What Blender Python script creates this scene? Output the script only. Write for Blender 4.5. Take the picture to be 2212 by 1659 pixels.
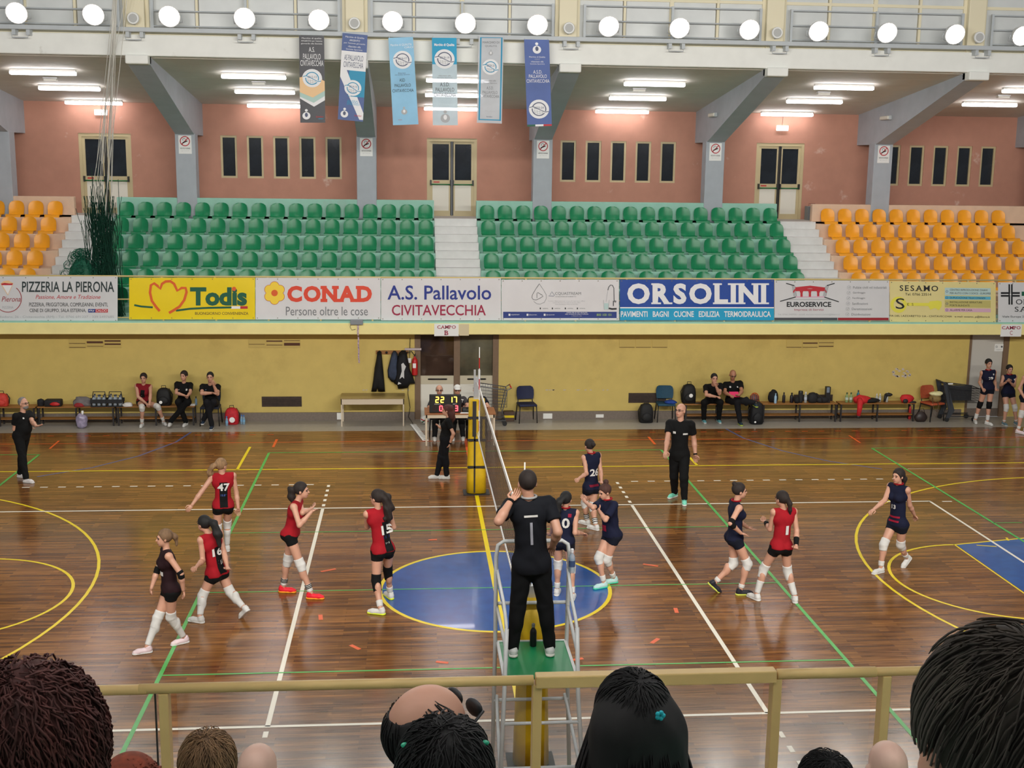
import bpy, bmesh, math, random
import numpy as np
from mathutils import Vector, Matrix
from mathutils.bvhtree import BVHTree
random.seed(7)
SC = bpy.context.scene
for o in list(bpy.data.objects): bpy.data.objects.remove(o, do_unlink=True)
COL = SC.collection
PI = math.pi

# ---------------------------------------------------------------- camera
CAM = (-1.3044, -13.1164, 6.4555); YAW, PITCH, ROLL, FPX = .0863, -.1809, .0127, 2574.9
_f = Vector((math.sin(YAW)*math.cos(PITCH), math.cos(YAW)*math.cos(PITCH), math.sin(PITCH)))
_r0 = Vector((math.cos(YAW), -math.sin(YAW), 0)); _u0 = _r0.cross(_f)
_r = math.cos(ROLL)*_r0+math.sin(ROLL)*_u0; _u = -math.sin(ROLL)*_r0+math.cos(ROLL)*_u0
cd = bpy.data.cameras.new('camera'); cam = bpy.data.objects.new('camera', cd); COL.objects.link(cam)
cd.sensor_fit = 'HORIZONTAL'; cd.sensor_width = 36; cd.lens = 36*FPX/2212; cd.clip_start = .1; cd.clip_end = 200
cam.matrix_world = Matrix(((_r.x, _u.x, -_f.x, CAM[0]), (_r.y, _u.y, -_f.y, CAM[1]), (_r.z, _u.z, -_f.z, CAM[2]), (0, 0, 0, 1)))
SC.camera = cam
def W(px, py, y=None, z=None):
    """a measured point of the photograph at the known depth y (or height z)"""
    d = _f+_r*((px-1106)/FPX)+_u*((829.5-py)/FPX); o = Vector(CAM)
    t = (y-o.y)/d.y if y is not None else (z-o.z)/d.z
    return o+d*t

# ---------------------------------------------------------------- world, lamps, exposure
vs = SC.view_settings; vs.view_transform = 'Standard'; vs.look = 'None'; vs.gamma = 1; vs.use_curve_mapping = False
vs.exposure = 0.0
wd = bpy.data.worlds.new('hall_air'); SC.world = wd; wd.use_nodes = True
wd.node_tree.nodes['Background'].inputs[0].default_value = (.96, .97, 1, 1)
wd.node_tree.nodes['Background'].inputs[1].default_value = .21
PITCHX = 5.1                                    # structural bay
LAMP_X = [k*1.7 for k in range(-7, 9)]
def spot(name, loc, target, power, size, angle=120, col=(1, .97, .9)):
    l = bpy.data.lights.new(name, 'SPOT'); l.energy = power; l.shadow_soft_size = size; l.spot_size = math.radians(angle); l.spot_blend = .7; l.color = col
    l.specular_factor = .3; o = bpy.data.objects.new(name, l); COL.objects.link(o); o.location = loc
    o.rotation_euler = (Vector(target)-Vector(loc)).to_track_quat('-Z', 'Y').to_euler()
    return o
def lamp_spot(x, far):
    if far: return spot('floodlight_beam', (x, 15.45, 9.7), (x*.6, 3.5, 0), 200, .25, 140)
    return spot('floodlight_beam', (x, -6.9, 9.7), (x*.9, 17, 5.6), 880, .25, 118)
for x in LAMP_X:
    lamp_spot(x, True); lamp_spot(x, False)

# ---------------------------------------------------------------- materials
MATS = {}
def mat(name, col, rough=.6, noise=0., scale=8., metal=0., coat=0., bump=0., emit=0., trans=0., spec=.5, streak=None):
    if name in MATS: return MATS[name]
    m = bpy.data.materials.new(name); m.use_nodes = True; MATS[name] = m
    nt = m.node_tree; b = nt.nodes['Principled BSDF']; c = tuple(col)+(1,)
    b.inputs['Base Color'].default_value = c; b.inputs['Roughness'].default_value = rough; b.inputs['Metallic'].default_value = metal
    b.inputs['Coat Weight'].default_value = coat; b.inputs['Specular IOR Level'].default_value = spec
    if emit: b.inputs['Emission Color'].default_value = c; b.inputs['Emission Strength'].default_value = emit
    if trans: b.inputs['Transmission Weight'].default_value = trans
    if noise or bump:
        tc = nt.nodes.new('ShaderNodeTexCoord'); nz = nt.nodes.new('ShaderNodeTexNoise'); nz.inputs['Scale'].default_value = scale; nz.inputs['Detail'].default_value = 6
        mp = nt.nodes.new('ShaderNodeMapping'); nt.links.new(tc.outputs['Object'], mp.inputs[0]); nt.links.new(mp.outputs[0], nz.inputs['Vector'])
        if streak: mp.inputs['Scale'].default_value = streak
        if noise:
            rp = nt.nodes.new('ShaderNodeMapRange'); rp.inputs[1].default_value = .3; rp.inputs[2].default_value = .7; rp.inputs[3].default_value = 1-noise; rp.inputs[4].default_value = 1+noise
            mx = nt.nodes.new('ShaderNodeVectorMath'); mx.operation = 'SCALE'; mx.inputs[0].default_value = col
            nt.links.new(nz.outputs['Fac'], rp.inputs[0]); nt.links.new(rp.outputs[0], mx.inputs['Scale']); nt.links.new(mx.outputs[0], b.inputs['Base Color'])
        if bump:
            bp = nt.nodes.new('ShaderNodeBump'); bp.inputs['Strength'].default_value = bump; bp.inputs['Distance'].default_value = .01
            nt.links.new(nz.outputs['Fac'], bp.inputs['Height']); nt.links.new(bp.outputs[0], b.inputs['Normal'])
    return m
def srgb(r, g, b):
    f = lambda v: (v/255/12.92) if v <= 10 else ((v/255+.055)/1.055)**2.4
    return (f(r), f(g), f(b))
def patched(name, col, col2, scale, lo, hi, rough=.7, col3=None, z3=None, fine=.05):
    """paint with worn patches of a second colour where a noise peaks"""
    m = mat(name, col, rough, fine, 3, bump=.1); nt = m.node_tree; b = nt.nodes['Principled BSDF']
    src = b.inputs['Base Color'].links[0].from_socket
    tc = nt.nodes.new('ShaderNodeTexCoord'); nz = nt.nodes.new('ShaderNodeTexNoise'); nz.inputs['Scale'].default_value = scale; nz.inputs['Detail'].default_value = 8; nz.inputs['Roughness'].default_value = .65
    nt.links.new(tc.outputs['Object'], nz.inputs['Vector'])
    rp = nt.nodes.new('ShaderNodeMapRange'); rp.inputs[1].default_value = lo; rp.inputs[2].default_value = hi
    mx = nt.nodes.new('ShaderNodeMix'); mx.data_type = 'RGBA'; mx.inputs['B'].default_value = tuple(col2)+(1,)
    nt.links.new(nz.outputs['Fac'], rp.inputs[0]); nt.links.new(rp.outputs[0], mx.inputs['Factor']); nt.links.new(src, mx.inputs['A']); nt.links.new(mx.outputs['Result'], b.inputs['Base Color'])
    return m
def wood_floor():
    m = mat('parquet', (.3, .15, .06), .2); nt = m.node_tree; b = nt.nodes['Principled BSDF']; N = nt.nodes.new; L = nt.links.new
    tc = N('ShaderNodeTexCoord')
    def brick(w, h, c1, c2, off, mortar):
        k = N('ShaderNodeTexBrick'); k.inputs['Scale'].default_value = 1; k.inputs['Brick Width'].default_value = w; k.inputs['Row Height'].default_value = h
        k.inputs['Color1'].default_value = c1; k.inputs['Color2'].default_value = c2; k.inputs['Mortar'].default_value = (.09, .045, .02, 1); k.inputs['Mortar Size'].default_value = mortar; k.inputs['Mortar Smooth'].default_value = .3
        k.offset = off; k.inputs['Bias'].default_value = 0; L(tc.outputs['Object'], k.inputs['Vector']); return k
    k1 = brick(.95, .068, (.26, .11, .028, 1), (.115, .045, .014, 1), .37, .0018)
    k2 = brick(2.3, .204, (1.12, 1.1, 1.05, 1), (.8, .78, .8, 1), .61, 0)
    mp = N('ShaderNodeMapping'); mp.inputs['Scale'].default_value = (.9, 14, 1); nz = N('ShaderNodeTexNoise'); nz.inputs['Scale'].default_value = 2.2; nz.inputs['Detail'].default_value = 7
    L(tc.outputs['Object'], mp.inputs[0]); L(mp.outputs[0], nz.inputs['Vector'])
    rp = N('ShaderNodeMapRange'); rp.inputs[1].default_value = .3; rp.inputs[2].default_value = .7; rp.inputs[3].default_value = .62; rp.inputs[4].default_value = 1.35; L(nz.outputs['Fac'], rp.inputs[0])
    n2 = N('ShaderNodeTexNoise'); n2.inputs['Scale'].default_value = .28; n2.inputs['Detail'].default_value = 3; L(tc.outputs['Object'], n2.inputs['Vector'])
    r2 = N('ShaderNodeMapRange'); r2.inputs[1].default_value = .3; r2.inputs[2].default_value = .7; r2.inputs[3].default_value = .86; r2.inputs[4].default_value = 1.12; L(n2.outputs['Fac'], r2.inputs[0])
    v = N('ShaderNodeVectorMath'); v.operation = 'MULTIPLY'; L(k1.outputs['Color'], v.inputs[0]); L(k2.outputs['Color'], v.inputs[1])
    mu = N('ShaderNodeMath'); mu.operation = 'MULTIPLY'; L(rp.outputs[0], mu.inputs[0]); L(r2.outputs[0], mu.inputs[1])
    s = N('ShaderNodeVectorMath'); s.operation = 'SCALE'; L(v.outputs[0], s.inputs[0]); L(mu.outputs[0], s.inputs['Scale']); L(s.outputs[0], b.inputs['Base Color'])
    rr = N('ShaderNodeMapRange'); rr.inputs[3].default_value = .12; rr.inputs[4].default_value = .27; L(nz.outputs['Fac'], rr.inputs[0]); L(rr.outputs[0], b.inputs['Roughness'])
    bp = N('ShaderNodeBump'); bp.inputs['Strength'].default_value = .04; bp.inputs['Distance'].default_value = .01; L(nz.outputs['Fac'], bp.inputs['Height']); L(bp.outputs[0], b.inputs['Normal'])
    b.inputs['Coat Weight'].default_value = .08; b.inputs['Specular IOR Level'].default_value = .4; b.inputs['Coat Roughness'].default_value = .1
    return m
M_WOOD = wood_floor()
def glass(name, tint=(.9, .95, .95), alpha=.12, rough=.03):
    m = bpy.data.materials.new(name); m.use_nodes = True; nt = m.node_tree; b = nt.nodes['Principled BSDF']; MATS[name] = m
    b.inputs['Base Color'].default_value = tuple(tint)+(1,); b.inputs['Roughness'].default_value = rough; b.inputs['Alpha'].default_value = alpha
    return m

# ---------------------------------------------------------------- mesh helpers
class MB:
    def __init__(s): s.v = []; s.f = []; s.m = []; s.mi = 0
    def add(s, vs, fs):
        n = len(s.v); s.v += [tuple(v) for v in vs]; s.f += [tuple(i+n for i in f) for f in fs]; s.m += [s.mi]*len(fs); return s
    def box(s, a, b):
        (x0, y0, z0), (x1, y1, z1) = a, b
        return s.add([(x0, y0, z0), (x1, y0, z0), (x1, y1, z0), (x0, y1, z0), (x0, y0, z1), (x1, y0, z1), (x1, y1, z1), (x0, y1, z1)],
                     [(0, 3, 2, 1), (4, 5, 6, 7), (0, 1, 5, 4), (1, 2, 6, 5), (2, 3, 7, 6), (3, 0, 4, 7)])
    def bevbox(s, a, b, r=.01):
        bm = bmesh.new(); bmesh.ops.create_cube(bm, size=1)
        for v in bm.verts: v.co = Vector([a[i]+(v.co[i]+.5)*(b[i]-a[i]) for i in range(3)])
        bmesh.ops.bevel(bm, geom=bm.edges[:], offset=r, segments=2, affect='EDGES', profile=.5)
        bm.verts.index_update(); s.add([v.co[:] for v in bm.verts], [[v.index for v in f.verts] for f in bm.faces]); bm.free(); return s
    def rbox(s, c, half, M):
        vs = []
        for k in ((-1, -1, -1), (1, -1, -1), (1, 1, -1), (-1, 1, -1), (-1, -1, 1), (1, -1, 1), (1, 1, 1), (-1, 1, 1)):
            vs.append(Vector(c)+M@Vector([k[i]*half[i] for i in range(3)]))
        return s.add(vs, [(0, 3, 2, 1), (4, 5, 6, 7), (0, 1, 5, 4), (1, 2, 6, 5), (2, 3, 7, 6), (3, 0, 4, 7)])
    def tube(s, pts, r, n=8, closed=False, cap=True):
        pts = [Vector(p) for p in pts]; k = len(pts); R = r if isinstance(r, (list, tuple)) else [r]*k
        up = None; rings = []
        for i in range(k):
            t = (pts[(i+1) % k]-pts[i-1]) if closed else (pts[min(i+1, k-1)]-pts[max(i-1, 0)])
            if t.length < 1e-9: t = Vector((0, 0, 1))
            t.normalize()
            if up is None: up = Vector((0, 0, 1)) if abs(t.z) < .9 else Vector((1, 0, 0))
            a = t.cross(up)
            if a.length < 1e-6: a = t.cross(Vector((.3, .7, .2)))
            a.normalize(); bb = a.cross(t); up = bb
            rings.append([pts[i]+(a*math.cos(2*PI*j/n)+bb*math.sin(2*PI*j/n))*R[i] for j in range(n)])
        vs = [v for q in rings for v in q]; fs = []
        for i in range(k if closed else k-1):
            for j in range(n):
                a0 = i*n+j; a1 = i*n+(j+1) % n; b0 = ((i+1) % k)*n+j; b1 = ((i+1) % k)*n+(j+1) % n
                fs.append((a0, b0, b1, a1))
        if cap and not closed: fs.append(tuple(range(n))); fs.append(tuple((k-1)*n+j for j in reversed(range(n))))
        return s.add(vs, fs)
    def lathe(s, c, prof, n=16, axis='z'):
        vs = []; fs = []; k = len(prof)
        for (r, h) in prof:
            for j in range(n):
                a = 2*PI*j/n; p = (r*math.cos(a), r*math.sin(a), h)
                if axis == 'y': p = (p[0], p[2], p[1])
                if axis == 'x': p = (p[2], p[0], p[1])
                vs.append((c[0]+p[0], c[1]+p[1], c[2]+p[2]))
        for i in range(k-1):
            for j in range(n): fs.append((i*n+j, i*n+(j+1) % n, (i+1)*n+(j+1) % n, (i+1)*n+j))
        fs.append(tuple(reversed(range(n)))); fs.append(tuple((k-1)*n+j for j in range(n)))
        return s.add(vs, fs)
    def ell(s, c, r, n=16, k=10, M=None):
        vs = []; fs = []
        for i in range(k+1):
            t = PI*i/k
            for j in range(n):
                a = 2*PI*j/n; q = Vector((math.sin(t)*math.cos(a)*r[0], math.sin(t)*math.sin(a)*r[1], math.cos(t)*r[2]))
                vs.append(Vector(c)+(M@q if M else q))
        for i in range(k):
            for j in range(n): fs.append((i*n+j, (i+1)*n+j, (i+1)*n+(j+1) % n, i*n+(j+1) % n))
        return s.add(vs, fs)
    def prism(s, poly, plane, a, b):
        """poly in 2d extruded a..b along the axis normal to plane ('yz','xz','xy')"""
        n = len(poly); f = {'yz': lambda p, t: (t, p[0], p[1]), 'xz': lambda p, t: (p[0], t, p[1]), 'xy': lambda p, t: (p[0], p[1], t)}[plane]
        vs = [f(p, a) for p in poly]+[f(p, b) for p in poly]
        return s.add(vs, [tuple(range(n)), tuple(n+j for j in reversed(range(n)))]+[(j, n+j, n+(j+1) % n, (j+1) % n) for j in range(n)])
    def strip(s, pts, w, z, closed=False):
        """flat ribbon of width w on the ground"""
        P = [Vector((p[0], p[1], 0)) for p in pts]; k = len(P); vs = []
        for i in range(k):
            t = (P[(i+1) % k]-P[i-1]) if closed else (P[min(i+1, k-1)]-P[max(i-1, 0)])
            t.normalize(); nn = Vector((-t.y, t.x, 0))*w/2
            vs += [(P[i].x+nn.x, P[i].y+nn.y, z), (P[i].x-nn.x, P[i].y-nn.y, z)]
        fs = [(2*i, 2*i+1, (2*i+3) % (2*k), (2*i+2) % (2*k)) for i in range(k if closed else k-1)]
        return s.add(vs, fs)
    def build(s, name, material, parent=None, smooth=False, local=False, bev=0, kind=None):
        me = bpy.data.meshes.new(name)
        vs = s.v
        if parent is not None and not local:
            mi = WORLD[parent.name].inverted(); vs = [mi@Vector(v) for v in vs]
        me.from_pydata([tuple(v) for v in vs], [], s.f)
        for m in (material if isinstance(material, (list, tuple)) else [material]): me.materials.append(m)
        if isinstance(material, (list, tuple)): me.polygons.foreach_set('material_index', s.m)
        me.update()
        bm = bmesh.new(); bm.from_mesh(me); bmesh.ops.recalc_face_normals(bm, faces=bm.faces[:]); bm.to_mesh(me); bm.free()
        if smooth is True: me.polygons.foreach_set('use_smooth', [True]*len(me.polygons))
        elif smooth: me.shade_smooth(); me.set_sharp_from_angle(angle=math.radians(smooth))
        o = bpy.data.objects.new(name, me); COL.objects.link(o)
        if parent is not None: o.parent = parent
        WORLD[o.name] = WORLD[parent.name] if parent is not None else Matrix.Identity(4)
        if bev:
            md = o.modifiers.new('edge', 'BEVEL'); md.width = bev; md.segments = 2; md.limit_method = 'ANGLE'
        if kind: o['kind'] = kind
        return o
WORLD = {}
def thing(name, label, cat, loc=(0, 0, 0), rz=0, group=None):
    o = bpy.data.objects.new(name, None); COL.objects.link(o); o.empty_display_size = .1
    o.location = loc; o.rotation_euler = (0, 0, rz); WORLD[o.name] = Matrix.Translation(Vector(loc))@Matrix.Rotation(rz, 4, 'Z')
    return tag(o, label, cat, group)
def tag(o, label, cat, group=None, kind=None):
    o['label'] = label; o['category'] = cat
    if group: o['group'] = group
    if kind: o['kind'] = kind
    return o
def struct(o): o['kind'] = 'structure'; return o
def sthing(name, loc=(0, 0, 0)):
    o = bpy.data.objects.new(name, None); COL.objects.link(o); o.location = loc; WORLD[o.name] = Matrix.Translation(Vector(loc)); o['kind'] = 'structure'; return o
def copy_tree(o, parent=None, loc=None, rz=None):
    c = o.copy(); COL.objects.link(c)
    if parent is not None: c.parent = parent
    if loc is not None: c.location = loc
    if rz is not None: c.rotation_euler = (0, 0, rz)
    WORLD[c.name] = Matrix.Translation(c.location)@Matrix.Rotation(c.rotation_euler.z, 4, 'Z') if parent is None else WORLD[parent.name]
    for ch in list(o.children): copy_tree(ch, c)
    return c
B = lambda a, b: MB().box(a, b)
# ---- lettering
_TX = {}
def glyphs(s, bold=0., shear=0., space=1.):
    k = (s, bold, shear, space)
    if k in _TX: return _TX[k]
    c = bpy.data.curves.new('lettering', 'FONT'); c.body = s; c.size = 1; c.offset = bold; c.shear = shear; c.resolution_u = 3; c.space_character = space
    o = bpy.data.objects.new('lettering', c); COL.objects.link(o); bpy.context.view_layer.update()
    me = bpy.data.meshes.new_from_object(o); V = [(v.co.x, v.co.y) for v in me.vertices]; F = [tuple(p.vertices) for p in me.polygons]
    bpy.data.objects.remove(o); bpy.data.meshes.remove(me); bpy.data.curves.remove(c)
    _TX[k] = (V, F); return V, F
def text(mb, s, cx, cy, w=None, h=None, fn=None, bold=0., shear=0., align='c', space=1.):
    """lettering fitted to a width and/or height, centred (or left edge) at cx, cy of the surface map fn(u, v)"""
    V, F = glyphs(s, bold, shear, space)
    if not V: return
    x0 = min(v[0] for v in V); x1 = max(v[0] for v in V); y0 = min(v[1] for v in V); y1 = max(v[1] for v in V)
    sx = (w/(x1-x0)) if w else None; sy = (h/(y1-y0)) if h else None
    if sx is None: sx = sy
    if sy is None: sy = sx
    ox = (x0+x1)/2 if align == 'c' else x0
    mb.add([fn((v[0]-ox)*sx+cx, (v[1]-(y0+y1)/2)*sy+cy) for v in V], F)
def quad2(mb, u0, v0, u1, v1, fn, nu=1, nv=1):
    vs = [fn(u0+(u1-u0)*i/nu, v0+(v1-v0)*j/nv) for j in range(nv+1) for i in range(nu+1)]
    mb.add(vs, [(j*(nu+1)+i, j*(nu+1)+i+1, (j+1)*(nu+1)+i+1, (j+1)*(nu+1)+i) for j in range(nv) for i in range(nu)])
def poly2(mb, pts, fn): mb.add([fn(*p) for p in pts], [tuple(range(len(pts)))])
def ring2(mb, cx, cy, r0, r1, fn, a0=0., a1=2*PI, n=28, sy=1.):
    vs = []
    for i in range(n+1):
        a = a0+(a1-a0)*i/n; vs += [fn(cx+r0*math.cos(a), cy+sy*r0*math.sin(a)), fn(cx+r1*math.cos(a), cy+sy*r1*math.sin(a))]
    mb.add(vs, [(2*i, 2*i+1, 2*i+3, 2*i+2) for i in range(n)])
def disc2(mb, cx, cy, r, fn, n=24, sy=1.): mb.add([fn(cx+r*math.cos(2*PI*i/n), cy+sy*r*math.sin(2*PI*i/n)) for i in range(n)], [tuple(range(n))])
def line2(mb, pts, w, fn):
    """stroke along a 2d polyline"""
    P = [Vector(p) for p in pts]; k = len(P); vs = []
    for i in range(k):
        t = P[min(i+1, k-1)]-P[max(i-1, 0)]; t.normalize(); n = Vector((-t.y, t.x))*w/2
        vs += [fn(*(P[i]+n)), fn(*(P[i]-n))]
    mb.add(vs, [(2*i, 2*i+1, 2*i+3, 2*i+2) for i in range(k-1)])
def flat(fn_origin, ux, uz=(0, 0, 1)):
    o = Vector(fn_origin); a = Vector(ux); b = Vector(uz)
    return lambda u, v: o+a*u+b*v
# ================================================================ STRUCTURE
M_YEL = patched('yellow_wall', srgb(206, 182, 102), srgb(170, 144, 74), .9, .55, .95, .6, fine=.05)
M_FASC = mat('fascia_paint', srgb(242, 228, 156), .55, .04, 3)
M_ORANGE = patched('terracotta_wall', srgb(188, 136, 116), srgb(212, 182, 168), 1.1, .64, .72, .75)
M_COLUMN = mat('column_paint', srgb(172, 178, 186), .6, .05, 3, bump=.1)
M_WHITE = patched('white_beam', srgb(244, 245, 240), srgb(205, 203, 195), 2, .66, .8, .6, fine=.03)
M_CEIL = mat('ceiling_panel', srgb(214, 208, 196), .7, .04, 2)
M_TEAL = patched('teal_tier', srgb(156, 206, 188), srgb(160, 178, 170), 1.2, .55, .85, .65)
M_PINK = patched('pink_tier', srgb(228, 196, 168), srgb(205, 180, 165), 1.2, .55, .85, .65)
M_STEP = mat('white_step', srgb(222, 222, 220), .6, .05, 4)
M_CONC = mat('concrete', srgb(176, 172, 165), .8, .08, 5)
M_TILE = mat('grey_tile', srgb(158, 152, 142), .35, .07, 9)
M_BASE = mat('baseboard_stone', srgb(120, 108, 98), .5, .12, 20)
M_CREAM = mat('cream_frame', srgb(236, 226, 196), .5)
M_PANE = mat('frosted_pane', srgb(216, 219, 219), .25, .05, 2)
M_STEEL = mat('grey_steel', srgb(190, 196, 200), .45, .04, 4)
M_DGLASS = mat('night_glass', (.012, .016, .022), .08, .3, 2, spec=.6)
M_ALU = mat('bronze_frame', srgb(196, 180, 140), .45)
M_DPAN = mat('door_panel', srgb(228, 224, 212), .5)
M_BLK = mat('black_plastic', (.012, .012, .013), .45)
M_WHT = mat('white_plastic', srgb(238, 238, 236), .5)
M_GREENM = mat('green_bar', srgb(20, 110, 60), .4)
M_RED = mat('red_paint', srgb(190, 30, 30), .4)
M_TUBE = mat('tube_light', (1, .97, 1), .5, emit=16)
M_LENS = mat('flood_lens', (1, .98, .92), .5, emit=14)

floor = struct(B((-24, -8, -.12), (24, 15.71, 0)).build('floor', M_WOOD))
def court(mb, name, m): o = mb.build(name, m, floor); return o
YL = mat('yellow_line', srgb(232, 205, 25), .3); WL = mat('white_line', srgb(232, 226, 210), .3); GL = mat('green_line', srgb(72, 170, 78), .35, .15, 6)
RL = mat('orange_line', srgb(225, 92, 35), .35); BL = mat('court_blue', srgb(16, 80, 150), .2, .1, 5, coat=.2); BA = mat('blue_line', srgb(86, 90, 130), .35)
arc = lambda cx, cy, r, a0, a1, n=48: [(cx+r*math.cos(a0+(a1-a0)*i/n), cy+r*math.sin(a0+(a1-a0)*i/n)) for i in range(n+1)]
for pts in [arc(0, 4.5, 1.76, 0, 2*PI)[:-1], [(8.25, 6.3), (14, 7.5), (14, 1.5), (8.25, 2.7)], [(-8.25, 6.3), (-14, 7.5), (-14, 1.5), (-8.25, 2.7)]]:
    m = MB(); m.add([(a, b, .001) for a, b in pts], [tuple(range(len(pts)))]); court(m, 'painted_area', BL)
def ln(pts, w, z, name, m, closed=False): court(MB().strip(pts, w, z, closed), name, m)
for s in (-1, 1):
    ln(arc(s*12.45, 4.5, 6.25, PI/2 if s > 0 else -PI/2, 1.5*PI if s > 0 else PI/2), .05, .002, 'yellow_court_line', YL)
    ln([(s*12.45, -1.75), (s*14, -1.75)], .05, .002, 'yellow_court_line', YL); ln([(s*12.45, 10.75), (s*14, 10.75)], .05, .002, 'yellow_court_line', YL)
    ln(arc(s*8.22, 4.5, 1.77, PI/2 if s > 0 else -PI/2, 1.5*PI if s > 0 else PI/2, 32), .05, .002, 'yellow_court_line', YL)
    ln([(s*14, 7.5), (s*8.22, 6.27), (s*8.22, 2.73), (s*14, 1.5)], .05, .002, 'yellow_court_line', YL)
    ln([(s*5, 12), (s*5, 14.1)], .06, .002, 'yellow_court_line', YL)
    for q in ((8.6, 6.22, 8.92, 6.13), (9.35, 6.62, 9.3, 6.45), (9.5, 6.0, 9.9, 5.95)): ln([(s*q[0], q[1]), (s*q[2], q[3])], .04, .0022, 'yellow_court_line', YL)
    ln([(s*2.975, 0), (s*2.975, 9)], .06, .003, 'white_court_line', WL); ln([(s*8.975, 0), (s*8.975, 9)], .05, .003, 'white_court_line', WL)
    for k in range(5):
        for y in (9.2+.35*k, -.2-.35*k): ln([(s*2.975, y-.075), (s*2.975, y+.075)], .06, .003, 'white_dash', WL)
    for k in range(17): ln([(s*(3.28+.352*k), 10.72), (s*(3.43+.352*k), 10.72)], .055, .003, 'white_dash', WL)
    ln([(s*9.22, 8.97), (s*9.42, 8.97)], .05, .003, 'white_dash', WL)
    for x in (4.5, 9.55): ln([(s*x, -1.5), (s*x, 13.5)], .055, .0035, 'green_court_line', GL)
    ln([(s*9.55, 13.5), (s*16, 13.5)], .045, .0035, 'green_court_line', GL); ln([(s*9.55, 7.5), (s*10.1, 7.5)], .03, .0035, 'green_court_line', GL)
    ln([(s*4.47, 14.05), (s*4.47, 14.85)], .06, .0035, 'orange_mark', RL); ln([(s*9.48, 14.05), (s*9.5, 14.85)], .05, .0035, 'orange_mark', RL)
    for k in range(22): ln([(s*(4.6+.43*k), 15.36), (s*(4.75+.43*k), 15.36)], .04, .003, 'orange_mark', RL)
    for q in ((2.75, 5.38, 2.52, 5.5), (2.6, 3.3, 2.62, 3.5), (2.13, 2.36, 2.0, 2.2), (.98, 1.74, .82, 1.69), (1.0, 6.95, .85, 6.97)): ln([(s*q[0], q[1]), (s*q[2], q[3])], .06, .003, 'orange_mark', RL)
ln(arc(0, 4.5, 1.78, 0, 2*PI, 64)[:-1], .06, .002, 'yellow_court_line', YL, True)
ln([(0, -3), (0, 12)], .075, .0024, 'yellow_court_line', YL)
for y in (12, -3): ln([(-14, y), (14, y)], .06, .002, 'yellow_court_line', YL)
for y in (0, 9): ln([(-9, y), (9, y)], .055, .003, 'white_court_line', WL)
for y, w in ((13.5, .045), (7.5, .03), (4.5, .03), (1.5, .035)): ln([(-4.5, y), (4.5, y)], w, .0036, 'green_court_line', GL)
ln([(-20, 14.55), (20, 14.55)], .035, .002, 'orange_court_line', RL); ln([(0, 12), (0, 14.8)], .07, .0025, 'orange_court_line', RL)
for s in (-1, 1): ln([(s*9.02, 11.56), (s*8.09, 12.29), (s*7.34, 13.3), (s*6.78, 14.64), (s*6.62, 15.69)], .06, .0015, 'blue_court_line', BA)
ln([(9.6, 11.55), (14, 11.5)], .02, .002, 'white_court_line', WL)

# lower wall with the gallery above it
fb = struct(B((-24, 15.712, -.12), (24, 17, -.002)).build('floor_border', M_TILE))
struct(B((-24, 16.955, -.002), (-1.2, 17, .21)).build('baseboard_back', M_BASE)); struct(B((.95, 16.955, -.002), (13.35, 17, .21)).build('baseboard_back', M_BASE))
DX0, DX1, EX0, EX1 = -1.2, .95, 13.45, 14.55
w = MB(); w.box((-24, 17, 0), (DX0, 17.3, 2.6)); w.box((DX1, 17, 0), (EX0, 17.3, 2.6)); w.box((EX1, 17, 0), (24, 17.3, 2.6)); w.box((DX0, 17, 2.3), (DX1, 17.3, 2.6)); w.box((EX0, 17, 2.3), (EX1, 17.3, 2.6))
wall_back = struct(w.build('wall_back', M_YEL))
fx = MB(); fx.box((-24, 16.3, 2.31), (24, 17, 2.59)); trim_1 = struct(fx.build('trim_1', M_FASC, bev=.012))
# flood-vent slots high on the wall, brown grilles low down
M_SLOT = mat('dark_slot', srgb(84, 50, 34), .8); M_GRID = mat('brown_grille', srgb(62, 48, 40), .7, .3, 14)
M_VENT = mat('vent_slat', srgb(196, 172, 96), .6)
for p0, p1, bars in ((148, 263, [[(.0, .012), (.1, .012)], [(.11, .05), (.03, .01)], [(.07, .035), (.15, .035)]]), (536, 650, [[(.08, .01)], [(.06, .014), (.15, .03)], [(.05, .07), (.17, .012)]]), (1337, 1443, [[(.0, .01)], [(.0, .01)], [(.0, .01)]]), (1698, 1802, [[(.0, .012)], [(.0, .01), (.1, .03)], [(.02, .02), (.12, .012)]])):
    x0, x1 = W(p0, 740, 17).x, W(p1, 740, 17).x; t = sthing('trim_2', (x0, 17, 1.88)); pw = (x1-x0)/3
    for k in range(3):
        a = x0+pw*k+.008; b = x0+pw*(k+1)-.012; B((a, 16.985, 1.875), (b, 17.01, 2.09)).build('slat_panel', M_VENT, t)
        for z, hh in bars[k]: B((a+.01, 16.978, 1.88+z), (b-.01, 16.99, 1.88+z+hh)).build('slot', M_SLOT, t)
for x0, x1, z0, z1 in ((W(566, 880, 17).x, W(652, 880, 17).x, .36, .62), (W(1357, 880, 17).x, W(1438, 880, 17).x, .42, .68), (W(181, 880, 17).x, W(269, 880, 17).x, .42, .6), (W(1713, 880, 17).x, W(1797, 880, 17).x, .4, .62)):
    t = sthing('trim_3', (x0, 17, z0)); B((x0, 16.985, z0), (x1, 17.01, z1)).build('grille_frame', M_GRID, t)
    for j in range(5): B((x0+.02, 16.965, z0+.03+j*(z1-z0-.06)/5), (x1-.02, 16.986, z0+.03+j*(z1-z0-.06)/5+.022)).build('grille_bar', M_GRID, t)
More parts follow.
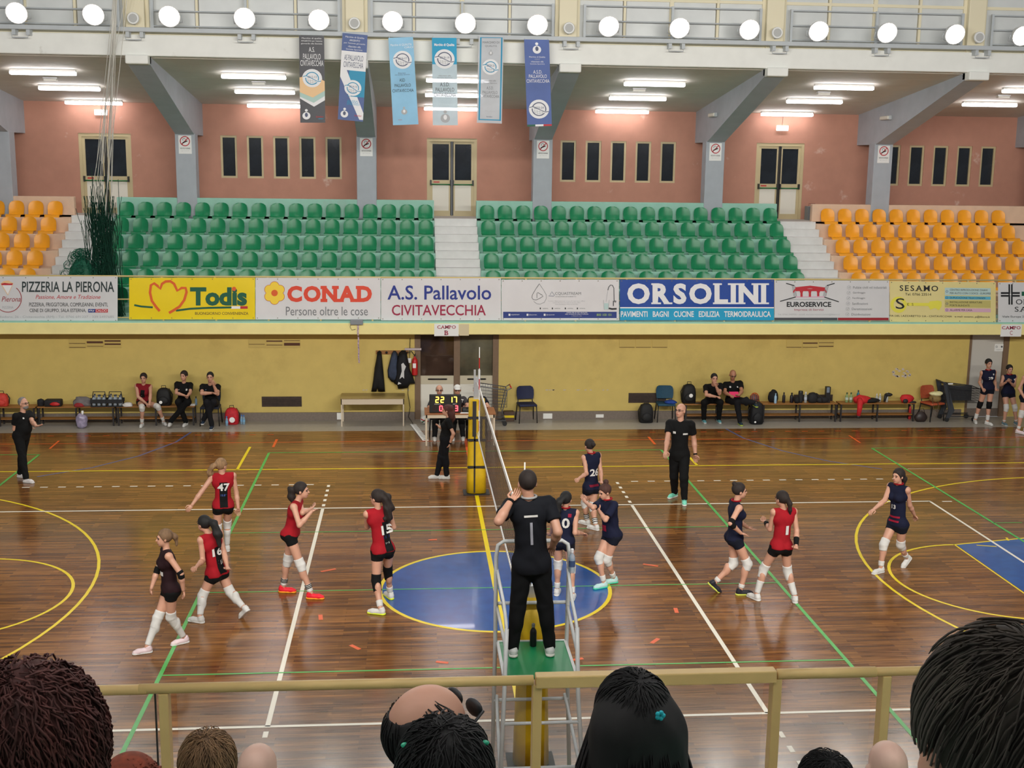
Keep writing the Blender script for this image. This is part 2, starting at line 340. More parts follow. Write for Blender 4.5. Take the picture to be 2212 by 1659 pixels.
# double glazed door under the gallery
M_BRF = mat('brown_frame', srgb(120, 96, 74), .5, .05, 10); M_PAPER = mat('white_paper', srgb(235, 235, 232), .7)
d = sthing('door_1', (0, 17.1, 0)); f = MB()
for a, b in ((DX0, DX0+.15), (DX1-.15, DX1)): f.box((a, 17.0, 0), (b, 17.16, 2.3))
f.box((DX0, 17.0, 2.2), (DX1, 17.16, 2.3)); f.box((-.2, 17.03, 0), (-.04, 17.14, 2.2)); f.box((DX0, 17.35, 0), (DX1, 17.4, 2.4)); f.build('door_frame', M_BRF, d)
for a, b in ((DX0+.15, -.2), (-.04, DX1-.15)):
    B((a, 17.06, 0), (b, 17.12, .92)).build('door_panel', M_DPAN, d); B((a, 17.05, .92), (b, 17.12, 1.14)).build('door_rail', mat('beige_rail', srgb(200, 190, 165), .5), d)
    B((a, 17.08, 1.14), (b, 17.1, 2.2)).build('pane', mat('painted_view_glass_%d' % (a > -.5), (.05, .03, .022) if a < -.5 else (.11, .1, .065), .05, .6, 1.2), d)  # opaque panes: brown interior and greenish-beige reflection painted into the colour
    h = MB().tube([(a+.2, 17.05, 1.05), (a+.22, 17.0, 1.06), (b-.2, 17.0, 1.06), (b-.18, 17.05, 1.05)], .018, 8); h.build('handle', M_BLK, d, True)
d = sthing('door_2', (14, 17.1, 0)); f = MB(); f.box((EX0, 17, 0), (EX0+.07, 17.15, 2.3)); f.box((EX1-.14, 17, 0), (EX1, 17.15, 2.3)); f.box((EX0, 17, 2.22), (EX1, 17.15, 2.3)); f.build('door_frame', M_BRF, d)
B((EX0+.07, 17.06, .22), (EX1-.14, 17.12, 2.22)).build('door_leaf', mat('grey_leaf', srgb(196, 192, 184), .5), d); B((EX0+.07, 17.05, 0), (EX1-.14, 17.12, .22)).build('kick_plate', M_BASE, d)

# gallery tiers
NR, RD, RH, Z0, Y0 = 6, .7, .415, 4.875, 21.5
AIS = [(-10.8, -9.62), (-.61, .62), (9.6, 10.68)]
BLK = [(-24, -10.8, M_PINK), (-9.62, -.61, M_TEAL), (.62, 9.6, M_TEAL), (10.68, 24, M_PINK)]
poly = [(Y0+.5, 2.4)]+[(Y0+.5, Z0)]
for k in range(NR): poly += [(Y0-RD*k, Z0-RH*k), (Y0-RD*k, Z0-RH*(k+1))]
poly[-1] = (Y0-RD*(NR-1), 2.4)
for a, b, m in BLK: struct(MB().prism(poly, 'yz', a, b).build('tier_block', m, bev=.015))
sp = [(Y0+.5, 2.4), (Y0+.5, Z0+.06), (Y0+.12, Z0+.06)]
for k in range(1, 2*NR+1): sp += [(Y0+.12-.35*(k-1), Z0+.06-.2075*k), (Y0+.12-.35*k, Z0+.06-.2075*k)]
sp += [(Y0+.12-.35*2*NR, 2.4)]
for a, b in AIS:
    st = sthing('stair_flight', (a, Y0, 2.4))
    for k in range(2*NR): B((a, Y0+.12-.35*k, 2.4), (b, Y0+.5-.35*(k-1) if k else Y0+.5, Z0+.06-.2075*k)).build('step', M_STEP, st, bev=.01)
for a, b, m in BLK: struct(B((a, 22.0, Z0-.1), (b, 22.2, 5.445)).build('parapet', m, bev=.02))
for a, b in ((-24, -10.85), (-9.55, -.6), (.6, 9.55), (10.7, 24)): pass
struct(B((-24, 22.0, 4.3), (24, 23.6, 4.93)).build('gallery_landing', M_CONC))
struct(B((-24, 16.32, 2.59), (24, 18.0, 2.63)).build('gallery_floor', M_TEAL))
# terracotta back wall with window and door openings
YW = 23.5
bays = [(-15.3, 'w'), (-10.24, 'd'), (-5.12, 'w'), (0-.04, 'd'), (5.03, 'w'), (10.08, 'd'), (15.2, 'w')]
op = []
for c, t in bays:
    if t == 'd': op.append((c-.755, c+.755, 4.93, 7.25))
    else:
        for i in range(5): op.append((c-1.78+.77*i, c-1.78+.77*i+.48, 6.0, 7.24))
w = MB(); xs = -24
for a, b, z0, z1 in sorted(op):
    w.box((xs, YW, 4.3), (a, YW+.3, 8.3)); w.box((a, YW, z1), (b, YW+.3, 8.3))
    if z0 > 5: w.box((a, YW, 4.3), (b, YW+.3, z0))
    xs = b
w.box((xs, YW, 4.3), (24, YW+.3, 8.3)); struct(w.build('wall_gallery', M_ORANGE))
n = 1
for a, b, z0, z1 in op:
    if z0 > 5:
        t = sthing('window_%d' % n, (a, YW, z0)); n += 1; f = MB()
        for q in ((a, z0, a+.06, z1), (b-.06, z0, b, z1), (a+.06, z0, b-.06, z0+.06), (a+.06, z1-.06, b-.06, z1)): f.box((q[0], YW+.03, q[1]), (q[2], YW+.12, q[3]))
        f.build('window_frame', M_ALU, t); B((a+.06, YW+.07, z0+.06), (b-.06, YW+.09, z1-.06)).build('pane', M_DGLASS, t)
    else:
        t = sthing('door_%d' % (n+20), (a, YW, z0)); n += 1; f = MB(); c = (a+b)/2
        for q in ((a, z0, a+.09, z1), (b-.09, z0, b, z1), (a+.09, z1-.09, b-.09, z1)): f.box((q[0], YW+.02, q[1]), (q[2], YW+.16, q[3]))
        f.build('door_frame', M_ALU, t)
        for l, r, s in ((a+.09, c-.01, 1), (c+.01, b-.09, -1)):
            lf = MB()
            for q in ((l, z0, l+.08, z1-.09), (r-.08, z0, r, z1-.09), (l+.08, z0, r-.08, z0+.16), (l+.08, z0+.93, r-.08, z0+1.08), (l+.08, z1-.17, r-.08, z1-.09)): lf.box((q[0], YW+.05, q[1]), (q[2], YW+.12, q[3]))
            lf = lf.build('door_leaf', M_ALU, t)
            B((l+.08, YW+.08, z0+1.08), (r-.08, YW+.1, z1-.17)).build('pane', M_DGLASS, lf); B((l+.08, YW+.07, z0+.16), (r-.08, YW+.1, z0+.93)).build('lower_panel', M_DPAN, lf)
            pb = MB().tube([(l+.03, YW-.03, z0+.95), (r-.03, YW-.03, z0+.95)], .018, 8); pb.build('panic_bar', M_GREENM, lf, True)
            e = MB(); e.box((l+.01, YW-.05, z0+.92), (l+.05, YW+.06, z0+1.08)); e.box((r-.05, YW-.05, z0+.92), (r-.01, YW+.06, z0+1.08)); e.box((r-.035 if s > 0 else l+.0, YW+.02, z0+.02), (r if s > 0 else l+.035, YW+.06, z1-.1)); e.build('latch', M_BLK, lf)
        quad = MB(); quad.box((a+.2, YW+.045, z0+1.0), (a+.38, YW+.051, z0+1.04)); quad.build('sticker', M_RED, t)
# columns with raking brackets
for k in range(-3, 4):
    x = 2.55+PITCHX*k; t = sthing('column', (x, 22.0, 4.8))
    B((x-.28, 21.98, 4.8), (x+.28, 22.45, 7.25)).build('shaft', M_COLUMN, t, bev=.015)
    MB().prism([(16.45, 9.0), (16.45, 8.7), (21.98, 7.22), (22.45, 7.22), (23.5, 7.22), (23.5, 8.3), (18, 9.0)], 'yz', x-.26, x+.26).build('bracket', M_COLUMN, t)
    B((x-.26, 16.2, 8.69), (x+.26, 16.6, 8.9)).build('bracket_end', M_WHITE, t, bev=.03)
# sloping panelled ceiling of the gallery
t = sthing('ceiling', (0, 20, 8.6)); zc = lambda y: 8.88-(y-16.4)*.104
for b in range(-4, 4):
    xa, xb = 2.55+PITCHX*b+.26, 2.55+PITCHX*(b+1)-.26
    for k in range(8):
        ya = 16.6+k*.87; yb = ya+.862
        MB().prism([(ya, zc(ya)), (yb, zc(yb)), (yb, zc(yb)+.05), (ya, zc(ya)+.05)], 'yz', xa, xb).build('ceiling_panel', M_CEIL, t)
B((-24, 16.5, 8.93), (24, 23.8, 9.2)).build('ceiling_back', M_CEIL, t)
# white longitudinal beam, clerestory
struct(B((-24, 16.3, 8.88), (24, 16.75, 9.36)).build('beam', M_WHITE, bev=.02))
t = sthing('wall_clerestory', (0, 16.8, 9.3))
B((-24, 16.5, 9.36), (24, 16.9, 9.44)).build('sill', M_CREAM, t)
for k in range(-4, 5):
    x = 2.55+PITCHX*k; B((x-.27, 16.45, 9.3), (x+.17, 16.9, 11.4)).build('pilaster', M_CREAM, t, bev=.02)
for b in range(-4, 4):
    xa, xb = 2.55+PITCHX*b+.2, 2.55+PITCHX*(b+1)-.3; wt = sthing('window_%d' % (60+b), (xa, 16.7, 9.44)); f = MB()
    for i in range(5):
        xm = xa+(xb-xa)*i/4; f.box((xm-.05 if i in (0, 2, 4) else xm-.03, 16.6, 9.44), (xm+.05 if i in (0, 2, 4) else xm+.03, 16.72, 11.4))
    for z in (9.44, 10.42, 11.3): f.box((xa, 16.61, z), (xb, 16.715, z+.07))
    f.build('window_frame', M_CREAM, wt)
    for i in range(4):
        for z0, z1 in ((9.51, 10.42), (10.49, 11.3)): B((xa+(xb-xa)*i/4+.05, 16.65, z0), (xa+(xb-xa)*(i+1)/4-.05, 16.67, z1)).build('pane', M_PANE, wt)
    g = MB()
    for z in (9.58, 9.92, 10.27): g.tube([(xa+.15, 16.46, z), (xb-.12, 16.46, z)], .018, 6)
    for x in (xa+.15, (xa+xb)/2, xb-.12): g.box((x-.03, 16.44, 9.44), (x+.03, 16.5, 10.3))
    g.build('guard_rail', M_STEEL, wt)
br = sthing('lamp_bar', (0, 16.1, 9.45)); B((-24, 16.05, 9.4), (24, 16.13, 9.5)).build('channel', M_STEEL, br, bev=.01)
hb = MB()
for k in range(-9, 10): hb.box((2.55*k-.2, 16.1, 9.28), (2.55*k-.12, 16.34, 9.42)); hb.box((2.55*k+.12, 16.1, 9.28), (2.55*k+.2, 16.34, 9.42)); hb.tube([(2.55*k-.2, 16.12, 9.3), (2.55*k-.2, 16.1, 9.22), (2.55*k+.16, 16.1, 9.22), (2.55*k+.16, 16.12, 9.3)], .012, 5)
hb.build('hanger', M_STEEL, br)
# ================================================================ GALLERY THINGS
# ---- bucket seats
def seat_shell(prof, wid, dish, nu=8, th=.014):
    mb = MB(); k = len(prof); top = []; bot = []
    for i, ((y, z), w) in enumerate(zip(prof, wid)):
        a = Vector(prof[min(i+1, k-1)])-Vector(prof[max(i-1, 0)]); a.normalize(); nrm = Vector((-a.y, a.x))
        for j in range(nu+1):
            t = -1+2*j/nu; off = dish[i]*t*t
            top.append((t*w, y+nrm.x*off, z+nrm.y*off)); bot.append((t*w, y+nrm.x*(off-th), z+nrm.y*(off-th)))
    n = len(top); fs = []
    for i in range(k-1):
        for j in range(nu):
            a, b, c, d = i*(nu+1)+j, i*(nu+1)+j+1, (i+1)*(nu+1)+j+1, (i+1)*(nu+1)+j
            fs += [(a, b, c, d), (n+d, n+c, n+b, n+a)]
    rim = [j for j in range(nu+1)]+[i*(nu+1)+nu for i in range(1, k)]+[(k-1)*(nu+1)+j for j in range(nu-1, -1, -1)]+[i*(nu+1) for i in range(k-2, 0, -1)]
    for a, b in zip(rim, rim[1:]+rim[:1]): fs.append((b, a, n+a, n+b))
    return mb.add(top+bot, fs)
def make_seat(m, label, group, name):
    t = thing(name, label, 'seat', (0, 0, 0), 0, group)
    pan = seat_shell([(-.215, -.0), (-.205, .055), (-.16, .07), (-.05, .055), (.08, .05), (.13, .065)], [.195, .205, .21, .21, .205, .2], [0, .0, .015, .025, .025, .03])
    pan.box((-.1, -.12, -.02), (.1, .1, .045)); pan.build('seat_pan', m, t, 40, True)
    seat_shell([(.125, .06), (.165, .13), (.185, .22), (.2, .31), (.21, .38), (.215, .425), (.217, .445)], [.2, .205, .21, .205, .18, .125, .06], [.03, .04, .045, .045, .035, .02, .008]).build('backrest', m, t, 40, True)
    return t
M_SG = mat('green_seat', srgb(14, 132, 84), .32, .1, 30, streak=(1, .05, .05)); M_SO = mat('orange_seat', srgb(250, 170, 28), .35, .04, 6)
ROWN = ['top', 'second', 'third', 'fourth', 'fifth', 'lowest']
def seat_rows(m, blocks, colour, tier, name):
    proto = None
    for r in range(6):
        yy = Y0-RD*r+.235; zz = Z0-RH*r+.0
        for xs in blocks(r):
            lab = '%s plastic bucket seat in the %s row of the %s gallery tiers' % (colour, ROWN[r], tier); side = ('between the hanging net and the middle stairs' if colour == 'green' else 'on the hanging net side') if xs < 0 else ('between the middle stairs and the orange seats' if colour == 'green' else 'on the side away from the net'); lab = '%s bucket seat, %s row, %s' % (colour, ROWN[r], side); grp = '%s seats, %s row, %s' % (colour, ROWN[r], side)
            if proto is None: proto = make_seat(m, lab, grp, name); o = proto; o.location = (xs, yy, zz)
            else: o = copy_tree(proto, None, (xs, yy, zz), random.uniform(-.03, .03))
            o['label'] = lab; o['group'] = grp
SPC = .5295
def green_blocks(r):
    if r == 5: return [-.86-SPC*k for k in range(15, 17)]
    return [-.86-SPC*k for k in range(17)]+[.93+.5275*k for k in range(17)]
def orange_blocks(r):
    if r == 5: return []
    return [11.12+SPC*k for k in range(11)]+[-11.3-SPC*k for k in range(4)]
seat_rows(M_SG, green_blocks, 'green', 'teal', 'bucket_seat'); seat_rows(M_SO, orange_blocks, 'orange', 'pink', 'bucket_seat')

# ---- gallery railing carrying the advertising banners
M_RAIL = mat('beige_rail_paint', srgb(214, 190, 128), .45)
YB = 16.42
rl = thing('gallery_railing', 'long beige tubular railing along the gallery edge behind the banners', 'railing', (0, YB+.04, 2.6))
MB().tube([(-24, YB+.04, 3.71), (24, YB+.04, 3.71)], .022, 8).build('top_rail', M_RAIL, rl, True); MB().tube([(-24, YB+.04, 3.15), (24, YB+.04, 3.15)], .016, 8).build('mid_rail', M_RAIL, rl, True); MB().tube([(-24, YB+.04, 2.7), (24, YB+.04, 2.7)], .014, 8).build('bottom_rail', M_RAIL, rl, True)
pm = None
for k in range(-12, 13):
    x = k*1.27+.3
    if pm is None: pm = B((-.022, -.02, 0), (.022, .02, 1.1)).build('rail_post', M_RAIL, rl, local=True); pm.location = (x, 0, 0)
    else: q = pm.copy(); COL.objects.link(q); q.location = (x, 0, 0)
for k in range(5):
    if k == 2: continue
INK = {}
def ink(name, col):
    if name not in INK: INK[name] = mat('ink_'+name, col, .55)
    return INK[name]
K = dict(black=srgb(28, 30, 34), dark=srgb(34, 50, 52), red=srgb(192, 40, 52), crimson=srgb(160, 22, 66), conad=srgb(226, 70, 42), grey=srgb(120, 122, 126), lgrey=srgb(176, 178, 182), blue=srgb(26, 48, 140), navy=srgb(38, 58, 132), cyan=srgb(20, 160, 205), white=srgb(238, 238, 240),
         yellow=srgb(240, 214, 22), petal=srgb(250, 214, 60), green=srgb(16, 92, 66), orange=srgb(226, 96, 30), orsblue=srgb(34, 74, 160), brown=srgb(80, 60, 40), keyy=srgb(232, 224, 80), sky=srgb(186, 212, 210), lblue=srgb(96, 182, 210), olive=srgb(196, 186, 112), pink=srgb(218, 176, 196), bordo=srgb(158, 36, 46), lime=srgb(170, 205, 90),
         teal=srgb(40, 150, 190), peach=srgb(240, 200, 150), mint=srgb(178, 208, 200), char=srgb(74, 74, 80), slate=srgb(84, 92, 120))
class Print:
    """flat print on a cloth: one mesh of every colour"""
    def __init__(s, fn): s.fn = fn; s.mb = []
    def c(s, col, nm='printed_shape'):
        m = MB(); s.mb.append((col, m, nm)); return m
    def t(s, col, txt, cx, cy, w=None, h=None, **k): text(s.c(col, 'lettering'), txt, cx, -cy, w, h, s.fn, **k)
    def q(s, col, x0, y0, x1, y1, n=1, fn=None): quad2(s.c(col), x0, -y0, x1, -y1, fn or s.fn, n, 1)
    def p(s, col, pts, fn=None): poly2(s.c(col), [(a, -b) for a, b in pts], fn or s.fn)
    def l(s, col, pts, w): line2(s.c(col), [(a, -b) for a, b in pts], w, s.fn)
    def ring(s, col, cx, cy, r0, r1, a0=0, a1=2*PI, n=28, fn=None): ring2(s.c(col), cx, -cy, r0, r1, fn or s.fn, a0, a1, n)
    def disc(s, col, cx, cy, r, n=24, fn=None, sy=1.): disc2(s.c(col), cx, -cy, r, fn or s.fn, n, sy)
    def done(s, parent, nm='lettering'):
        for col, mb, nm_ in s.mb:
            if mb.v: mb.build(nm_, ink(col, K[col]), parent)
SER = dict(I=[(.5, 1, .9), (.5, 0, .9)], L=[(.22, 1, .5), (.22, 0, .5)], N=[(.1, 1, .3), (.12, 0, .34), (.88, 1, .34)], R=[(.14, 1, .3), (.2, 0, .42), (.86, 0, .36)], D=[(.13, 1, .3), (.13, 0, .3)], A=[(.08, 0, .36), (.92, 0, .36)], E=[(.15, 1, .3), (.15, 0, .3)], M=[(.1, 1, .25), (.1, 0, .25), (.9, 0, .25), (.9, 1, .25)], P=[(.14, 1, .3), (.2, 0, .5)], O=[], S=[], C=[], V=[(.08, 1, .36), (.92, 1, .36)], B=[(.13, 1, .3), (.13, 0, .3)])
def slab(pr, col, s, cx, cy, w, h, bold=.02, th=.09, gap=.1):
    """slab-serif capitals: sans letters with bars at the stem ends"""
    ws = []
    for ch in s:
        V, F = glyphs(ch, bold); ws.append(max(v[0] for v in V)-min(v[0] for v in V) if ch != ' ' and V else .25)
    tot = sum(ws)+gap*(len(s)-1); sc = w/tot; x = cx-w/2; mb = pr.c(col, 'lettering')
    for ch, ww in zip(s, ws):
        if ch != ' ':
            text(mb, ch, x+ww*sc/2, -cy, ww*sc, h, pr.fn, bold=bold)
            for fx, fy, fw in SER.get(ch, []):
                bw = fw*max(ww, .35)*sc/2+.04*sc; xc = x+fx*ww*sc; yb = -cy-h/2+fy*h; yt = yb+(-th*h if fy else th*h)
                quad2(mb, xc-bw, min(yb, yt), xc+bw, max(yb, yt), pr.fn)
        x += (ww+gap)*sc
def banner(px0, py0, px1, py1, base, label, amp=.009, seed=0, rough=.5, tilt=0):
    """vinyl banner tied to the railing"""
    c = W((px0+px1)/2, py1, YB); t = thing('banner', label, 'banner', (c.x, YB, c.z))
    ph = seed*1.7
    def wave(u, v):
        return amp*(math.sin((u-px0)/31+ph)*.5+math.sin((u-px0)/13-v/25+ph)*.35+math.sin(v/17+u/40+ph)*.3)
    f = lambda d: (lambda u, v: W(u, -v+tilt*(u-px0), YB-.012+wave(u, v)-d))
    mb = MB(); n = max(8, int((px1-px0)/9)); quad2(mb, px0, -py0, px1, -py1, f(0), n, 12)
    k = len(mb.v); back = [(v[0], v[1]+.003, v[2]) for v in mb.v]; fs = [tuple(reversed([i+k for i in q])) for q in mb.f]; nf = len(mb.f); mb.v += back; mb.f += fs; mb.m += [0]*len(fs)
    mb.build('cloth', mat('vinyl_'+base, K[base] if base in K else BASES[base], rough, .03, 2), t, True)
    ey = MB(); gl = f(.004)
    for i in range(7):
        u = px0+4+(px1-px0-8)*i/6
        for v in (py0+3, py1-3): disc2(ey, u, -v, 1.1, gl, 8)
    ey.build('eyelets', mat('brass_eyelet', srgb(120, 110, 90), .4), t, kind='stuff')
    return t, Print(f(.006)), f
BASES = dict(wht=srgb(222, 220, 222), wht2=srgb(214, 214, 216), yel=srgb(244, 214, 18), ors=srgb(34, 74, 160), cream=srgb(228, 214, 148))
# 1 pizzeria
t, P, f = banner(-46, 597, 254, 695, 'wht2', 'white vinyl banner with dark pizzeria lettering and a pizza slice in a red ring', seed=1)
P.t('dark', 'PIZZERIA LA PIERONA', 147, 619.5, 199, 23, bold=.012); P.t('red', 'Passione, Amore e Tradizione', 147, 642, 140, 10, shear=.25); P.t('black', 'PIZZERIA, FRIGGITORIA, COMPLEANNI, EVENTI,', 148, 658.5, 170, 9.5)
P.t('black', 'CENE DI GRUPPO, SALA ESTERNA,', 125, 671, 122, 8.5); P.q('navy', 190.5, 667.5, 206, 675); P.q('red', 206, 667.5, 233, 675); g = f(.009); Q = Print(g); Q.t('white', 'sky', 198, 671, 12, 5.5); Q.t('white', 'CALCIO', 219, 671, 24, 5)
P.t('lgrey', 'Via Apollodoro, 26 - Civitavecchia (RM) - Tel. 0766 691237 - 339 5497685', 108, 685, 276, 6.5)
P.ring('bordo', 17, 645, 28.5, 30, .9, -4.0); P.p('peach', [(1, 613), (8, 607), (18, 606), (29, 612), (17, 638)]); Q.p('red', [(2, 613), (10, 611), (20, 612.5), (28, 612), (26, 616), (4, 616)]); Q.p('white', [(5, 616), (26, 616), (17, 636)]); P.t('bordo', 'Pierona', 24, 646, 41, 11, shear=.3); P.t('lgrey', 'PIZZERIA', 17, 664, 24, 5)
P.done(t); Q.done(t)
# 2 yellow
t, P, f = banner(279, 600, 551, 690, 'yel', 'bright yellow vinyl banner with green lettering and an orange heart outline', seed=2, rough=.35)
heart = [(345, 672), (338, 664), (328, 650), (324, 632), (326, 616), (333, 612), (341, 618), (346, 624), (350, 613), (358, 608), (368, 607.5), (376, 613), (383, 628), (392, 622), (401, 622), (403, 631), (398, 648), (388, 662), (374, 671), (365, 676)]
P.l('green', [(290, 659), (305, 662), (330, 664)], 4); P.l('green', [(380, 671), (410, 667), (450, 665), (500, 664)], 4.2); P.q('white', 499, 661.5, 519, 667); P.q('red', 519, 661.5, 535, 667)
Q = Print(f(.009)); Q.l('orange', heart, 5.5); Q.t('green', 'Todis', 472, 640.5, 123, 40, bold=.045); Q.t('brown', 'BUONGIORNO CONVENIENZA', 479, 677, 115, 6); R_ = Print(f(.011)); R_.disc('orange', 505.5, 624, 4.6); P.done(t); Q.done(t); R_.done(t)
# 3 flower
t, P, f = banner(552, 600, 822, 690, 'wht', 'white vinyl banner with red slab lettering and a yellow flower', seed=3)
for k in range(6):
    a = PI/2+k*PI/3; P.disc('red', 593+13.5*math.cos(a), 633-15*math.sin(a), 10.3, 20)
Q = Print(f(.008)); S_ = Print(f(.01))
for k in range(6):
    a = PI/2+k*PI/3; Q.disc('petal', 593+13.3*math.cos(a), 633-14.8*math.sin(a), 9.6, 20)
S_.disc('orange', 593, 633, 7); slab(P, 'conad', 'CONAD', 712, 635, 183, 35, bold=.05, th=.2, gap=.07); P.t('grey', 'Persone oltre le cose', 706, 672, 177, 19); P.done(t); Q.done(t); S_.done(t)
# 4 club
t, P, f = banner(823, 601, 1082, 692, 'wht', 'white vinyl banner with blue and crimson club lettering', seed=4)
P.t('blue', 'A.S. Pallavolo', 949, 632, 224, 31, bold=.012); P.t('crimson', 'CIVITAVECCHIA', 948, 670, 203, 23, bold=.01); P.done(t)
# 5 water
t, P, f = banner(1083, 604, 1337, 692, 'wht', 'white vinyl banner with a water drop, a kitchen tap and a navy strip', seed=5)
P.l('black', [(1165, 613), (1157, 625), (1150, 637), (1149, 643), (1152, 647), (1158, 648), (1165, 645), (1173, 640), (1172, 638), (1162, 632), (1160, 633), (1160, 644)], .9); P.l('grey', [(1165, 613), (1174, 626), (1180, 637), (1180, 645), (1176, 653), (1167, 657), (1159, 656), (1153, 651)], .8)
P.l('slate', [(1188, 637), (1192, 630), (1198, 638), (1196, 639.5), (1185, 639)], .9); P.t('grey', 'CQUASTREAM', 1227, 634.5, 56, 7); P.t('grey', 'ACQUA PURA DI RUBINETTO', 1222, 641, 45, 2.4)
for y, w_ in ((650.5, 80), (654, 60), (657.5, 50)): P.t('lgrey', 'il primo depuratore per acqua di casa tua e ufficio', 1224, y, w_, 2.6)
for x in (1178, 1204, 1232, 1258): P.t('grey', 'assistenza', x, 666, 12, 2.2); P.q('black', x-12, 664.5, x-9.5, 668)
P.q('navy', 1087, 673.5, 1332, 687, 24); Q = Print(f(.009))
for x, s in ((1113, 'acquastream'), (1152, '@acquastream_'), (1189, '@acquastream')): Q.t('white', s, x, 680, 18, 3.2); Q.q('white', x-14.5, 677.8, x-10.5, 682.2)
Q.t('white', 'CHIAMA PER UN TEST GRATUITO', 1246, 675.5, 45, 2.4); Q.t('white', 'DELL ACQUA DI CASA O UFFICIO', 1246, 679, 50, 2.6); Q.t('lgrey', 'e PRENOTA ORA', 1246, 682.5, 22, 2.2); Q.t('lime', '800 100 101', 1305, 680, 32, 5)
P.l('char', [(1313, 627), (1315, 620), (1319, 615.5), (1323, 616.5), (1326, 622), (1326.5, 650)], 1.6); P.l('grey', [(1326, 650), (1331, 652)], 4); P.l('char', [(1325, 650), (1325, 661)], 2); P.l('black', [(1315, 666), (1322, 667.5), (1332, 667)], 3.6); P.l('lgrey', [(1303.5, 648), (1305, 669), (1314, 669), (1316, 648)], 1.0); P.l('lgrey', [(1313, 628), (1309, 652)], .8); P.q('sky', 1305, 655, 1314, 668); P.done(t); Q.done(t)
# 6 blue
t, P, f = banner(1339, 604, 1672, 692, 'ors', 'royal blue vinyl banner with big white serif lettering and a cyan strip', seed=6, rough=.35)
P.q('white', 1339.5, 663.5, 1672, 666, 24); P.q('cyan', 1339.5, 666, 1672, 691.5, 30); Q = Print(f(.009)); slab(Q, 'white', 'ORSOLINI', 1505, 634.5, 300, 45, bold=.045, th=.08, gap=.1)
Q.t('white', 'PAVIMENTI   BAGNI   CUCINE   EDILIZIA   TERMOIDRAULICA', 1503, 678.5, 324, 12.5, bold=.02); P.done(t); Q.done(t)
# 7 bridge
t, P, f = banner(1673, 606, 1921, 691, 'wht2', 'white vinyl banner with a red arched bridge emblem and a list of services', seed=7)
P.p('red', [(1717.5, 620.5), (1750, 617), (1782.5, 621), (1781, 626), (1750, 623), (1719, 626)]); P.q('red', 1718, 624, 1782, 629)
for x in (1731.5, 1749.5, 1767.5): P.q('red', x-2.4, 624, x+2.4, 641)
for x in (1722, 1740.5, 1758.5, 1777): P.ring('red', x, 632, 6.2, 9, 0, PI, 14)
P.q('pink', 1718, 640, 1781, 642.5)
for a, b in (((1698, 612), (1716, 617)), ((1803, 612), (1786, 617)), ((1685, 651), (1719, 641.5)), ((1812, 652), (1780, 641.5))): P.l('black', [a, b], 2)
for d_ in (0, 2, 4, 6): P.l('grey', [(1711+d_, 617), (1715+d_, 640)], .7); P.l('grey', [(1790-d_, 617), (1784-d_, 640)], .7)
P.l('grey', [(1705, 647), (1795, 647)], .7); P.t('black', 'EUROSERVICE', 1747.5, 657.5, 96, 11, bold=.03); P.t('crimson', 'Impresa di Servizi', 1747.5, 669.5, 63, 5.5); P.t('lgrey', 'Tel. 0766 540930 • email: euroservicesrl.comm@libero.it', 1747, 679.5, 134, 4.2)
for i, s in enumerate(['Pulizie civili ed industriali', 'Giardinaggio', 'Facchinaggio', 'Sanificazioni', 'Derattizzazioni', 'Disinfestazioni']):
    y = 621+11.6*i; x = 1834-.7*i; P.ring('lgrey', x, y, 3.4, 4.1, n=16); P.l('grey', [(x-1.6, y-.6), (x, y+1.4), (x+2, y-2)], .7); P.t('grey', s, x+9, y, None, 5, align='l')
P.q('char', 1673, 686.3, 1809, 692, 8); P.q('bordo', 1810, 686.3, 1919.5, 692, 8); P.done(t)
# 8 key
t, P, f = banner(1922, 607, 2151, 695, 'cream', 'pale yellow vinyl banner with a faded key and black serif lettering', seed=8, tilt=.012)
P.ring('keyy', 1941, 658, 10.5, 17.5); P.q('keyy', 1958, 653.5, 2034, 660); P.p('keyy', [(2005, 660), (2010, 668), (2020, 664), (2028, 669), (2034, 660), (2034, 650), (2026, 648), (2008, 650)]); Q = Print(f(.009))
slab(Q, 'black', 'SESAMO', 1985, 622, 83, 12, bold=.01, th=.1, gap=.2); Q.t('black', 'Tel. 0766 23514', 1983.5, 635, 56, 5.5); Q.t('black', 'S', 1944.5, 655.5, 19, 23, bold=.0); Q.t('brown', 'E  S  A  M  O', 1985, 657, 50, 5)
for col, y0, y1, l1, l2 in (('sky', 620, 636, 'CENTRO RIPRODUZIONE CHIAVI', 'PER AUTO CON CODICE - EUROPEE'), ('lblue', 638, 645, 'DUPLICAZIONE TELECOMANDI', None), ('olive', 647, 662, 'INSTALLAZIONE SERRATURE', 'PORTE BLINDATE'), ('pink', 664, 672, 'ALLARME PER CASA', None)):
    P.q(col, 2041, y0, 2140, y1, 4); Q.ring('navy', 2045.5, (y0+y1)/2, 1.8, 2.5, n=14); Q.t('black', l1, 2052, (y0+y1)/2-(3.5 if l2 else 0), None, 3.8, align='l')
    if l2: Q.t('black', l2, 2052, (y0+y1)/2+3.5, None, 3.8, align='l')
Q.t('black', 'VIA DEL LAZZARETTO 1/A - CIVITAVECCHIA   e-mail: sesamo_p@libero.it', 2029, 682.5, 218, 5.2); P.done(t); Q.done(t)
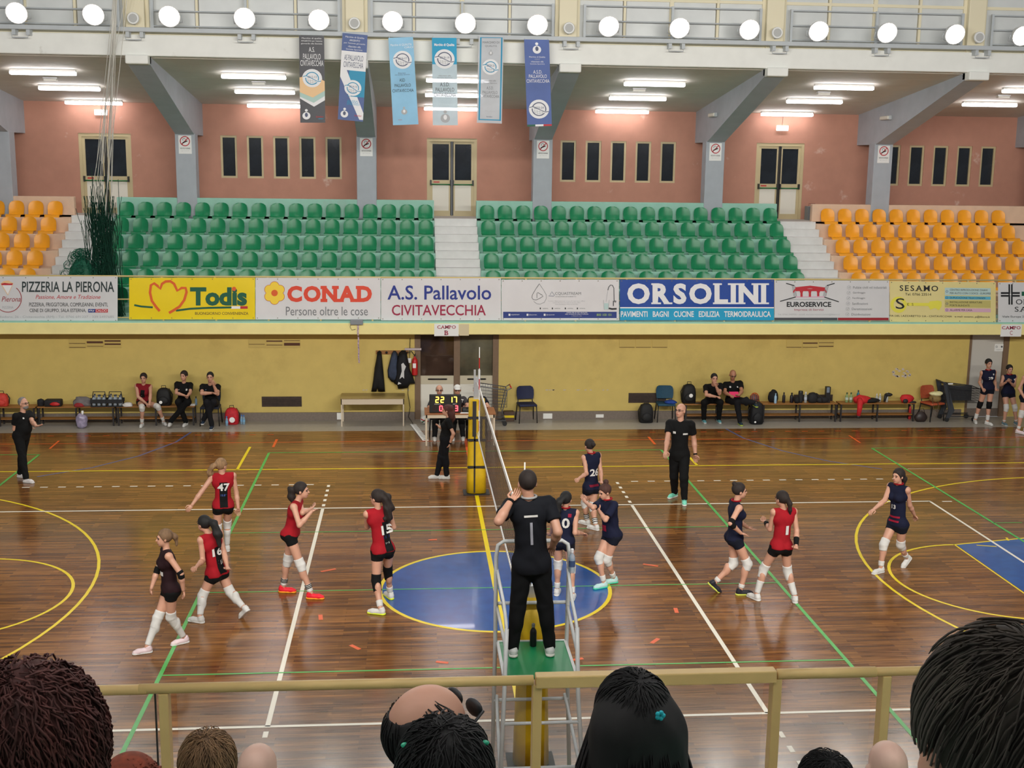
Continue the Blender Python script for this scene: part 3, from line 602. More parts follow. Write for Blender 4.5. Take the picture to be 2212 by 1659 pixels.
# 9 cross
t, P, f = banner(2156, 610, 2330, 696, 'wht2', 'white vinyl banner with a black cross emblem at the gallery end', seed=9)
P.q('black', 2178.5, 614, 2187.5, 658); P.q('black', 2162, 631, 2203, 641); Q = Print(f(.009)); Q.q('white', 2182.2, 614, 2183.8, 658); Q.q('white', 2162, 635.2, 2203, 636.8); P.q('green', 2207, 630, 2260, 639)
slab(P, 'black', 'OR', 2208, 652, 27, 11, bold=.0, gap=.15); slab(P, 'black', 'SA', 2205, 668, 26, 11, bold=.0, gap=.15); P.t('black', 'Viale Europa 24 - Civitavecchia', 2215, 684.5, 100, 5.5); P.done(t); Q.done(t)

# ---- quality-mark pennants hanging from the lamp bar
def pennant(TL, TR, BL, BR, col, label, alpha=1.):
    y = 15.98; c = W((BL[0]+BR[0])/2, (BL[1]+BR[1])/2, y); t = thing('hanging_pennant', label, 'pennant', (c.x, y, c.z))
    A, B_, C_, D_ = [W(*q, y) for q in (TL, TR, BL, BR)]
    f = lambda d: (lambda u, v: (A*(1-u)+B_*u)*(1+v)+(C_*(1-u)+D_*u)*(-v)+Vector((0, .004*math.sin(5*v+2*u)-d, 0)))
    mb = MB(); quad2(mb, 0, 0, 1, -1, f(0), 6, 20); m = mat('pennant_'+str(len(MATS)), col, .5, .12, 1.5)
    if alpha < 1: m.node_tree.nodes['Principled BSDF'].inputs['Alpha'].default_value = alpha
    k = len(mb.v); bk = [(v[0], v[1]+.003, v[2]) for v in mb.v]; fs = [tuple(reversed([i+k for i in q])) for q in mb.f]; mb.v += bk; mb.f += fs; mb.m += [0]*len(fs); mb.build('cloth', m, t, True)
    st = MB(); st.tube([f(0)(.04, -.005), (f(0)(.04, 0).x, 16.06, 9.45)], .004, 5); st.tube([f(0)(.96, -.005), (f(0)(.96, 0).x, 16.06, 9.45)], .004, 5); st.build('cord', M_WHT, t)
    return t, Print(f(.006)), Print(f(.011)), Print(f(.016))
ASP = .27                                            # width / height of a pennant
def seal(P, Q, R, cx, cy, col, year, r=.38, disc=True):
    """ring emblem with a net and the season"""
    e = lambda pr, nm, r0, r1, a0=0, a1=2*PI: ring2(pr.c(nm), cx, -cy, r0, r1, pr.fn, a0, a1, 28, ASP)
    if disc: disc2(P.c('white'), cx, -cy, r, P.fn, 28, ASP)
    e(Q, col, r*.62, r*.72, -.35, PI-.35); e(Q, col, r*.62, r*.72, PI-.1, 2*PI-.7)
    line2(Q.c(col), [(cx-r*.95, -cy+.02), (cx-r*.6, -cy+.03), (cx+r*.6, -cy-.035), (cx+r*.95, -cy-.03)], .008, Q.fn)
    for i in range(4): line2(Q.c('lgrey'), [(cx-r*.45+i*r*.26, -cy-.012), (cx-r*.4+i*r*.24, -cy-.06)], .012, Q.fn)
    for i in range(2): line2(Q.c('lgrey'), [(cx-r*.5, -cy-.02-.02*i), (cx+r*.45, -cy-.035-.02*i)], .004, Q.fn)
    text(R.c(col if col != 'teal' else 'slate', 'lettering'), year, cx, -cy+.016, r*.95, .024, R.fn)
def figure(P, Q, cx, cy, s, col='white', core='slate'):
    """little figure emblem: ball over a cupped body"""
    disc2(P.c(col), cx, -cy, s, P.fn, 20, ASP); disc2(P.c(col), cx, -cy+s*ASP*1.45, s*.36, P.fn, 16, ASP); disc2(Q.c(core), cx, -cy+s*.06, s*.38, Q.fn, 16, ASP*1.5)
t, P, Q, R = pennant((646, 76), (700, 77), (648.6, 265), (702.7, 265), K['char'], 'charcoal pennant with a peach chevron hanging under the lamp bar')
for i, s in enumerate(['Marchio di qualita', "ARGENTO per l'attivita", 'giovanile alla Societa']): P.t('white', s, .5, .035+.03*i, .85-.06*(i == 0), .02)
P.t('white', 'A.S.', .5, .16, .24, .055); P.t('white', 'PALLAVOLO', .5, .24, .7, .065); P.t('white', 'CIVITAVECCHIA', .5, .315, .92, .065)
P.p('white', [(0, .68), (0, .72), (.56, .815), (1, .74), (1, .66), (.5, .6)]); Q.p('mint', [(0, .62), (0, .7), (.55, .77), (1, .69), (1, .6), (.5, .5)]); R.p('peach', [(0, .48), (0, .65), (.52, .71), (1, .63), (1, .52), (.5, .45)])
P.disc('white', .5, .49, .4, sy=ASP); u = R.fn; seal(Print(lambda a, b: u(a, b)+Vector((0, -.002, 0))), Q, R, .5, .49, 'teal', '2012-13', disc=False)
Z = Print(lambda a, b: u(a, b)+Vector((0, -.003, 0))); seal(Z, Print(lambda a, b: u(a, b)+Vector((0, -.006, 0))), Print(lambda a, b: u(a, b)+Vector((0, -.009, 0))), .5, .49, 'teal', '2012-13'); Z.done(t)
ZZ = Print(lambda a, b: u(a, b)+Vector((0, -.006, 0))); seal(Print(u), ZZ, ZZ, .5, .49, 'teal', '2012-13', disc=False); ZZ.done(t)
figure(P, Q, .25, .92, .16); P.t('red', 'kinder', .79, .93, .3, .022); P.t('cyan', '+SPORT', .82, .955, .22, .014); P.done(t); Q.done(t); R.done(t)
t, P, Q, R = pennant((740, 71), (794, 76), (729.6, 258), (784, 263), srgb(74, 96, 152), 'slate blue pennant with a white panel hanging crooked from the lamp bar')
for i, s in enumerate(['Marchio di Qualita', 'ARGENTO', "per l'attivita giovanile", 'rilasciato alla', 'Societa Sportiva']): P.t('white', s, .5, .04+.035*i, (.75, .42, .85, .5, .65)[i], .022)
P.q('white', 0, .2, 1, .42, 4); P.q('teal', .35, .42, 1, .72, 3); P.p('white', [(0, .42), (.25, .42), (1, .9), (1, .98), (.85, .98), (0, .5)]); Q.t('slate', 'AS PALLAVOLO', .5, .275, .75, .065); Q.t('slate', 'CIVITAVECCHIA', .5, .355, .78, .065)
u = Q.fn; Z = Print(lambda a, b: u(a, b)+Vector((0, -.001, 0))); Y_ = Print(lambda a, b: u(a, b)+Vector((0, -.004, 0))); seal(Z, Y_, Y_, .53, .62, 'teal', '2014-15', r=.34); Z.done(t); Y_.done(t)
Q.t('cyan', 'SCUOLA', .55, .77, .4, .018); Q.t('cyan', 'FEDERALE', .56, .79, .45, .018); Q.t('cyan', 'DI PALLAVOLO', .58, .81, .5, .018); figure(Q, R, .25, .93, .15); Q.t('red', 'kinder', .8, .935, .28, .022); P.done(t); Q.done(t); R.done(t)
t, P, Q, R = pennant((839, 82), (892, 79.6), (849, 270.5), (904, 268.5), srgb(140, 196, 230), 'light blue pennant with dark lettering swinging beside two paler pennants')
P.t('white', 'Marchio di QUALITA', .5, .085, .86, .03); P.t('white', 'ORO', .8, .115, .35, .02); seal(P, Q, R, .52, .255, 'slate', '2016-17'); P.t('slate', 'Rilasciato', .47, .405, .3, .014); P.t('slate', 'alla Societa Sportiva', .48, .425, .6, .014)
P.t('dark', 'ASD', .46, .485, .22, .036); P.t('dark', 'PALLAVOLO', .47, .545, .64, .036); P.t('dark', 'CIVITAVECCHIA', .47, .605, .84, .036); figure(P, Q, .47, .85, .12, 'lgrey', 'white'); P.t('red', 'kinder', .3, .94, .15, .01); P.done(t); Q.done(t); R.done(t)
t, P, Q, R = pennant((933, 81.6), (986, 82), (935, 270.5), (989, 270.5), srgb(206, 226, 236), 'white and turquoise pennant with a round seal, tube lights shining through', .8)
P.q('cyan', 0, 0, 1, .3, 4); Q.t('white', 'Marchio di Qualita', .5, .08, .82, .035, bold=.03); Q2 = Print(lambda a, b: Q.fn(a, b)); seal(Q2, R, R, .5, .24, 'slate', '2018-19', r=.41); P.t('grey', 'rilasciato alla', .5, .43, .5, .014); P.t('grey', 'Societa Sportiva', .5, .455, .6, .014)
P.t('char', 'A.S.D.', .5, .53, .38, .045); P.t('char', 'PALLAVOLO', .5, .59, .75, .045); P.t('char', 'CIVITAVECCHIA', .5, .65, .88, .045); figure(P, Q, .5, .92, .19, 'lgrey', 'white'); P.done(t); Q2.done(t); Q.done(t); R.done(t)
t, P, Q, R = pennant((1034, 77), (1088, 77.5), (1030, 265), (1084, 267), srgb(206, 210, 216), 'pale grey pennant with a teal border, hanging beside a dark blue pennant', .85)
for q in ((.06, .02, .12, .97), (.9, .02, .96, .97)): P.q('teal', *q)
P.q('teal', .06, .018, .96, .026); P.q('teal', .06, .955, .96, .968); P.t('grey', 'MARCHIO DI', .5, .075, .66, .025); P.t('grey', 'QUALITÀ', .5, .115, .48, .028); figure(P, Q, .5, .2, .09, 'lgrey', 'white'); seal(P, Q, R, .5, .355, 'teal', '2020-21', r=.33, disc=True)
P.t('grey', 'rilasciato alla', .5, .51, .46, .017); P.t('grey', 'Societa Sportiva', .5, .54, .54, .017); P.t('grey', 'A.S.D.', .5, .595, .28, .034); P.t('grey', 'PALLAVOLO', .5, .645, .6, .034); P.t('grey', 'CIVITAVECCHIA', .5, .69, .74, .034); P.t('lgrey', 'data e firma', .5, .86, .4, .01); P.t('slate', 'kinder', .5, .925, .24, .016); P.done(t); Q.done(t); R.done(t)
t, P, Q, R = pennant((1132, 85), (1186, 86), (1139, 273.5), (1192, 272), srgb(70, 96, 164), 'dark blue pennant with a tricolour hem hanging before the raking bracket')
figure(P, Q, .5, .115, .17); P.t('white', 'Marchio di Qualita', .5, .2, .64, .02); P.t('lgrey', 'ORO', .5, .225, .2, .014); P.t('white', 'rilasciato alla', .5, .252, .5, .018); P.t('white', 'Societa Sportiva', .5, .28, .58, .018); P.t('white', 'A.S.D.', .5, .37, .36, .04); P.t('white', 'PALLAVOLO', .5, .42, .72, .04); P.t('white', 'CIVITAVECCHIA', .5, .475, .92, .04)
seal(P, Q, R, .5, .8, 'slate', '2022-24', r=.41); P.q('green', 0, .978, .33, 1); P.q('white', .33, .978, .66, 1); P.q('red', .66, .978, 1, 1); P.done(t); Q.done(t); R.done(t)

# ---- floodlights on the bar
def make_flood():
    t = thing('floodlight', 'round white floodlight mounted on the bar below the high windows', 'floodlight', (0, 0, 0), 0, 'floodlights in a row on the lamp bar')
    MB().lathe((0, 0, 0), [(.05, .34), (.12, .3), (.2, .12), (.245, .0), (.25, -.02), (.235, -.02), (.22, .0)], 20, 'y').build('housing', M_WHT, t, 40, True)
    MB().lathe((0, 0, 0), [(.01, -.03), (.16, -.022), (.232, -.005), (.232, .005)], 20, 'y').build('lens', M_LENS, t, 40, True)
    MB().tube([(-.26, .06, 0), (-.26, .1, -.16), (0, .16, -.24), (.26, .1, -.16), (.26, .06, 0)], .014, 6).build('yoke', M_STEEL, t, True, True)
    MB().box((-.03, .1, -.3), (.03, .2, -.2)).build('clamp', M_STEEL, t, local=True)
    return t
fl = make_flood(); first = True
for x in LAMP_X:
    for far in (True, False):
        o = fl if first else copy_tree(fl); first = False
        o.location = (x, 15.9, 9.74) if far else (x, -7.35, 9.74); o.rotation_euler = (math.radians(22), 0, 0 if far else PI)
        if not far: o['label'] = 'round white floodlight on the spectator side bar, facing the gallery'; o['group'] = 'floodlights on the spectator side'
nb = struct(B((-20, -7.6, 9.4), (20, -7.5, 9.5)).build('beam', M_STEEL))
# ---- tube lights, emergency lights and signs
def make_tube():
    t = thing('tube_light', 'lit fluorescent tube light on the sloping gallery ceiling', 'ceiling light', (0, 0, 0), 0, 'tube lights under the gallery ceiling')
    B((-.8, -.06, 0), (.8, .06, .05)).build('housing', M_WHT, t, local=True); MB().bevbox((-.8, -.065, -.075), (.8, .065, 0), .02).build('diffuser', M_TUBE, t, local=True)
    return t
tl = make_tube(); first = True
for c in (-10.4, -5.23, -.08, 5.04, 10.1, 15.25):
    for y in (18.35, 20.65, 23.1):
        if c == 15.25 and y == 23.1: continue
        o = tl if first else copy_tree(tl); first = False; o.location = (c, y, zc(y)-.06); o.rotation_euler = (math.radians(-6), 0, 0); rw_ = {18.35: 'the row nearest the white beam', 20.65: 'the middle row', 23.1: 'the row along the terracotta wall'}[y]; o['label'] = 'lit tube light on the gallery ceiling, in '+rw_; o['group'] = 'tube lights in '+rw_
for c in (-5.1, -2.55, 0, 2.55, 5.1):
    for y in (-8.7, -10.2, -11.7): o = copy_tree(tl); o.location = (c, y, 8.35); o.rotation_euler = (math.radians(6), 0, 0); o['label'] = 'lit tube light above the spectator seats'; o['group'] = 'tube lights above the spectators'  # unseen; mirrors the far gallery, with extra tubes added to brighten handrail and heads
struct(B((-9, -14.5, 8.45), (9, -8.2, 8.55)).build('ceiling_front', M_CEIL))
first = None
for c in (-10.4, -5.1, -.1, 5.0, 10.1, 15.2):
    if first is None:
        first = thing('emergency_light', 'small white emergency light between the ceiling tubes', 'emergency light', (0, 0, 0), 0, 'emergency lights on the gallery ceiling')
        B((-.18, -.08, 0), (.18, .08, .03)).build('base', M_WHT, first, local=True); MB().bevbox((-.17, -.07, -.06), (.17, .07, 0), .015).build('diffuser', mat('milky', srgb(225, 222, 210), .4), first, local=True); o = first
    else: o = copy_tree(first)
    o.location = (c-.15, 19.5, zc(19.5)-.03)
for px, py in ((218, 243), (1690, 277)):
    c = W(px, py, YW-.05); t = thing('exit_lamp', 'small white illuminated box above the gallery door', 'exit sign', c, 0, 'white boxes above gallery doors'); MB().bevbox((-.18, -.05, -.08), (.18, .05, .08), .015).build('case', mat('lit_box', (1, 1, .95), .5, emit=1.2), t, local=True); MB().tube([(0, .03, .08), (.01, .03, .3), (.02, .04, .42)], .006, 5).build('cable', M_BLK, t, local=True)
for px, py in ((1532, 233), (1899, 240)):
    k = 7.65 if px < 1700 else 12.75; c = Vector((k-.26, W(px, py, 20.5).y if 0 else 21.2, zc(21.2)-.42)); t = thing('bracket_lamp', 'unlit tube lamp on the side of a grey raking bracket', 'lamp', c, 0, 'unlit lamps on the brackets')
    MB().bevbox((-.09, -.32, -.06), (0, .32, .06), .02).build('case', M_STEEL, t, local=True); MB().bevbox((-.13, -.3, -.05), (-.08, .3, .05), .02).build('diffuser', mat('milky', srgb(225, 222, 210), .4), t, local=True)
for k in range(-2, 3):
    x = 2.55+PITCHX*k; t = thing('no_smoking_sign', 'white no smoking notice on a grey column', 'sign', (x, 21.97, 6.97), 0, 'no smoking notices on the columns')
    B((x-.18, 21.968, 6.68), (x+.18, 21.98, 7.19)).build('board', M_WHT, t); f = flat((x, 21.962, 6.97), (1, 0, 0)); P = Print(f); P.ring('red', 0, -.06, .115, .14); P.l('red', [(-.09, .03), (.09, -.15)], .025); P.l('black', [(-.07, -.01), (.07, -.07)], .03); P.ring('grey', -.02, -.1, .03, .045, 0, 4); P.t('black', 'VIETATO FUMARE', 0, .14, .28, .04); P.t('lgrey', 'Legge 11 novembre 1975', 0, .21, .22, .02); P.done(t)
for k in range(-2, 3):
    x = 2.5+PITCHX*k; s = (-1)**k; t = thing('horn_speaker', 'round white loudspeaker on a cream pilaster above the beam', 'loudspeaker', (x, 16.3, 9.72), 0, 'round loudspeakers on the pilasters')
    MB().lathe((x, 16.28, 9.72), [(.13, -.03), (.14, .0), (.12, .02), (.07, .1), (.05, .16)], 18, 'y').build('horn', M_WHT, t, 40); MB().lathe((x, 16.26, 9.72), [(.02, -.012), (.1, -.01), (.1, .0)], 18, 'y').build('grille', mat('grey_mesh', srgb(190, 190, 188), .6), t, 40); MB().tube([(x, 16.36, 9.72), (x, 16.4, 9.6), (x, 16.45, 9.6)], .02, 6).build('bracket', M_STEEL, t)
# grey bin with a handle by the gallery door
c = W(1746, 474, 23.2); t = thing('grey_bucket', 'grey lidded bin with a wire handle by the gallery door', 'bin', (11.05, 23.15, 4.93)); MB().bevbox((-.17, -.15, 0), (.17, .15, .42), .01).build('body', mat('bin_grey', srgb(120, 124, 126), .5), t, local=True); MB().tube([(-.1, 0, .42), (-.1, 0, .5), (.1, 0, .5), (.1, 0, .42)], .008, 6).build('handle', mat('rust_wire', srgb(120, 70, 55), .5), t, local=True)

# ---- gathered safety net on cords
M_NET = mat('net_green', srgb(8, 62, 46), .7, .3, 20); M_ROPE = mat('pale_rope', srgb(216, 214, 206), .7)
top = Vector((-7.75, 15.2, 10.9)); bx = W(222, 520, 17.3).x; bz = 2.62
t = thing('safety_net', 'dark green safety net gathered in a hanging bunch with a pile at its foot', 'net', (bx, 17.3, bz))
rnd = random.Random(3)
rp = MB(); ANG = []
for i in range(16):
    ex = bx+rnd.uniform(-.3, .3); ez = rnd.uniform(5.0, 6.6); ANG.append((ex, ez)); tp = top+Vector((rnd.uniform(-.06, .06), rnd.uniform(-.05, .05), 0))
    if i < 2: tp = top+Vector((.28, .1, 0))
    rp.tube([tp, (ex*.75+tp.x*.25, 16.75, ez*.75+tp.z*.25), (ex, 17.28, ez)], .007, 4)
rp.build('cord', M_ROPE, t)
nt_ = MB()
for i in range(190):
    ex = bx+rnd.gauss(0, .2); z = rnd.choice([5.0, 5.15, 5.3, 5.45, 5.6]) if i < 170 else rnd.uniform(5.6, 6.3); bxx = bx+rnd.uniform(-.44, .44); p = []
    for k in range(12):
        u = k/11; wv = .03*(1-abs(2*u-1)); p.append((ex*(1-u)+bxx*u+rnd.gauss(0, wv)*.7, 17.3+rnd.gauss(0, .05)+.1*math.sin(i), z*(1-u)+bz*u))
    nt_.tube(p, .0075, 3, cap=False)
for i in range(90):
    u = rnd.uniform(.1, .9); a = rnd.uniform(0, 6.28); w_ = .1+.27*u; z = 5.4*(1-u)+bz*u; nt_.tube([(bx+w_*math.cos(a+.5*k)*1.0, 17.3+.12*math.sin(a+.5*k), z-.05*abs(math.sin(k*1.3))) for k in range(6)], .006, 3, cap=False)
nt_.build('net_bunch', M_NET, t, kind='stuff')
pl = MB(); px_ = W(172, 580, 17.3).x
pl.ell((px_+.05, 17.35, 3.2), (.4, .3, .9), 14, 8)
for i in range(170):
    a = rnd.uniform(0, 6.28); e = rnd.uniform(-.1, 1.5); r0 = Vector((math.cos(a)*math.cos(e)*.48, math.sin(a)*math.cos(e)*.34, math.sin(e)*1.0)); cc = Vector((px_+.05, 17.33, 3.2))+r0; q = []; ax = rnd.uniform(.05, .14); ph = rnd.uniform(0, 6)
    for k in range(8): q.append(cc+Vector((ax*math.cos(k*.8+ph), ax*.6*math.sin(k*1.1+ph*2), ax*math.sin(k*.8+ph))))
    pl.tube(q, .0065, 3, cap=False)
pl.build('net_pile', mat('net_green_light', srgb(12, 92, 68), .65, .3, 16), t, kind='stuff')
# ================================================================ COURT EQUIPMENT
M_PAD = mat('yellow_padding', srgb(206, 168, 18), .5, .12, 6, bump=.3); M_CHROME = mat('post_metal', srgb(200, 202, 205), .3, metal=.6)
M_TAPE = mat('white_tape', srgb(232, 230, 226), .6); M_CORDK = mat('net_cord', srgb(58, 46, 38), .7); M_STRAP = mat('black_strap', (.015, .014, .014), .6)
NZ1, NZ0 = 2.28, 1.28
def post(y, label, s):
    t = thing('net_post', label, 'post', (0, y, 0)); z = 2.5 if s > 0 else 2.2
    a = MB(); a.box((-.05, y-.04, 0), (.05, y+.04, z-.15)); a.box((-.065, y-.03, z-.6), (-.025, y+.03, z)); a.box((.02, y-.03, z-.6), (.065, y+.03, z)); a.build('pole', M_CHROME, t)
    b = MB(); n = 14
    for k, (zz, w, d) in enumerate(((.03, .2, .17), (.4, .19, .165), (.9, .175, .155), (1.5, .165, .15), (1.92, .16, .145))): b.v += [(w*math.copysign(abs(math.cos(2*PI*j/n))**.6, math.cos(2*PI*j/n)), y+d*math.copysign(abs(math.sin(2*PI*j/n))**.6, math.sin(2*PI*j/n)), zz) for j in range(n)]
    for k in range(4): b.f += [(k*n+j, k*n+(j+1) % n, (k+1)*n+(j+1) % n, (k+1)*n+j) for j in range(n)]
    b.f += [tuple(reversed(range(n))), tuple(4*n+j for j in range(n))]; b.m = [0]*len(b.f); b.build('padding', M_PAD, t, True)
    c = MB()
    for zz in (.55, 1.1, 1.55): c.box((-.185, y-s*.17-.01, zz), (.185, y-s*.17+.015, zz+.045)) if s > 0 else None
    if s > 0: c.box((-.06, y-.18, .05), (-.03, y-.15, 1.9)); c.box((-.09, y-.19, 1.2), (-.02, y-.15, 1.9)); c.box((.05, y-.19, 1.15), (.1, y-.15, 1.6)); c.build('strap', M_STRAP, t)
    MB().box((-.26, y-.2, 0), (.26, y+.2, .02)).build('base_plate', M_STRAP, t)
    return t
post(9.98, 'padded yellow net post beside the scorers table', 1); post(-1.02, 'padded yellow net post in front of the referee stand', -1)
t = thing('volleyball_net', 'volleyball net with white bands stretched between the padded posts', 'net', (0, 4.5, 0))
m = MB()
for k in range(95): y = -.25+.1*k; m.box((-.002, y-.002, NZ0), (.002, y+.002, NZ1))
for k in range(10): z = NZ0+.1*k; m.box((-.002, -.25, z-.002), (.002, 9.25, z+.002))
m.build('net_mesh', M_CORDK, t, kind='stuff')
for z, h in ((NZ1, .07), (NZ0, .045)): B((-.008, -.25, z-h/2), (.008, 9.25, z+h/2)).build('net_band', M_TAPE, t)
for y in (0, 9): B((-.01, y-.025, NZ0), (.01, y+.025, NZ1)).build('side_band', M_TAPE, t)
c = MB()
for z in (NZ1, NZ0): c.tube([(0, 9.25, z), (0, 9.95, z-.02)], .006, 5); c.tube([(0, -.25, z), (0, -1.0, z-.02)], .006, 5)
c.build('tension_cord', M_TAPE, t)
for y, zt in ((9.0, 3.1), (0.0, 3.14)):
    a = MB(); 
    for k in range(9):
        a.mi = k % 2; a.tube([(-.012, y, NZ0+(zt-NZ0)*k/9), (-.012, y, NZ0+(zt-NZ0)*(k+1)/9)], .009, 6)
    a.build('antenna', [M_TAPE, M_RED], t)
# referee stand
t = thing('referee_stand', 'white tubular referee stand with a green platform', 'referee stand', (-.03, -1.7, 0)); M_WTUBE = mat('white_tube', srgb(206, 208, 208), .4, .06, 8)
PZ = 1.5
def tb(name, pts, r=.02, mm=None): MB().tube(pts, r, 8).build(name, mm or M_WTUBE, t, True)
tb('rear_frame', [(-.44, -1.25, .0), (-.42, -1.24, PZ), (-.42, -1.24, 2.45), (-.40, -1.24, 2.57), (-.34, -1.24, 2.61), (.27, -1.24, 2.61), (.33, -1.24, 2.57), (.35, -1.24, 2.45), (.34, -1.24, PZ), (.4, -1.25, .0)], .022)
for s in (-1, 1):
    xx = -.41 if s < 0 else .34; xn = -.375 if s < 0 else .32
    tb('front_leg', [(xn+s*.09, -2.42, 0), (xn+s*.02, -2.16, 1.3), (xn, -2.12, 2.0)], .022)
    tb('hand_rail', [(xx, -1.22, 2.3), (xn, -1.75, 2.12), (xn, -2.0, 2.05), (xn, -2.12, 1.98)], .018); tb('side_brace', [(xx, -1.21, 1.9), (xn, -2.1, 1.78)], .018)
    tb('side_brace', [(xx-.01*s, -1.25, .9), (xn+s*.06, -2.32, .5)], .018)
    B((xx+s*.05-.08, -1.35, 0), (xx+s*.05+.08, -1.18, .015)).build('foot_plate', mat('stand_green', srgb(18, 130, 78), .4), t)
tb('cross_rail', [(-.41, -1.21, 1.92), (.34, -1.21, 1.92)], .02); tb('cross_rail', [(-.43, -1.25, .85), (.37, -1.25, .85)], .02)
for z, yy in ((1.05, -2.21), (.62, -2.3)): tb('rung', [(-.4, yy, z), (.345, yy, z)], .018)
MB().bevbox((-.385, -2.12, PZ-.03), (.315, -1.24, PZ), .005).build('platform', mat('stand_green', srgb(18, 130, 78), .4), t)
e = MB(); e.box((-.41, -2.14, PZ-.035), (-.38, -1.22, PZ+.008)); e.box((.31, -2.14, PZ-.035), (.34, -1.22, PZ+.008)); e.box((-.4, -1.245, PZ-.035), (.33, -1.22, PZ+.01)); e.build('platform_edge', M_WTUBE, t)

# ---- generic small things
def bottle(x, y, z, h, r, col, cap, label, cat='bottle', clear=False, name='water_bottle', group=None, band=None):
    t = thing(name, label, cat, (x, y, z), 0, group); hb = h*.86
    m = mat('bottle_%d' % len(MATS), col, .15 if clear else .4)
    if clear: m.node_tree.nodes['Principled BSDF'].inputs['Alpha'].default_value = .55
    MB().lathe((0, 0, 0), [(r*.9, 0), (r, .01), (r, hb*.72), (r*.85, hb*.82), (r*.42, hb*.93), (r*.4, hb)], 12).build('body', m, t, 50, True)
    MB().lathe((0, 0, 0), [(r*.5, hb-.005), (r*.5, h-.005), (r*.3, h)], 10).build('cap', mat('cap_%d' % len(MATS), cap, .4), t, 50, True)
    if band: MB().lathe((0, 0, 0), [(r*1.03, hb*.3), (r*1.03, hb*.6)], 12).build('wrapper', mat('wrap_%d' % len(MATS), band, .5), t, 50, True)
    return t
def blob(mb, c, r, seed, amp=.12, n=14, k=9):
    """lumpy ellipsoid (cloth, bags)"""
    rn = random.Random(seed); ph = [rn.uniform(0, 6) for _ in range(6)]; i0 = len(mb.v); mb.ell((0, 0, 0), (1, 1, 1), n, k)
    for i in range(i0, len(mb.v)):
        x, y, z = mb.v[i]; s = 1+amp*(math.sin(3*x+ph[0])+math.sin(4*y+ph[1])+math.sin(3*z+ph[2]))*.6+amp*.4*math.sin(7*x+5*z+ph[3]); z2 = max(z*s, -.8)
        mb.v[i] = (c[0]+x*s*r[0], c[1]+y*s*r[1], c[2]+z2*r[2])
    return mb
def backpack(x, y, z, w, d, h, col, label, rz=0, mark=None, name='backpack'):
    t = thing(name, label, 'backpack', (x, y, z), rz); m = mat('pack_%d' % len(MATS), col, .7, .2, 20)
    b = MB(); n = 16; prof = [(0, .86), (.04, 1.0), (.5, 1.0), (.75, .92), (.9, .72), (.97, .45), (1.0, .15)]
    for zz, s in prof: b.v += [(w/2*s*math.copysign(abs(math.cos(2*PI*j/n))**.55, math.cos(2*PI*j/n)), d/2*s*math.copysign(abs(math.sin(2*PI*j/n))**.55, math.sin(2*PI*j/n)), zz*h) for j in range(n)]
    for i in range(len(prof)-1): b.f += [(i*n+j, i*n+(j+1) % n, (i+1)*n+(j+1) % n, (i+1)*n+j) for j in range(n)]
    b.f += [tuple(reversed(range(n))), tuple((len(prof)-1)*n+j for j in range(n))]; b.m = [0]*len(b.f); b.build('body', m, t, True, True)
    blob(MB(), (0, -d*.5, h*.3), (w*.38, d*.2, h*.24), 3, .05).build('front_pocket', m, t, True, True)
    MB().tube([(-.05, 0, h-.01), (-.05, 0, h+.05), (.05, 0, h+.05), (.05, 0, h-.01)], .009, 6).build('handle', M_STRAP, t, True, True)
    for s in (-1, 1): MB().tube([(s*w*.3, d*.4, h*.9), (s*w*.5, d*.55, h*.55), (s*w*.46, d*.4, h*.1)], .014, 5).build('strap', M_STRAP, t, True, True)
    if mark: MB().lathe((mark[0], -d*.52-.012 if mark[1] > h*.55 else -d*.7-.012, mark[1]), [(.005, -.004), (mark[2], 0), (mark[2], .01)], 12, 'y').build('emblem', M_WHT, t, local=True)
    return t
def cloth(x, y, z, r, col, label, seed, cat='garment', amp=.22, name='garment'):
    o = blob(MB(), (x, y, z+r[2]*.78), r, seed, amp, 16, 10).build(name, mat('cloth_%d' % len(MATS), col, .8, .2, 14), None, True); return tag(o, label, cat)

M_BWOOD = mat('bench_wood', srgb(150, 100, 48), .45, .25, 6, streak=(.4, 8, 8)); M_DMET = mat('dark_metal', srgb(38, 34, 34), .5)
BZ = .49
def bench(x0, x1, label, y=16.62, legs=3):
    t = thing('bench', label, 'bench', ((x0+x1)/2, y, 0)); y0, y1 = y-.17, y+.17
    for k in range(3): a = y0+k*.117; MB().bevbox((x0, a, BZ-.03), (x1, a+.108, BZ), .006).build('seat_plank', M_BWOOD, t)
    for k in range(2): a = y0+.06+k*.12; MB().bevbox((x0+.04, a, .155), (x1-.04, a+.11, .18), .005).build('shelf_plank', M_BWOOD, t)
    for k in range(legs):
        x = x0+.04+(x1-x0-.08)*k/(legs-1); f = MB()
        for yy in (y0+.02, y1-.02): f.box((x-.018, yy-.018, 0), (x+.018, yy+.018, BZ-.03))
        f.box((x-.018, y0+.02, BZ-.06), (x+.018, y1-.02, BZ-.03)); f.box((x-.015, y0+.02, .125), (x+.015, y1-.02, .155)); f.build('leg_frame', M_DMET, t)
    return t
px = lambda a, y=16.5, b=880: W(a, b, y).x
bench(px(-80), px(77), 'wooden bench with a red bag, at the far end from the coat rack'); bench(px(81), px(248), 'wooden bench holding the bottle carriers'); bench(px(252), px(421), 'wooden bench where a player in red and a woman in black sit')
bench(px(1478), px(1628), 'wooden bench where two men in black polo shirts sit'); bench(px(1646), px(1808), 'wooden bench lined with black bottles and a tall black case'); bench(px(1813), px(1976), 'wooden bench with red garments lying on it')
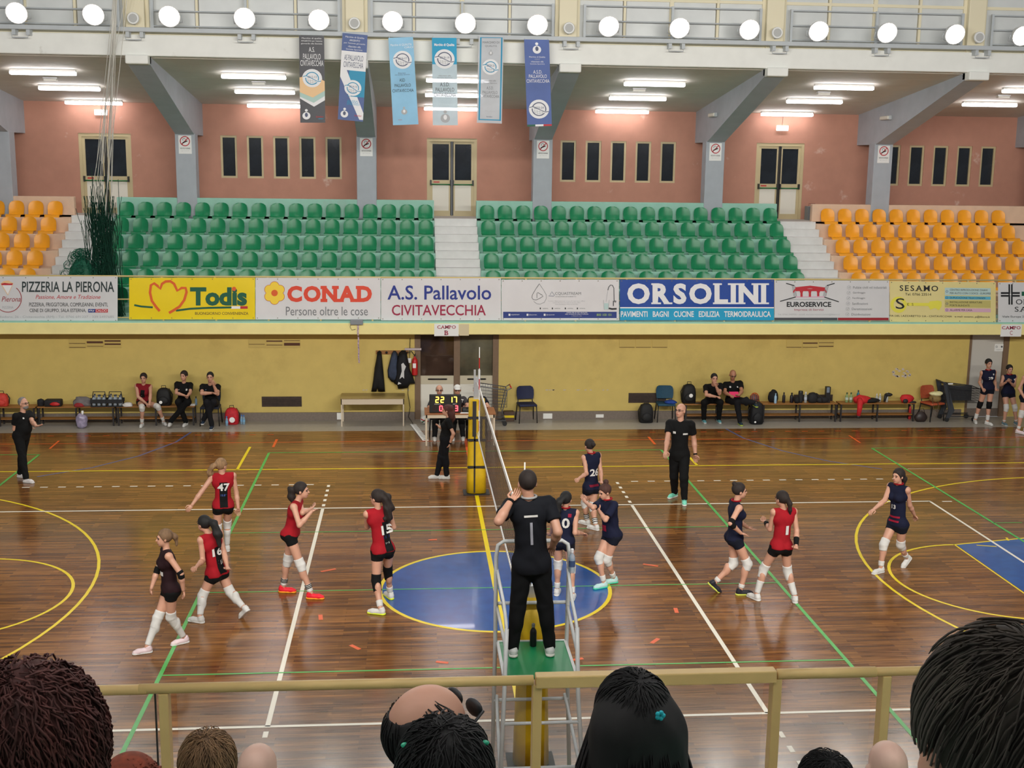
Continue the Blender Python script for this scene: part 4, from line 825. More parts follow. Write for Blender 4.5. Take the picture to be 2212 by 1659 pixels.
# bench clutter, team with red shirts
backpack(px(2), 16.6, BZ, .3, .2, .32, srgb(205, 62, 50), 'red backpack on the end of a bench', name='backpack')
cloth(px(88), 16.6, BZ, (.1, .1, .09), srgb(30, 30, 34), 'crumpled dark gloves on the bench beside a black bag', 11, 'gloves')
o = thing('pouch_bag', 'black pouch with a red patch lying on the bench', 'bag', (px(115), 16.55, BZ)); MB().bevbox((-.2, -.12, 0), (.2, .12, .17), .03).build('body', mat('pouch_black', srgb(26, 24, 26), .7), o, True, True); blob(MB(), (.06, -.12, .07), (.12, .03, .05), 4).build('red_patch', M_RED, o, True, True)
cloth(px(180), 16.58, BZ, (.26, .14, .13), srgb(110, 104, 104), 'grey and red jacket bundled on the bench', 12); cloth(px(172), 16.5, BZ, (.16, .1, .05), srgb(150, 36, 40), 'small red cloth under a grey jacket on the bench', 13, 'cloth')
def carrier(x, label):
    t = thing('bottle_carrier', label, 'bottle carrier', (x, 16.52, BZ)); M = mat('carrier_black', srgb(28, 30, 34), .5)
    MB().bevbox((-.19, -.13, 0), (.19, .13, .03), .01).build('tray', M, t, local=True)
    for s in (-.13, .13): MB().box((-.19, s-.008, .1), (.19, s+.008, .19)).build('side_panel', M, t, local=True)
    MB().tube([(-.18, 0, .1), (-.14, 0, .36), (.14, 0, .36), (.18, 0, .1)], .012, 6).build('handle', M, t, True, True)
    return t
for c_, nm in ((px(215), 'black bottle carrier full of water bottles, beside a grey jacket'), (px(250), 'black bottle carrier full of water bottles, beside a white cloth')):
    carrier(c_, nm)
    for i in range(6): bottle(c_-.12+.12*(i % 3), 16.46+.12*(i//3), BZ+.03, .25+.02*(i % 2), .042, srgb(180, 190, 200), srgb(60, 70, 90), 'clear sports bottle standing in a black carrier on the bench', clear=True, group='bottles in the carriers')
cloth(px(275), 16.52, BZ, (.15, .12, .05), srgb(214, 210, 206), 'white cloth lying beside the bottle carriers', 14, 'cloth')
o = thing('plastic_bag', 'clear plastic bag of bottles on the floor under the bench', 'bag', (px(176, 16.2, 915), 16.28, 0)); blob(MB(), (0, 0, .16), (.15, .13, .2), 5, .18).build('bag_skin', mat('bag_skin', srgb(150, 140, 165), .25, .35, 12), o, True, True); MB().tube([(0, 0, .3), (.02, 0, .38), (.01, .01, .42)], .03, 6).build('knot', M_WHT, o, True, True)
backpack(px(353), 16.62, BZ, .36, .24, .44, srgb(14, 14, 16), 'black backpack on the bench between two seated people', mark=(-.05, .1, .04))
bottle(px(424, 16.6), 16.6, BZ, .22, .032, srgb(120, 160, 190), srgb(40, 50, 60), 'slim blue bottle at the end of the bench', clear=True); MB
o = tag(B((px(415)-.05, 16.5, BZ), (px(415)+.07, 16.6, BZ+.04)).build('tissue_pack', M_PAPER), 'small white tissue pack on the end of the bench', 'tissues')
backpack(px(501, 16.6, 910), 16.62, 0, .34, .26, .42, srgb(190, 26, 40), 'red backpack with white print standing on the floor', mark=(.03, .14, .07))
for dx, yy in ((-.1, 16.42), (.24, 16.6), (.3, 16.56)): bottle(px(501, 16.6, 910)+dx, yy, 0, .24, .035, srgb(150, 185, 210), srgb(70, 120, 190), 'clear water bottle on the floor beside the red backpack', clear=True, group='bottles by the red backpack', band=srgb(120, 170, 205))
# table by the wall, coats
t = thing('side_table', 'bare beige table pushed near the wall below the coats', 'table', (px(806), 16.55, 0)); xa, xb = px(738, 16.4, 919), px(873, 16.4, 918)
MB().bevbox((xa-.02, 16.2, .7), (xb+.02, 16.9, .725), .004).build('table_top', mat('table_veneer', srgb(150, 128, 78), .35, .06, 5), t); M_TL = mat('table_beige', srgb(212, 196, 172), .5)
a = MB(); a.box((xa, 16.22, .56), (xb, 16.24, .7)); a.box((xa, 16.86, .56), (xb, 16.88, .7)); a.box((xa, 16.22, .56), (xa+.02, 16.88, .7)); a.box((xb-.02, 16.22, .56), (xb, 16.88, .7)); a.build('apron', M_TL, t)
for x in (xa, xb-.03):
    for y in (16.22, 16.85): B((x, y, 0), (x+.03, y+.03, .56)).build('leg', M_TL, t)
o = tag(B((px(733)-.09, 16.93, .03), (px(733)+.09, 16.96, .2)).build('paper_sheet', M_PAPER), 'white paper taped to the baseboard by the table', 'paper')
for k, q in enumerate(((1173, 1193, 893, 906), (1287, 1304, 895, 902))):
    a = W(q[0], q[3], 16.95); b = W(q[1], q[2], 16.95); tag(B((a.x, 16.94, max(a.z, .02)), (b.x, 16.956, b.z)).build('paper_sheet', M_PAPER), ('white paper on the baseboard beside the dark blue chair', 'torn strip of white paper low on the yellow wall')[k], 'paper')
t = thing('coat_rack', 'wooden coat rack board with black knobs on the yellow wall', 'coat rack', (px(845, 16.98, 762), 16.98, 1.78)); a = W(812, 765, 16.98); b = W(882, 757, 16.98)
B((a.x, 16.965, a.z), (b.x, 17, b.z)).build('board', M_BWOOD, t)
for q in (818, 835, 853, 870): c = W(q, 761, 16.95); MB().lathe((c.x, 16.9, c.z), [(.03, 0), (.03, .015), (.015, .03), (.015, .07)], 10, 'y').build('knob', M_BLK, t, True)
def garment(pts, y, th, col, label, name, cat, extra=()):
    """hanging cloth: outline given at the wall, puffed out"""
    P = [W(a, b, y) for a, b in pts]; c = sum(P, Vector())/len(P); t = thing(name, label, cat, (c.x, y, min(p.z for p in P))); n = len(P)
    mb = MB(); ring = [Vector((p.x, y, p.z)) for p in P]; mid = [c+(p-c)*.72+Vector((0, -th, 0)) for p in ring]; mid2 = [c+(p-c)*.3+Vector((0, -th*1.25, 0)) for p in ring]
    for k, p in enumerate(mid): p.y += .02*math.sin(k*2.1)
    vs = ring+mid+mid2; fs = []
    for k in range(n): fs += [(k, (k+1) % n, n+(k+1) % n, n+k), (n+k, n+(k+1) % n, 2*n+(k+1) % n, 2*n+k)]
    fs += [tuple(2*n+k for k in range(n)), tuple(reversed(range(n)))]; mb.add(vs, fs); mb.build('fabric', mat('coat_%d' % len(MATS), col, .8, .25, 10), t, True)
    for nm, q, cc in extra: mb = MB(); mb.add([Vector((W(a, b, y).x, y-th*1.35, W(a, b, y).z)) for a, b in q]+[Vector((W(a, b, y).x, y-th*.6, W(a, b, y).z)) for a, b in q], [tuple(range(len(q))), tuple(len(q)+k for k in reversed(range(len(q))))]+[(k, len(q)+k, len(q)+(k+1) % len(q), (k+1) % len(q)) for k in range(len(q))]); mb.build(nm, mat('trim_%d' % len(MATS), cc, .6), t)
    return t
garment([(815, 760), (820, 757), (824, 760), (826, 780), (828, 800), (830, 822), (832, 846), (817, 846), (815, 838), (813, 846), (802, 846), (806, 822), (809, 795), (813, 775)], 16.9, .07, srgb(14, 13, 14), 'long black trousers hanging from the coat rack', 'hanging_trousers', 'trousers')
garment([(846, 764), (850, 757.5), (855, 758), (859, 764), (862, 790), (860, 815), (855, 828), (845, 824), (838, 815), (837, 800), (841, 783)], 16.9, .07, srgb(52, 62, 84), 'slate blue jacket hanging beside a black and white jacket', 'hanging_jacket', 'jacket')
garment([(862, 762), (868, 756.5), (876, 756.5), (879, 765), (882, 780), (886, 800), (893, 815), (897, 829), (886, 829), (880, 838), (860, 840), (858, 832), (851, 828), (855, 800), (856, 780)], 16.86, .1, srgb(13, 14, 20), 'black jacket with white flashes hanging from the coat rack', 'hanging_jacket', 'jacket', [('white_flash', [(867, 785), (871, 782), (877, 790), (873, 800), (873, 816), (869, 812), (863, 817), (868, 800)], srgb(205, 205, 205)), ('white_flash', [(859, 829), (861, 823), (867, 827), (862, 828)], srgb(205, 205, 205))])
t = thing('fire_extinguisher', 'red fire extinguisher hung on the yellow wall by the door', 'fire extinguisher', (px(896, 16.9, 800), 16.88, 1.18)); MB().lathe((0, 0, 0), [(.05, 0), (.075, .02), (.075, .36), (.06, .42), (.03, .45), (.025, .5)], 16).build('cylinder', M_RED, t, 50, True); a = MB(); a.box((-.02, -.06, .5), (.02, .03, .53)); a.tube([(0, -.02, .53), (.02, -.1, .57)], .01, 6); a.build('valve', M_BLK, t, local=True); MB().tube([(0, 0, .5), (-.08, -.02, .62), (-.2, -.02, .6), (-.22, .02, .45)], .012, 6).build('hose', M_BLK, t, True, True); B((-.05, -.078, .2), (.03, -.074, .32)).build('sticker', M_WHT, t, local=True)
t = thing('socket_box', 'small white wall box with a bracket above the extinguisher', 'wall box', (px(883, 16.96, 780), 16.97, 1.55)); B((-.06, -.03, -.06), (.06, .03, .06)).build('case', M_WHT, t, local=True); B((-.1, -.05, .27), (.32, .03, .32)).build('shelf_bracket', mat('bracket_lilac', srgb(190, 176, 180), .5), t, local=True)
# cable and cable cover
c = [W(886, 730, 16.95), W(884, 800, 16.95), W(881, 850, 16.95), W(886, 880, 16.95), W(882, 900, 16.9), W(890, 912, z=.02), W(893, 918, z=.02)]
tag(MB().tube(c, .008, 5).build('cable', M_BLK, None, True), 'thin black cable running down the wall to the cable cover', 'cable')
a, b = W(892, 917, z=.01), W(919, 952, z=.01); d_ = (b-a); nn = Vector((-d_.y, d_.x, 0)).normalized(); t = thing('cable_cover', 'white and grey striped cable cover strip on the floor', 'cable cover', a)
mb = MB(); mb.add([a+nn*.07, a-nn*.07, b-nn*.07, b+nn*.07, a+nn*.07+Vector((0, 0, .015)), a-nn*.07+Vector((0, 0, .015)), b-nn*.07+Vector((0, 0, .015)), b+nn*.07+Vector((0, 0, .015))], [(0, 1, 2, 3), (7, 6, 5, 4), (0, 4, 5, 1), (1, 5, 6, 2), (2, 6, 7, 3), (3, 7, 4, 0)]); mb.build('strip', M_WHT, t)
for k in range(12): q = a+d_*((k+.3)/12); r_ = a+d_*((k+.6)/12); z = Vector((0, 0, .017)); mb = MB(); mb.add([q+nn*.07+z, q-nn*.03+z, r_-nn*.03+z, r_+nn*.07+z], [(0, 1, 2, 3)]); mb.build('stripe', mat('grey_stripe', srgb(120, 112, 108), .6), t)
# ball
t = thing('volleyball', 'white red and green volleyball on the floor by the table', 'ball', (px(917, 16.5, 905), 16.5, .105)); a = MB(); a.ell((0, 0, 0), (.105, .105, .105), 20, 12); a.build('ball_skin', mat('ball_white', srgb(225, 225, 220), .5), t, True, True)
for k, cc in enumerate((srgb(190, 30, 45), srgb(20, 100, 60))): a = MB(); a.tube([Vector((.1065*math.cos(u)*math.cos(.5*k+.3), -.1065*math.sin(u), .1065*math.cos(u)*math.sin(.9*k-.3))) for u in [.4+.2*i for i in range(12)]], .014, 5); a.build('ball_stripe', mat('ball_stripe_%d' % k, cc, .5), t, True, True)
# ---- scorers' table
t = thing('scorers_table', 'scorers table with a brown top and beige frame behind the net post', 'table', (-.1, 14.4, 0)); xa, xb, ya, yb = -.98, .68, 14.05, 14.8
MB().bevbox((xa, ya, .74), (xb, yb, .77), .004).build('table_top', mat('scorer_top', srgb(150, 96, 58), .35, .06, 5), t); a = MB(); a.box((xa+.03, ya+.02, .66), (xb-.03, ya+.04, .74)); a.box((xa+.03, yb-.04, .66), (xb-.03, yb-.02, .74)); a.build('apron', M_TL, t)
for x in (xa+.02, xb-.06):
    for y in (ya+.02, yb-.06): B((x, y, 0), (x+.04, y+.04, .74)).build('leg', M_TL, t)
M_AMB = mat('led_amber', (1, .6, .07), .5, emit=3); M_REDL = mat('led_red', (1, .07, .09), .5, emit=3); M_OFF = mat('led_off', (.05, .008, .01), .5)
t = thing('scoreboard', 'black electronic scoreboard with amber and red digits on the scorers table', 'scoreboard', (-.42, 14.2, .77)); sy = 14.14; MB().bevbox((-.87, sy, .775), (-.13, sy+.09, 1.2), .01).build('case', M_BLK, t)
SEG = {'0': 'abcdef', '1': 'bc', '2': 'abged', '3': 'abgcd', '7': 'abc', '8': 'abcdefg'}
def digit(ch, cx, cz, h, m, th=.035):
    w = h*.5; y0, y1 = sy-.012, sy; d = h/2
    S = dict(a=(0, d, 1), d=(0, -d, 1), g=(0, 0, 1), f=(-w/2, d/2, 0), b=(w/2, d/2, 0), e=(-w/2, -d/2, 0), c=(w/2, -d/2, 0))
    for s in SEG[ch]:
        x, z, hor = S[s]; hx, hz = ((w/2, th/2) if hor else (th/2, d/2)); B((cx+x-hx, y0, cz+z-hz), (cx+x+hx, y1, cz+z+hz)).build('digit_segment', m, t)
for ch, x in (('2', -.69), ('2', -.57), ('1', -.375), ('7', -.27)): digit(ch, x, 1.085, .125, M_AMB, .022)
for ch, x, m in (('8', -.75, M_OFF), ('0', -.6, M_REDL), ('8', -.4, M_OFF), ('3', -.24, M_REDL)): digit(ch, x, .88, .115, m, .022 if m is M_REDL else .012)
pr = Print(flat((0, sy-.003, 0), (1, 0, 0))); pr.t('white', 'PUNTI', -.68, -.98, .14, .02); pr.t('white', 'SET', -.28, -.98, .09, .02); pr.done(t, 'lettering')
t = thing('laptop_bag', 'black case lying on the scorers table beside the scoreboard', 'case', (.05, 14.3, .77)); MB().bevbox((-.16, -.12, 0), (.16, .12, .09), .03).build('body', M_BLK, t, True, True); MB().tube([(-.06, -.1, .08), (0, -.14, .11), (.06, -.1, .08)], .01, 6).build('handle', M_STRAP, t, True, True)
bottle(.18, 14.12, .77, .36, .045, srgb(205, 40, 40), srgb(230, 225, 220), 'tall red bottle on the scorers table'); tag(B((-.15, 14.06, .771), (.15, 14.2, .776)).build('score_sheet', M_PAPER), 'white score sheet on the scorers table', 'paper')
# ---- trolleys, chairs
def cart(name, label, x, y, rz, m, L, Wd, z0, z1, slope, cells, mh):
    t = thing(name, label, 'shopping cart', (x, y, 0), rz); f = lambda u: z1+slope*u
    g = MB(); r = .004
    for i in range(cells+1):
        u = i/cells; xx = -L/2+L*u
        for s in (-1, 1): g.tube([(xx, s*Wd*.42, z0), (xx, s*Wd/2, f(u))], r, 4)
        g.tube([(xx, -Wd*.42, z0), (xx, Wd*.42, z0)], r, 4)
    for k in range(7):
        v = k/6
        for s in (-1, 1): g.tube([(-L/2, s*Wd*(.42+.08*v), z0+(f(0)-z0)*v), (L/2, s*Wd*(.42+.08*v), z0+(f(1)-z0)*v)], r, 4)
        for e, u in ((-L/2, 0), (L/2, 1)): g.tube([(e, -Wd*(.42+.08*v), z0+(f(u)-z0)*v), (e, Wd*(.42+.08*v), z0+(f(u)-z0)*v)], r, 4)
    g.build('basket', m, t, local=True)
    MB().tube([(-L/2, -Wd/2, f(0)), (L/2, -Wd/2, f(1)), (L/2, Wd/2, f(1)), (-L/2, Wd/2, f(0))], .013, 6, True).build('rim', m, t, True, True)
    MB().tube([(-L/2-.1, -Wd/2, f(0)+.06), (-L/2-.1, Wd/2, f(0)+.06)], .018, 8).build('push_handle', mh, t, True, True)
    for s in (-1, 1): MB().tube([(-L/2-.1, s*Wd/2, f(0)+.06), (-L/2, s*Wd/2, f(0)), (-L/2+.12, s*Wd*.45, .35), (-L/2+.02, s*Wd*.45, .14), (L/2-.05, s*Wd*.4, .14)], .014, 6).build('side_frame', m, t, True, True)
    for s in (-1, 1):
        for e in (-L/2+.05, L/2-.08): MB().lathe((e, s*Wd*.42-.015, .06), [(.06, 0), (.06, .03)], 12, 'y').build('wheel', M_BLK, t, local=True)
    return t
cart('shopping_cart', 'grey wire shopping cart behind the scorers table by the door', .72, 16.4, PI, mat('cart_wire', srgb(110, 112, 116), .35, metal=.5), .78, .5, .48, .92, .12, 12, M_RED)
M_CARTK = mat('cart_dark', srgb(46, 48, 52), .5, .2, 20)
c = cart('shopping_cart', 'dark plastic shopping cart standing by the grey door', 13.08, 16.6, 0, M_CARTK, .86, .5, .5, .98, -.1, 22, mat('cart_handle', srgb(60, 60, 62), .5))
MB().box((-.42, .16, .5), (.42, .17, .9)).build('back_panel', M_CARTK, c, local=True)
for s in (-1, 1): MB().prism([(-.56, 1.05), (-.44, 1.03), (-.2, .3), (-.32, .1), (-.42, .1), (-.36, .3)], 'xz', s*.22-.02, s*.22+.02).build('side_post', mat('cart_post', srgb(52, 56, 62), .5), c, local=True)
B((-.52, -.24, 1.0), (-.3, -.22, 1.03)).build('label_strip', M_WHT, c, local=True)
def chair(name, label, x, y, rz, cseat, cleg, h=.86):
    t = thing(name, label, 'chair', (x, y, 0), rz); m = mat('chair_%d' % len(MATS), cseat, .7, .1, 20); lm = mat('chairleg_%d' % len(MATS), cleg, .4)
    MB().bevbox((-.23, -.22, .43), (.23, .22, .485), .022).build('seat', m, t, True, True)
    b = seat_shell([(.2, .56), (.225, .66), (.245, .78), (.255, .86), (.257, .89)], [.21, .225, .225, .2, .15], [.03, .035, .035, .03, .02], th=.03); b.build('backrest', m, t, 50, True)
    for s in (-1, 1):
        MB().tube([(s*.235, -.2, 0), (s*.215, -.18, .43)], .014, 6).build('leg', lm, t, True, True)
        MB().tube([(s*.235, .26, 0), (s*.215, .19, .43), (s*.19, .2, .5), (s*.19, .24, .7)], .014, 6).build('leg', lm, t, True, True)
        MB().box((s*.215-.012, -.18, .41), (s*.215+.012, .2, .435)).build('side_rail', lm, t, local=True)
    return t
BLKC = (.012, .012, .014)
chair('stacking_chair', 'dark navy chair with black legs beside a brown box', px(1139, 16.5, 905), 16.68, .12, srgb(22, 30, 66), BLKC); chair('stacking_chair', 'teal blue chair holding a folded blue bag', px(1440, 16.5, 905), 16.68, -.05, srgb(20, 68, 92), BLKC)
cloth(px(1450, 16.5, 872), 16.6, .485, (.18, .15, .05), srgb(22, 60, 140), 'folded blue bag lying on the teal chair', 21, 'bag', .1)
chair('stacking_chair', 'dark chair under the man sitting with a hand on his chin', px(455, 16.5, 905), 16.55, 0, srgb(26, 34, 52), BLKC)
oc = chair('moulded_chair', 'orange brown plastic chair with a hat and bag on it', px(2016, 16.5, 905), 16.62, .35, srgb(176, 82, 50), BLKC)
t = thing('shoulder_bag', 'brown shoulder bag under a cream hat on the orange chair', 'bag', (px(2022, 16.5, 868), 16.56, .485)); blob(MB(), (0, 0, .1), (.17, .12, .12), 8, .1).build('body', mat('tan_bag', srgb(136, 112, 66), .7, .15, 10), t, True, True); MB().tube([(-.12, -.1, .15), (-.15, -.24, -.1), (-.05, -.26, -.2), (.02, -.2, -.05), (0, -.12, .05)], .01, 5).build('strap', mat('tan_strap', srgb(96, 72, 44), .7), t, True, True)
cloth(px(2021, 16.5, 862), 16.5, .66, (.16, .13, .07), srgb(226, 220, 170), 'cream cloth hat lying on a brown bag', 22, 'hat', .16)
for k, (x, lab) in enumerate(((W(949, 880, 15.1).x, 'dark chair of the bald scorer behind the scoreboard'), (W(988, 880, 15.1).x, 'blue chair of the scorer in a white cap'), (W(1031, 880, 15.1).x, 'dark chair of the scorer hidden by the net post'))): chair('stacking_chair', lab, x, 15.15, 0, srgb(24, 34, 84) if k == 1 else srgb(26, 28, 34), BLKC)
t = thing('storage_box', 'brown box with a yellow stripe on the floor by the wall', 'box', (px(1099, 16.8, 900), 16.82, 0)); MB().bevbox((-.13, -.11, 0), (.13, .11, .25), .008).build('body', mat('box_brown', srgb(84, 62, 48), .6), t, local=True); B((-.132, -.113, .1), (.132, .113, .16)).build('stripe', YL, t, local=True)
# ---- away-team bench clutter
backpack(px(1396, 16.5, 905), 16.55, 0, .36, .26, .5, srgb(14, 14, 17), 'black backpack on the floor in front of the wall grille')
backpack(px(1487, 16.6), 16.62, BZ, .36, .24, .5, srgb(12, 12, 14), 'black backpack with a white oval badge standing on the bench', mark=(.02, .22, .05))
o = thing('phone', 'phone and glasses lying on the bench by the backpack', 'phone', (px(1507, 16.5, 866), 16.52, BZ)); MB().bevbox((-.08, -.05, 0), (.08, .05, .015), .004).build('body', M_BLK, o, local=True); MB().tube([(-.05, -.06, .03), (.02, -.08, .04), (.08, -.05, .03)], .008, 5).build('glasses', M_DMET, o, True, True)
o = thing('mesh_bag', 'orange mesh bag with a grey bottle on the bench', 'bag', (px(1629, 16.6), 16.6, BZ)); blob(MB(), (0, 0, .1), (.11, .09, .13), 9, .15).build('contents', mat('mesh_grey', srgb(90, 74, 80), .6, .3, 14), o, True, True)
for k in range(6): a0 = k*PI/6; MB().tube([(.12*math.cos(a0)*math.sin(u), .1*math.sin(a0)*math.sin(u), .12+.14*math.cos(u)) for u in [i*PI/8 for i in range(-8, 9)]], .006, 4).build('mesh_band', mat('mesh_orange', srgb(205, 96, 40), .6), o, True, True)
backpack(px(1631, 16.4, 905), 16.3, 0, .34, .27, .58, srgb(11, 12, 18), 'tall black backpack on the floor at the end of the bench', mark=(-.08, .08, .025))
bottle(px(1648, 16.3, 905), 16.4, 0, .3, .035, srgb(190, 195, 195), srgb(220, 220, 220), 'clear bottle on the floor beside the tall black backpack', clear=True)
YB2 = 16.6; q = lambda a: px(a, YB2, 862)
cloth(q(1671), YB2+.05, BZ, (.13, .1, .19), srgb(16, 16, 20), 'black cap propped behind a pale blue flask', 31, 'cap', .1); bottle(q(1673), 16.52, BZ, .26, .035, srgb(160, 195, 220), srgb(150, 185, 210), 'pale blue flask in front of a black cap on the bench')
bottle(q(1693), YB2, BZ, .27, .04, srgb(34, 26, 28), BLKC, 'dark flask with a ring cap standing alone on the bench'); bottle(q(1710), YB2, BZ, .26, .048, srgb(28, 24, 34), BLKC, 'wide dark flask with a side handle on the bench'); cloth(q(1719), 16.52, BZ, (.07, .07, .1), srgb(20, 20, 22), 'small black bag between dark flasks on the bench', 32, 'bag', .1)
t = thing('speaker_tube', 'thick black cylinder speaker standing on the bench', 'speaker', (q(1729), YB2, BZ)); MB().lathe((0, 0, 0), [(.055, 0), (.06, .01), (.06, .29), (.05, .31)], 16).build('body', M_BLK, t, 50, True); MB().lathe((0, 0, 0), [(.061, .03), (.061, .27)], 16).build('grille', mat('speaker_mesh', (.02, .02, .022), .8), t, 50, True)
bottle(q(1740), YB2, BZ, .28, .04, srgb(200, 205, 200), srgb(230, 230, 230), 'clear water bottle between the speaker and a black backpack', clear=True, band=srgb(190, 200, 215))
o = thing('sports_bag', 'black soft sports bag slumped on the bench', 'bag', (q(1765), YB2, BZ)); blob(MB(), (-.12, 0, .12), (.15, .12, .15), 33, .08).build('body', mat('bag_black', (.014, .014, .016), .75, .2, 18), o, True, True); blob(MB(), (.14, 0, .07), (.2, .12, .09), 34, .1).build('flap', mat('bag_black', (.014, .014, .016), .75), o, True, True); MB().tube([(-.06, -.08, .26), (.08, -.12, .16), (.1, -.15, .04)], .012, 5).build('strap', M_STRAP, o, True, True)
t = thing('tall_case', 'tall narrow black case with a grey label on the bench', 'case', (q(1787), YB2, BZ)); MB().bevbox((-.06, -.06, 0), (.06, .06, .42), .006).build('body', M_BLK, t, local=True); B((-.05, -.064, .27), (.025, -.06, .41)).build('label_plate', mat('case_label', srgb(120, 132, 145), .5), t, local=True)
for x in (1829, 1838): bottle(q(x), YB2, BZ, .26, .042, srgb(150, 185, 130), srgb(60, 90, 60), 'pale green plastic water bottle on the bench beside a red jacket', clear=True, group='green bottles on the bench', band=srgb(190, 205, 190))
bottle(q(1857), 16.72, BZ, .3, .04, srgb(16, 110, 135), srgb(60, 60, 66), 'teal metal flask behind the red jacket')
t = thing('red_jacket', 'red jacket draped over the bench edge with a sleeve hanging down', 'jacket', (q(1855), 16.5, BZ)); m_ = mat('red_cloth', srgb(200, 34, 38), .75, .15, 10)
blob(MB(), (.05, 0, .07), (.22, .14, .13), 41, .2).build('body', m_, t, True, True); MB().tube([(-.06, -.1, .12), (-.07, -.2, .06), (-.08, -.21, -.12), (-.1, -.21, -.3)], [.06, .075, .065, .05], 10).build('sleeve', m_, t, True, True); MB().tube([(-.1, -.21, -.29), (-.11, -.21, -.36)], [.05, .045], 10).build('cuff', M_STRAP, t, True, True)
cloth(q(1879), 16.52, BZ, (.2, .12, .08), srgb(14, 14, 16), 'black garment lying beside the red jacket', 42); 
t = thing('cup', 'small white tub with a yellow lid on the bench', 'tub', (q(1888), 16.66, BZ)); MB().lathe((0, 0, 0), [(.04, 0), (.045, .08)], 14).build('body', M_WHT, t, 50, True); MB().lathe((0, 0, 0), [(.048, .08), (.048, .095), (.01, .1)], 14).build('lid', YL, t, 50, True)
for x in (1895, 1902): bottle(q(x), 16.64, BZ, .22, .033, srgb(200, 205, 200), srgb(225, 225, 225), 'small clear bottle on the bench beside a white tub', clear=True, group='small bottles by the tub', band=srgb(200, 205, 215))
t = thing('cap_on_bottle', 'black cap hung over a clear bottle on the bench', 'cap', (q(1916), 16.6, BZ)); blob(MB(), (.03, 0, .2), (.1, .08, .05), 43, .12).build('crown', M_STRAP, t, True, True); MB().tube([(-.03, 0, .2), (-.06, -.02, .1), (-.08, -.02, .01)], [.05, .035, .02], 8).build('tail', M_STRAP, t, True, True); MB().lathe((.01, .03, 0), [(.035, 0), (.035, .16), (.015, .22), (.015, .25)], 10).build('bottle', mat('clear_plastic', srgb(200, 205, 200), .2), t, True, True)
t = thing('red_jacket', 'red garment with black trim folded at the end of the bench', 'jacket', (q(1957), 16.56, BZ)); blob(MB(), (0, 0, .09), (.2, .14, .11), 44, .15).build('body', m_, t, True, True); blob(MB(), (-.08, -.12, .05), (.07, .04, .06), 45, .1).build('black_trim', M_STRAP, t, True, True); blob(MB(), (.14, -.08, .02), (.09, .06, .03), 46, .1).build('black_trim', M_STRAP, t, True, True)
t = thing('handbag', 'dark brown leather handbag on the floor at the end of the bench', 'bag', (px(1987, 16.5, 905), 16.45, 0)); blob(MB(), (0, 0, .12), (.17, .1, .15), 47, .08).build('body', mat('brown_leather', srgb(48, 36, 34), .45, .2, 12), t, True, True); MB().tube([(-.1, 0, .22), (-.06, 0, .34), (.06, 0, .34), (.1, 0, .22)], .008, 5).build('handle', M_STRAP, t, True, True)
bottle(px(1974, 16.5, 895), 16.75, 0, .44, .035, srgb(190, 36, 40), srgb(200, 200, 200), 'tall red bottle standing on the floor behind the handbag')
# ---- signs on the gallery edge and small wall marks
def sign(p0, p1, letter, label):
    y = 16.285; a = W(p0[0], p1[1], y); b = W(p1[0], p0[1], y); t = thing('court_sign', label, 'sign', ((a.x+b.x)/2, y, a.z)); B((a.x, y, a.z), (b.x, y+.012, b.z)).build('board', M_PAPER, t)
    P = Print(lambda u, v: W(u, -v, y-.004)); cx = (p0[0]+p1[0])/2; slab(P, 'crimson', 'CAMPO', cx, p0[1]+7, 40, 7, bold=.015, th=.15, gap=.1)
    if letter == 'B': slab(P, 'crimson', 'B', cx, p0[1]+19.5, 8, 10, bold=.02, th=.15)
    else: P.t('crimson', 'C', cx, p0[1]+18, 6, 9)
    P.done(t)
sign((938, 699.5), (991, 726), 'B', 'white paper sign reading CAMPO B on the yellow gallery edge'); sign((2161, 701), (2208, 727), 'C', 'white paper sign reading CAMPO C on the yellow gallery edge')
a = W(992, 725, 16.29); b = W(1013, 700, 16.29); tag(B((a.x, 16.285, a.z), (b.x, 16.297, b.z)).build('paper_sheet', mat('old_paper', srgb(214, 200, 165), .7)), 'faded beige paper stuck beside a court sign', 'paper')
a = W(2148, 759, 17.04); b = W(2170, 743, 17.04); t = thing('door_notice', 'small printed notice taped to the grey door', 'notice', ((a.x+b.x)/2, 17.04, a.z)); B((a.x, 17.045, a.z), (b.x, 17.055, b.z)).build('sheet', M_PAPER, t); P = Print(lambda u, v: W(u, -v, 17.04)); P.ring('grey', 2153, 749, 1.3, 2.2, n=12); P.disc('char', 2164, 749, 2); P.t('grey', 'Spogliatoio', 2158.5, 755.5, 12, 1.8); P.done(t)
a = W(757, 701, 16.27); b = W(784, 690, 16.27); t = thing('junction_box', 'grey junction box under a banner on the gallery edge', 'junction box', ((a.x+b.x)/2, 16.27, a.z)); MB().bevbox((a.x, 16.2, a.z), (b.x, 16.3, b.z), .01).build('case', mat('box_grey', srgb(130, 136, 142), .5), t); c = W(758, 705, 16.26); MB().tube([W(759, 699, 16.24), W(756, 706, 16.24), W(760, 713, 16.25), W(768, 711, 16.25)], .005, 5).build('cable', M_BLK, t, True)
rb = MB(); nn = 22
for k in range(nn): u = k/(nn-1); c = W(773+2.5*u+math.sin(k)*.4, 700+84*u, 16.27 if u < .3 else 16.3+.4*u); rb.v += [(c.x-.018, c.y-.01*math.sin(k*.9), c.z), (c.x+.018, c.y+.01*math.sin(k*.9), c.z)]
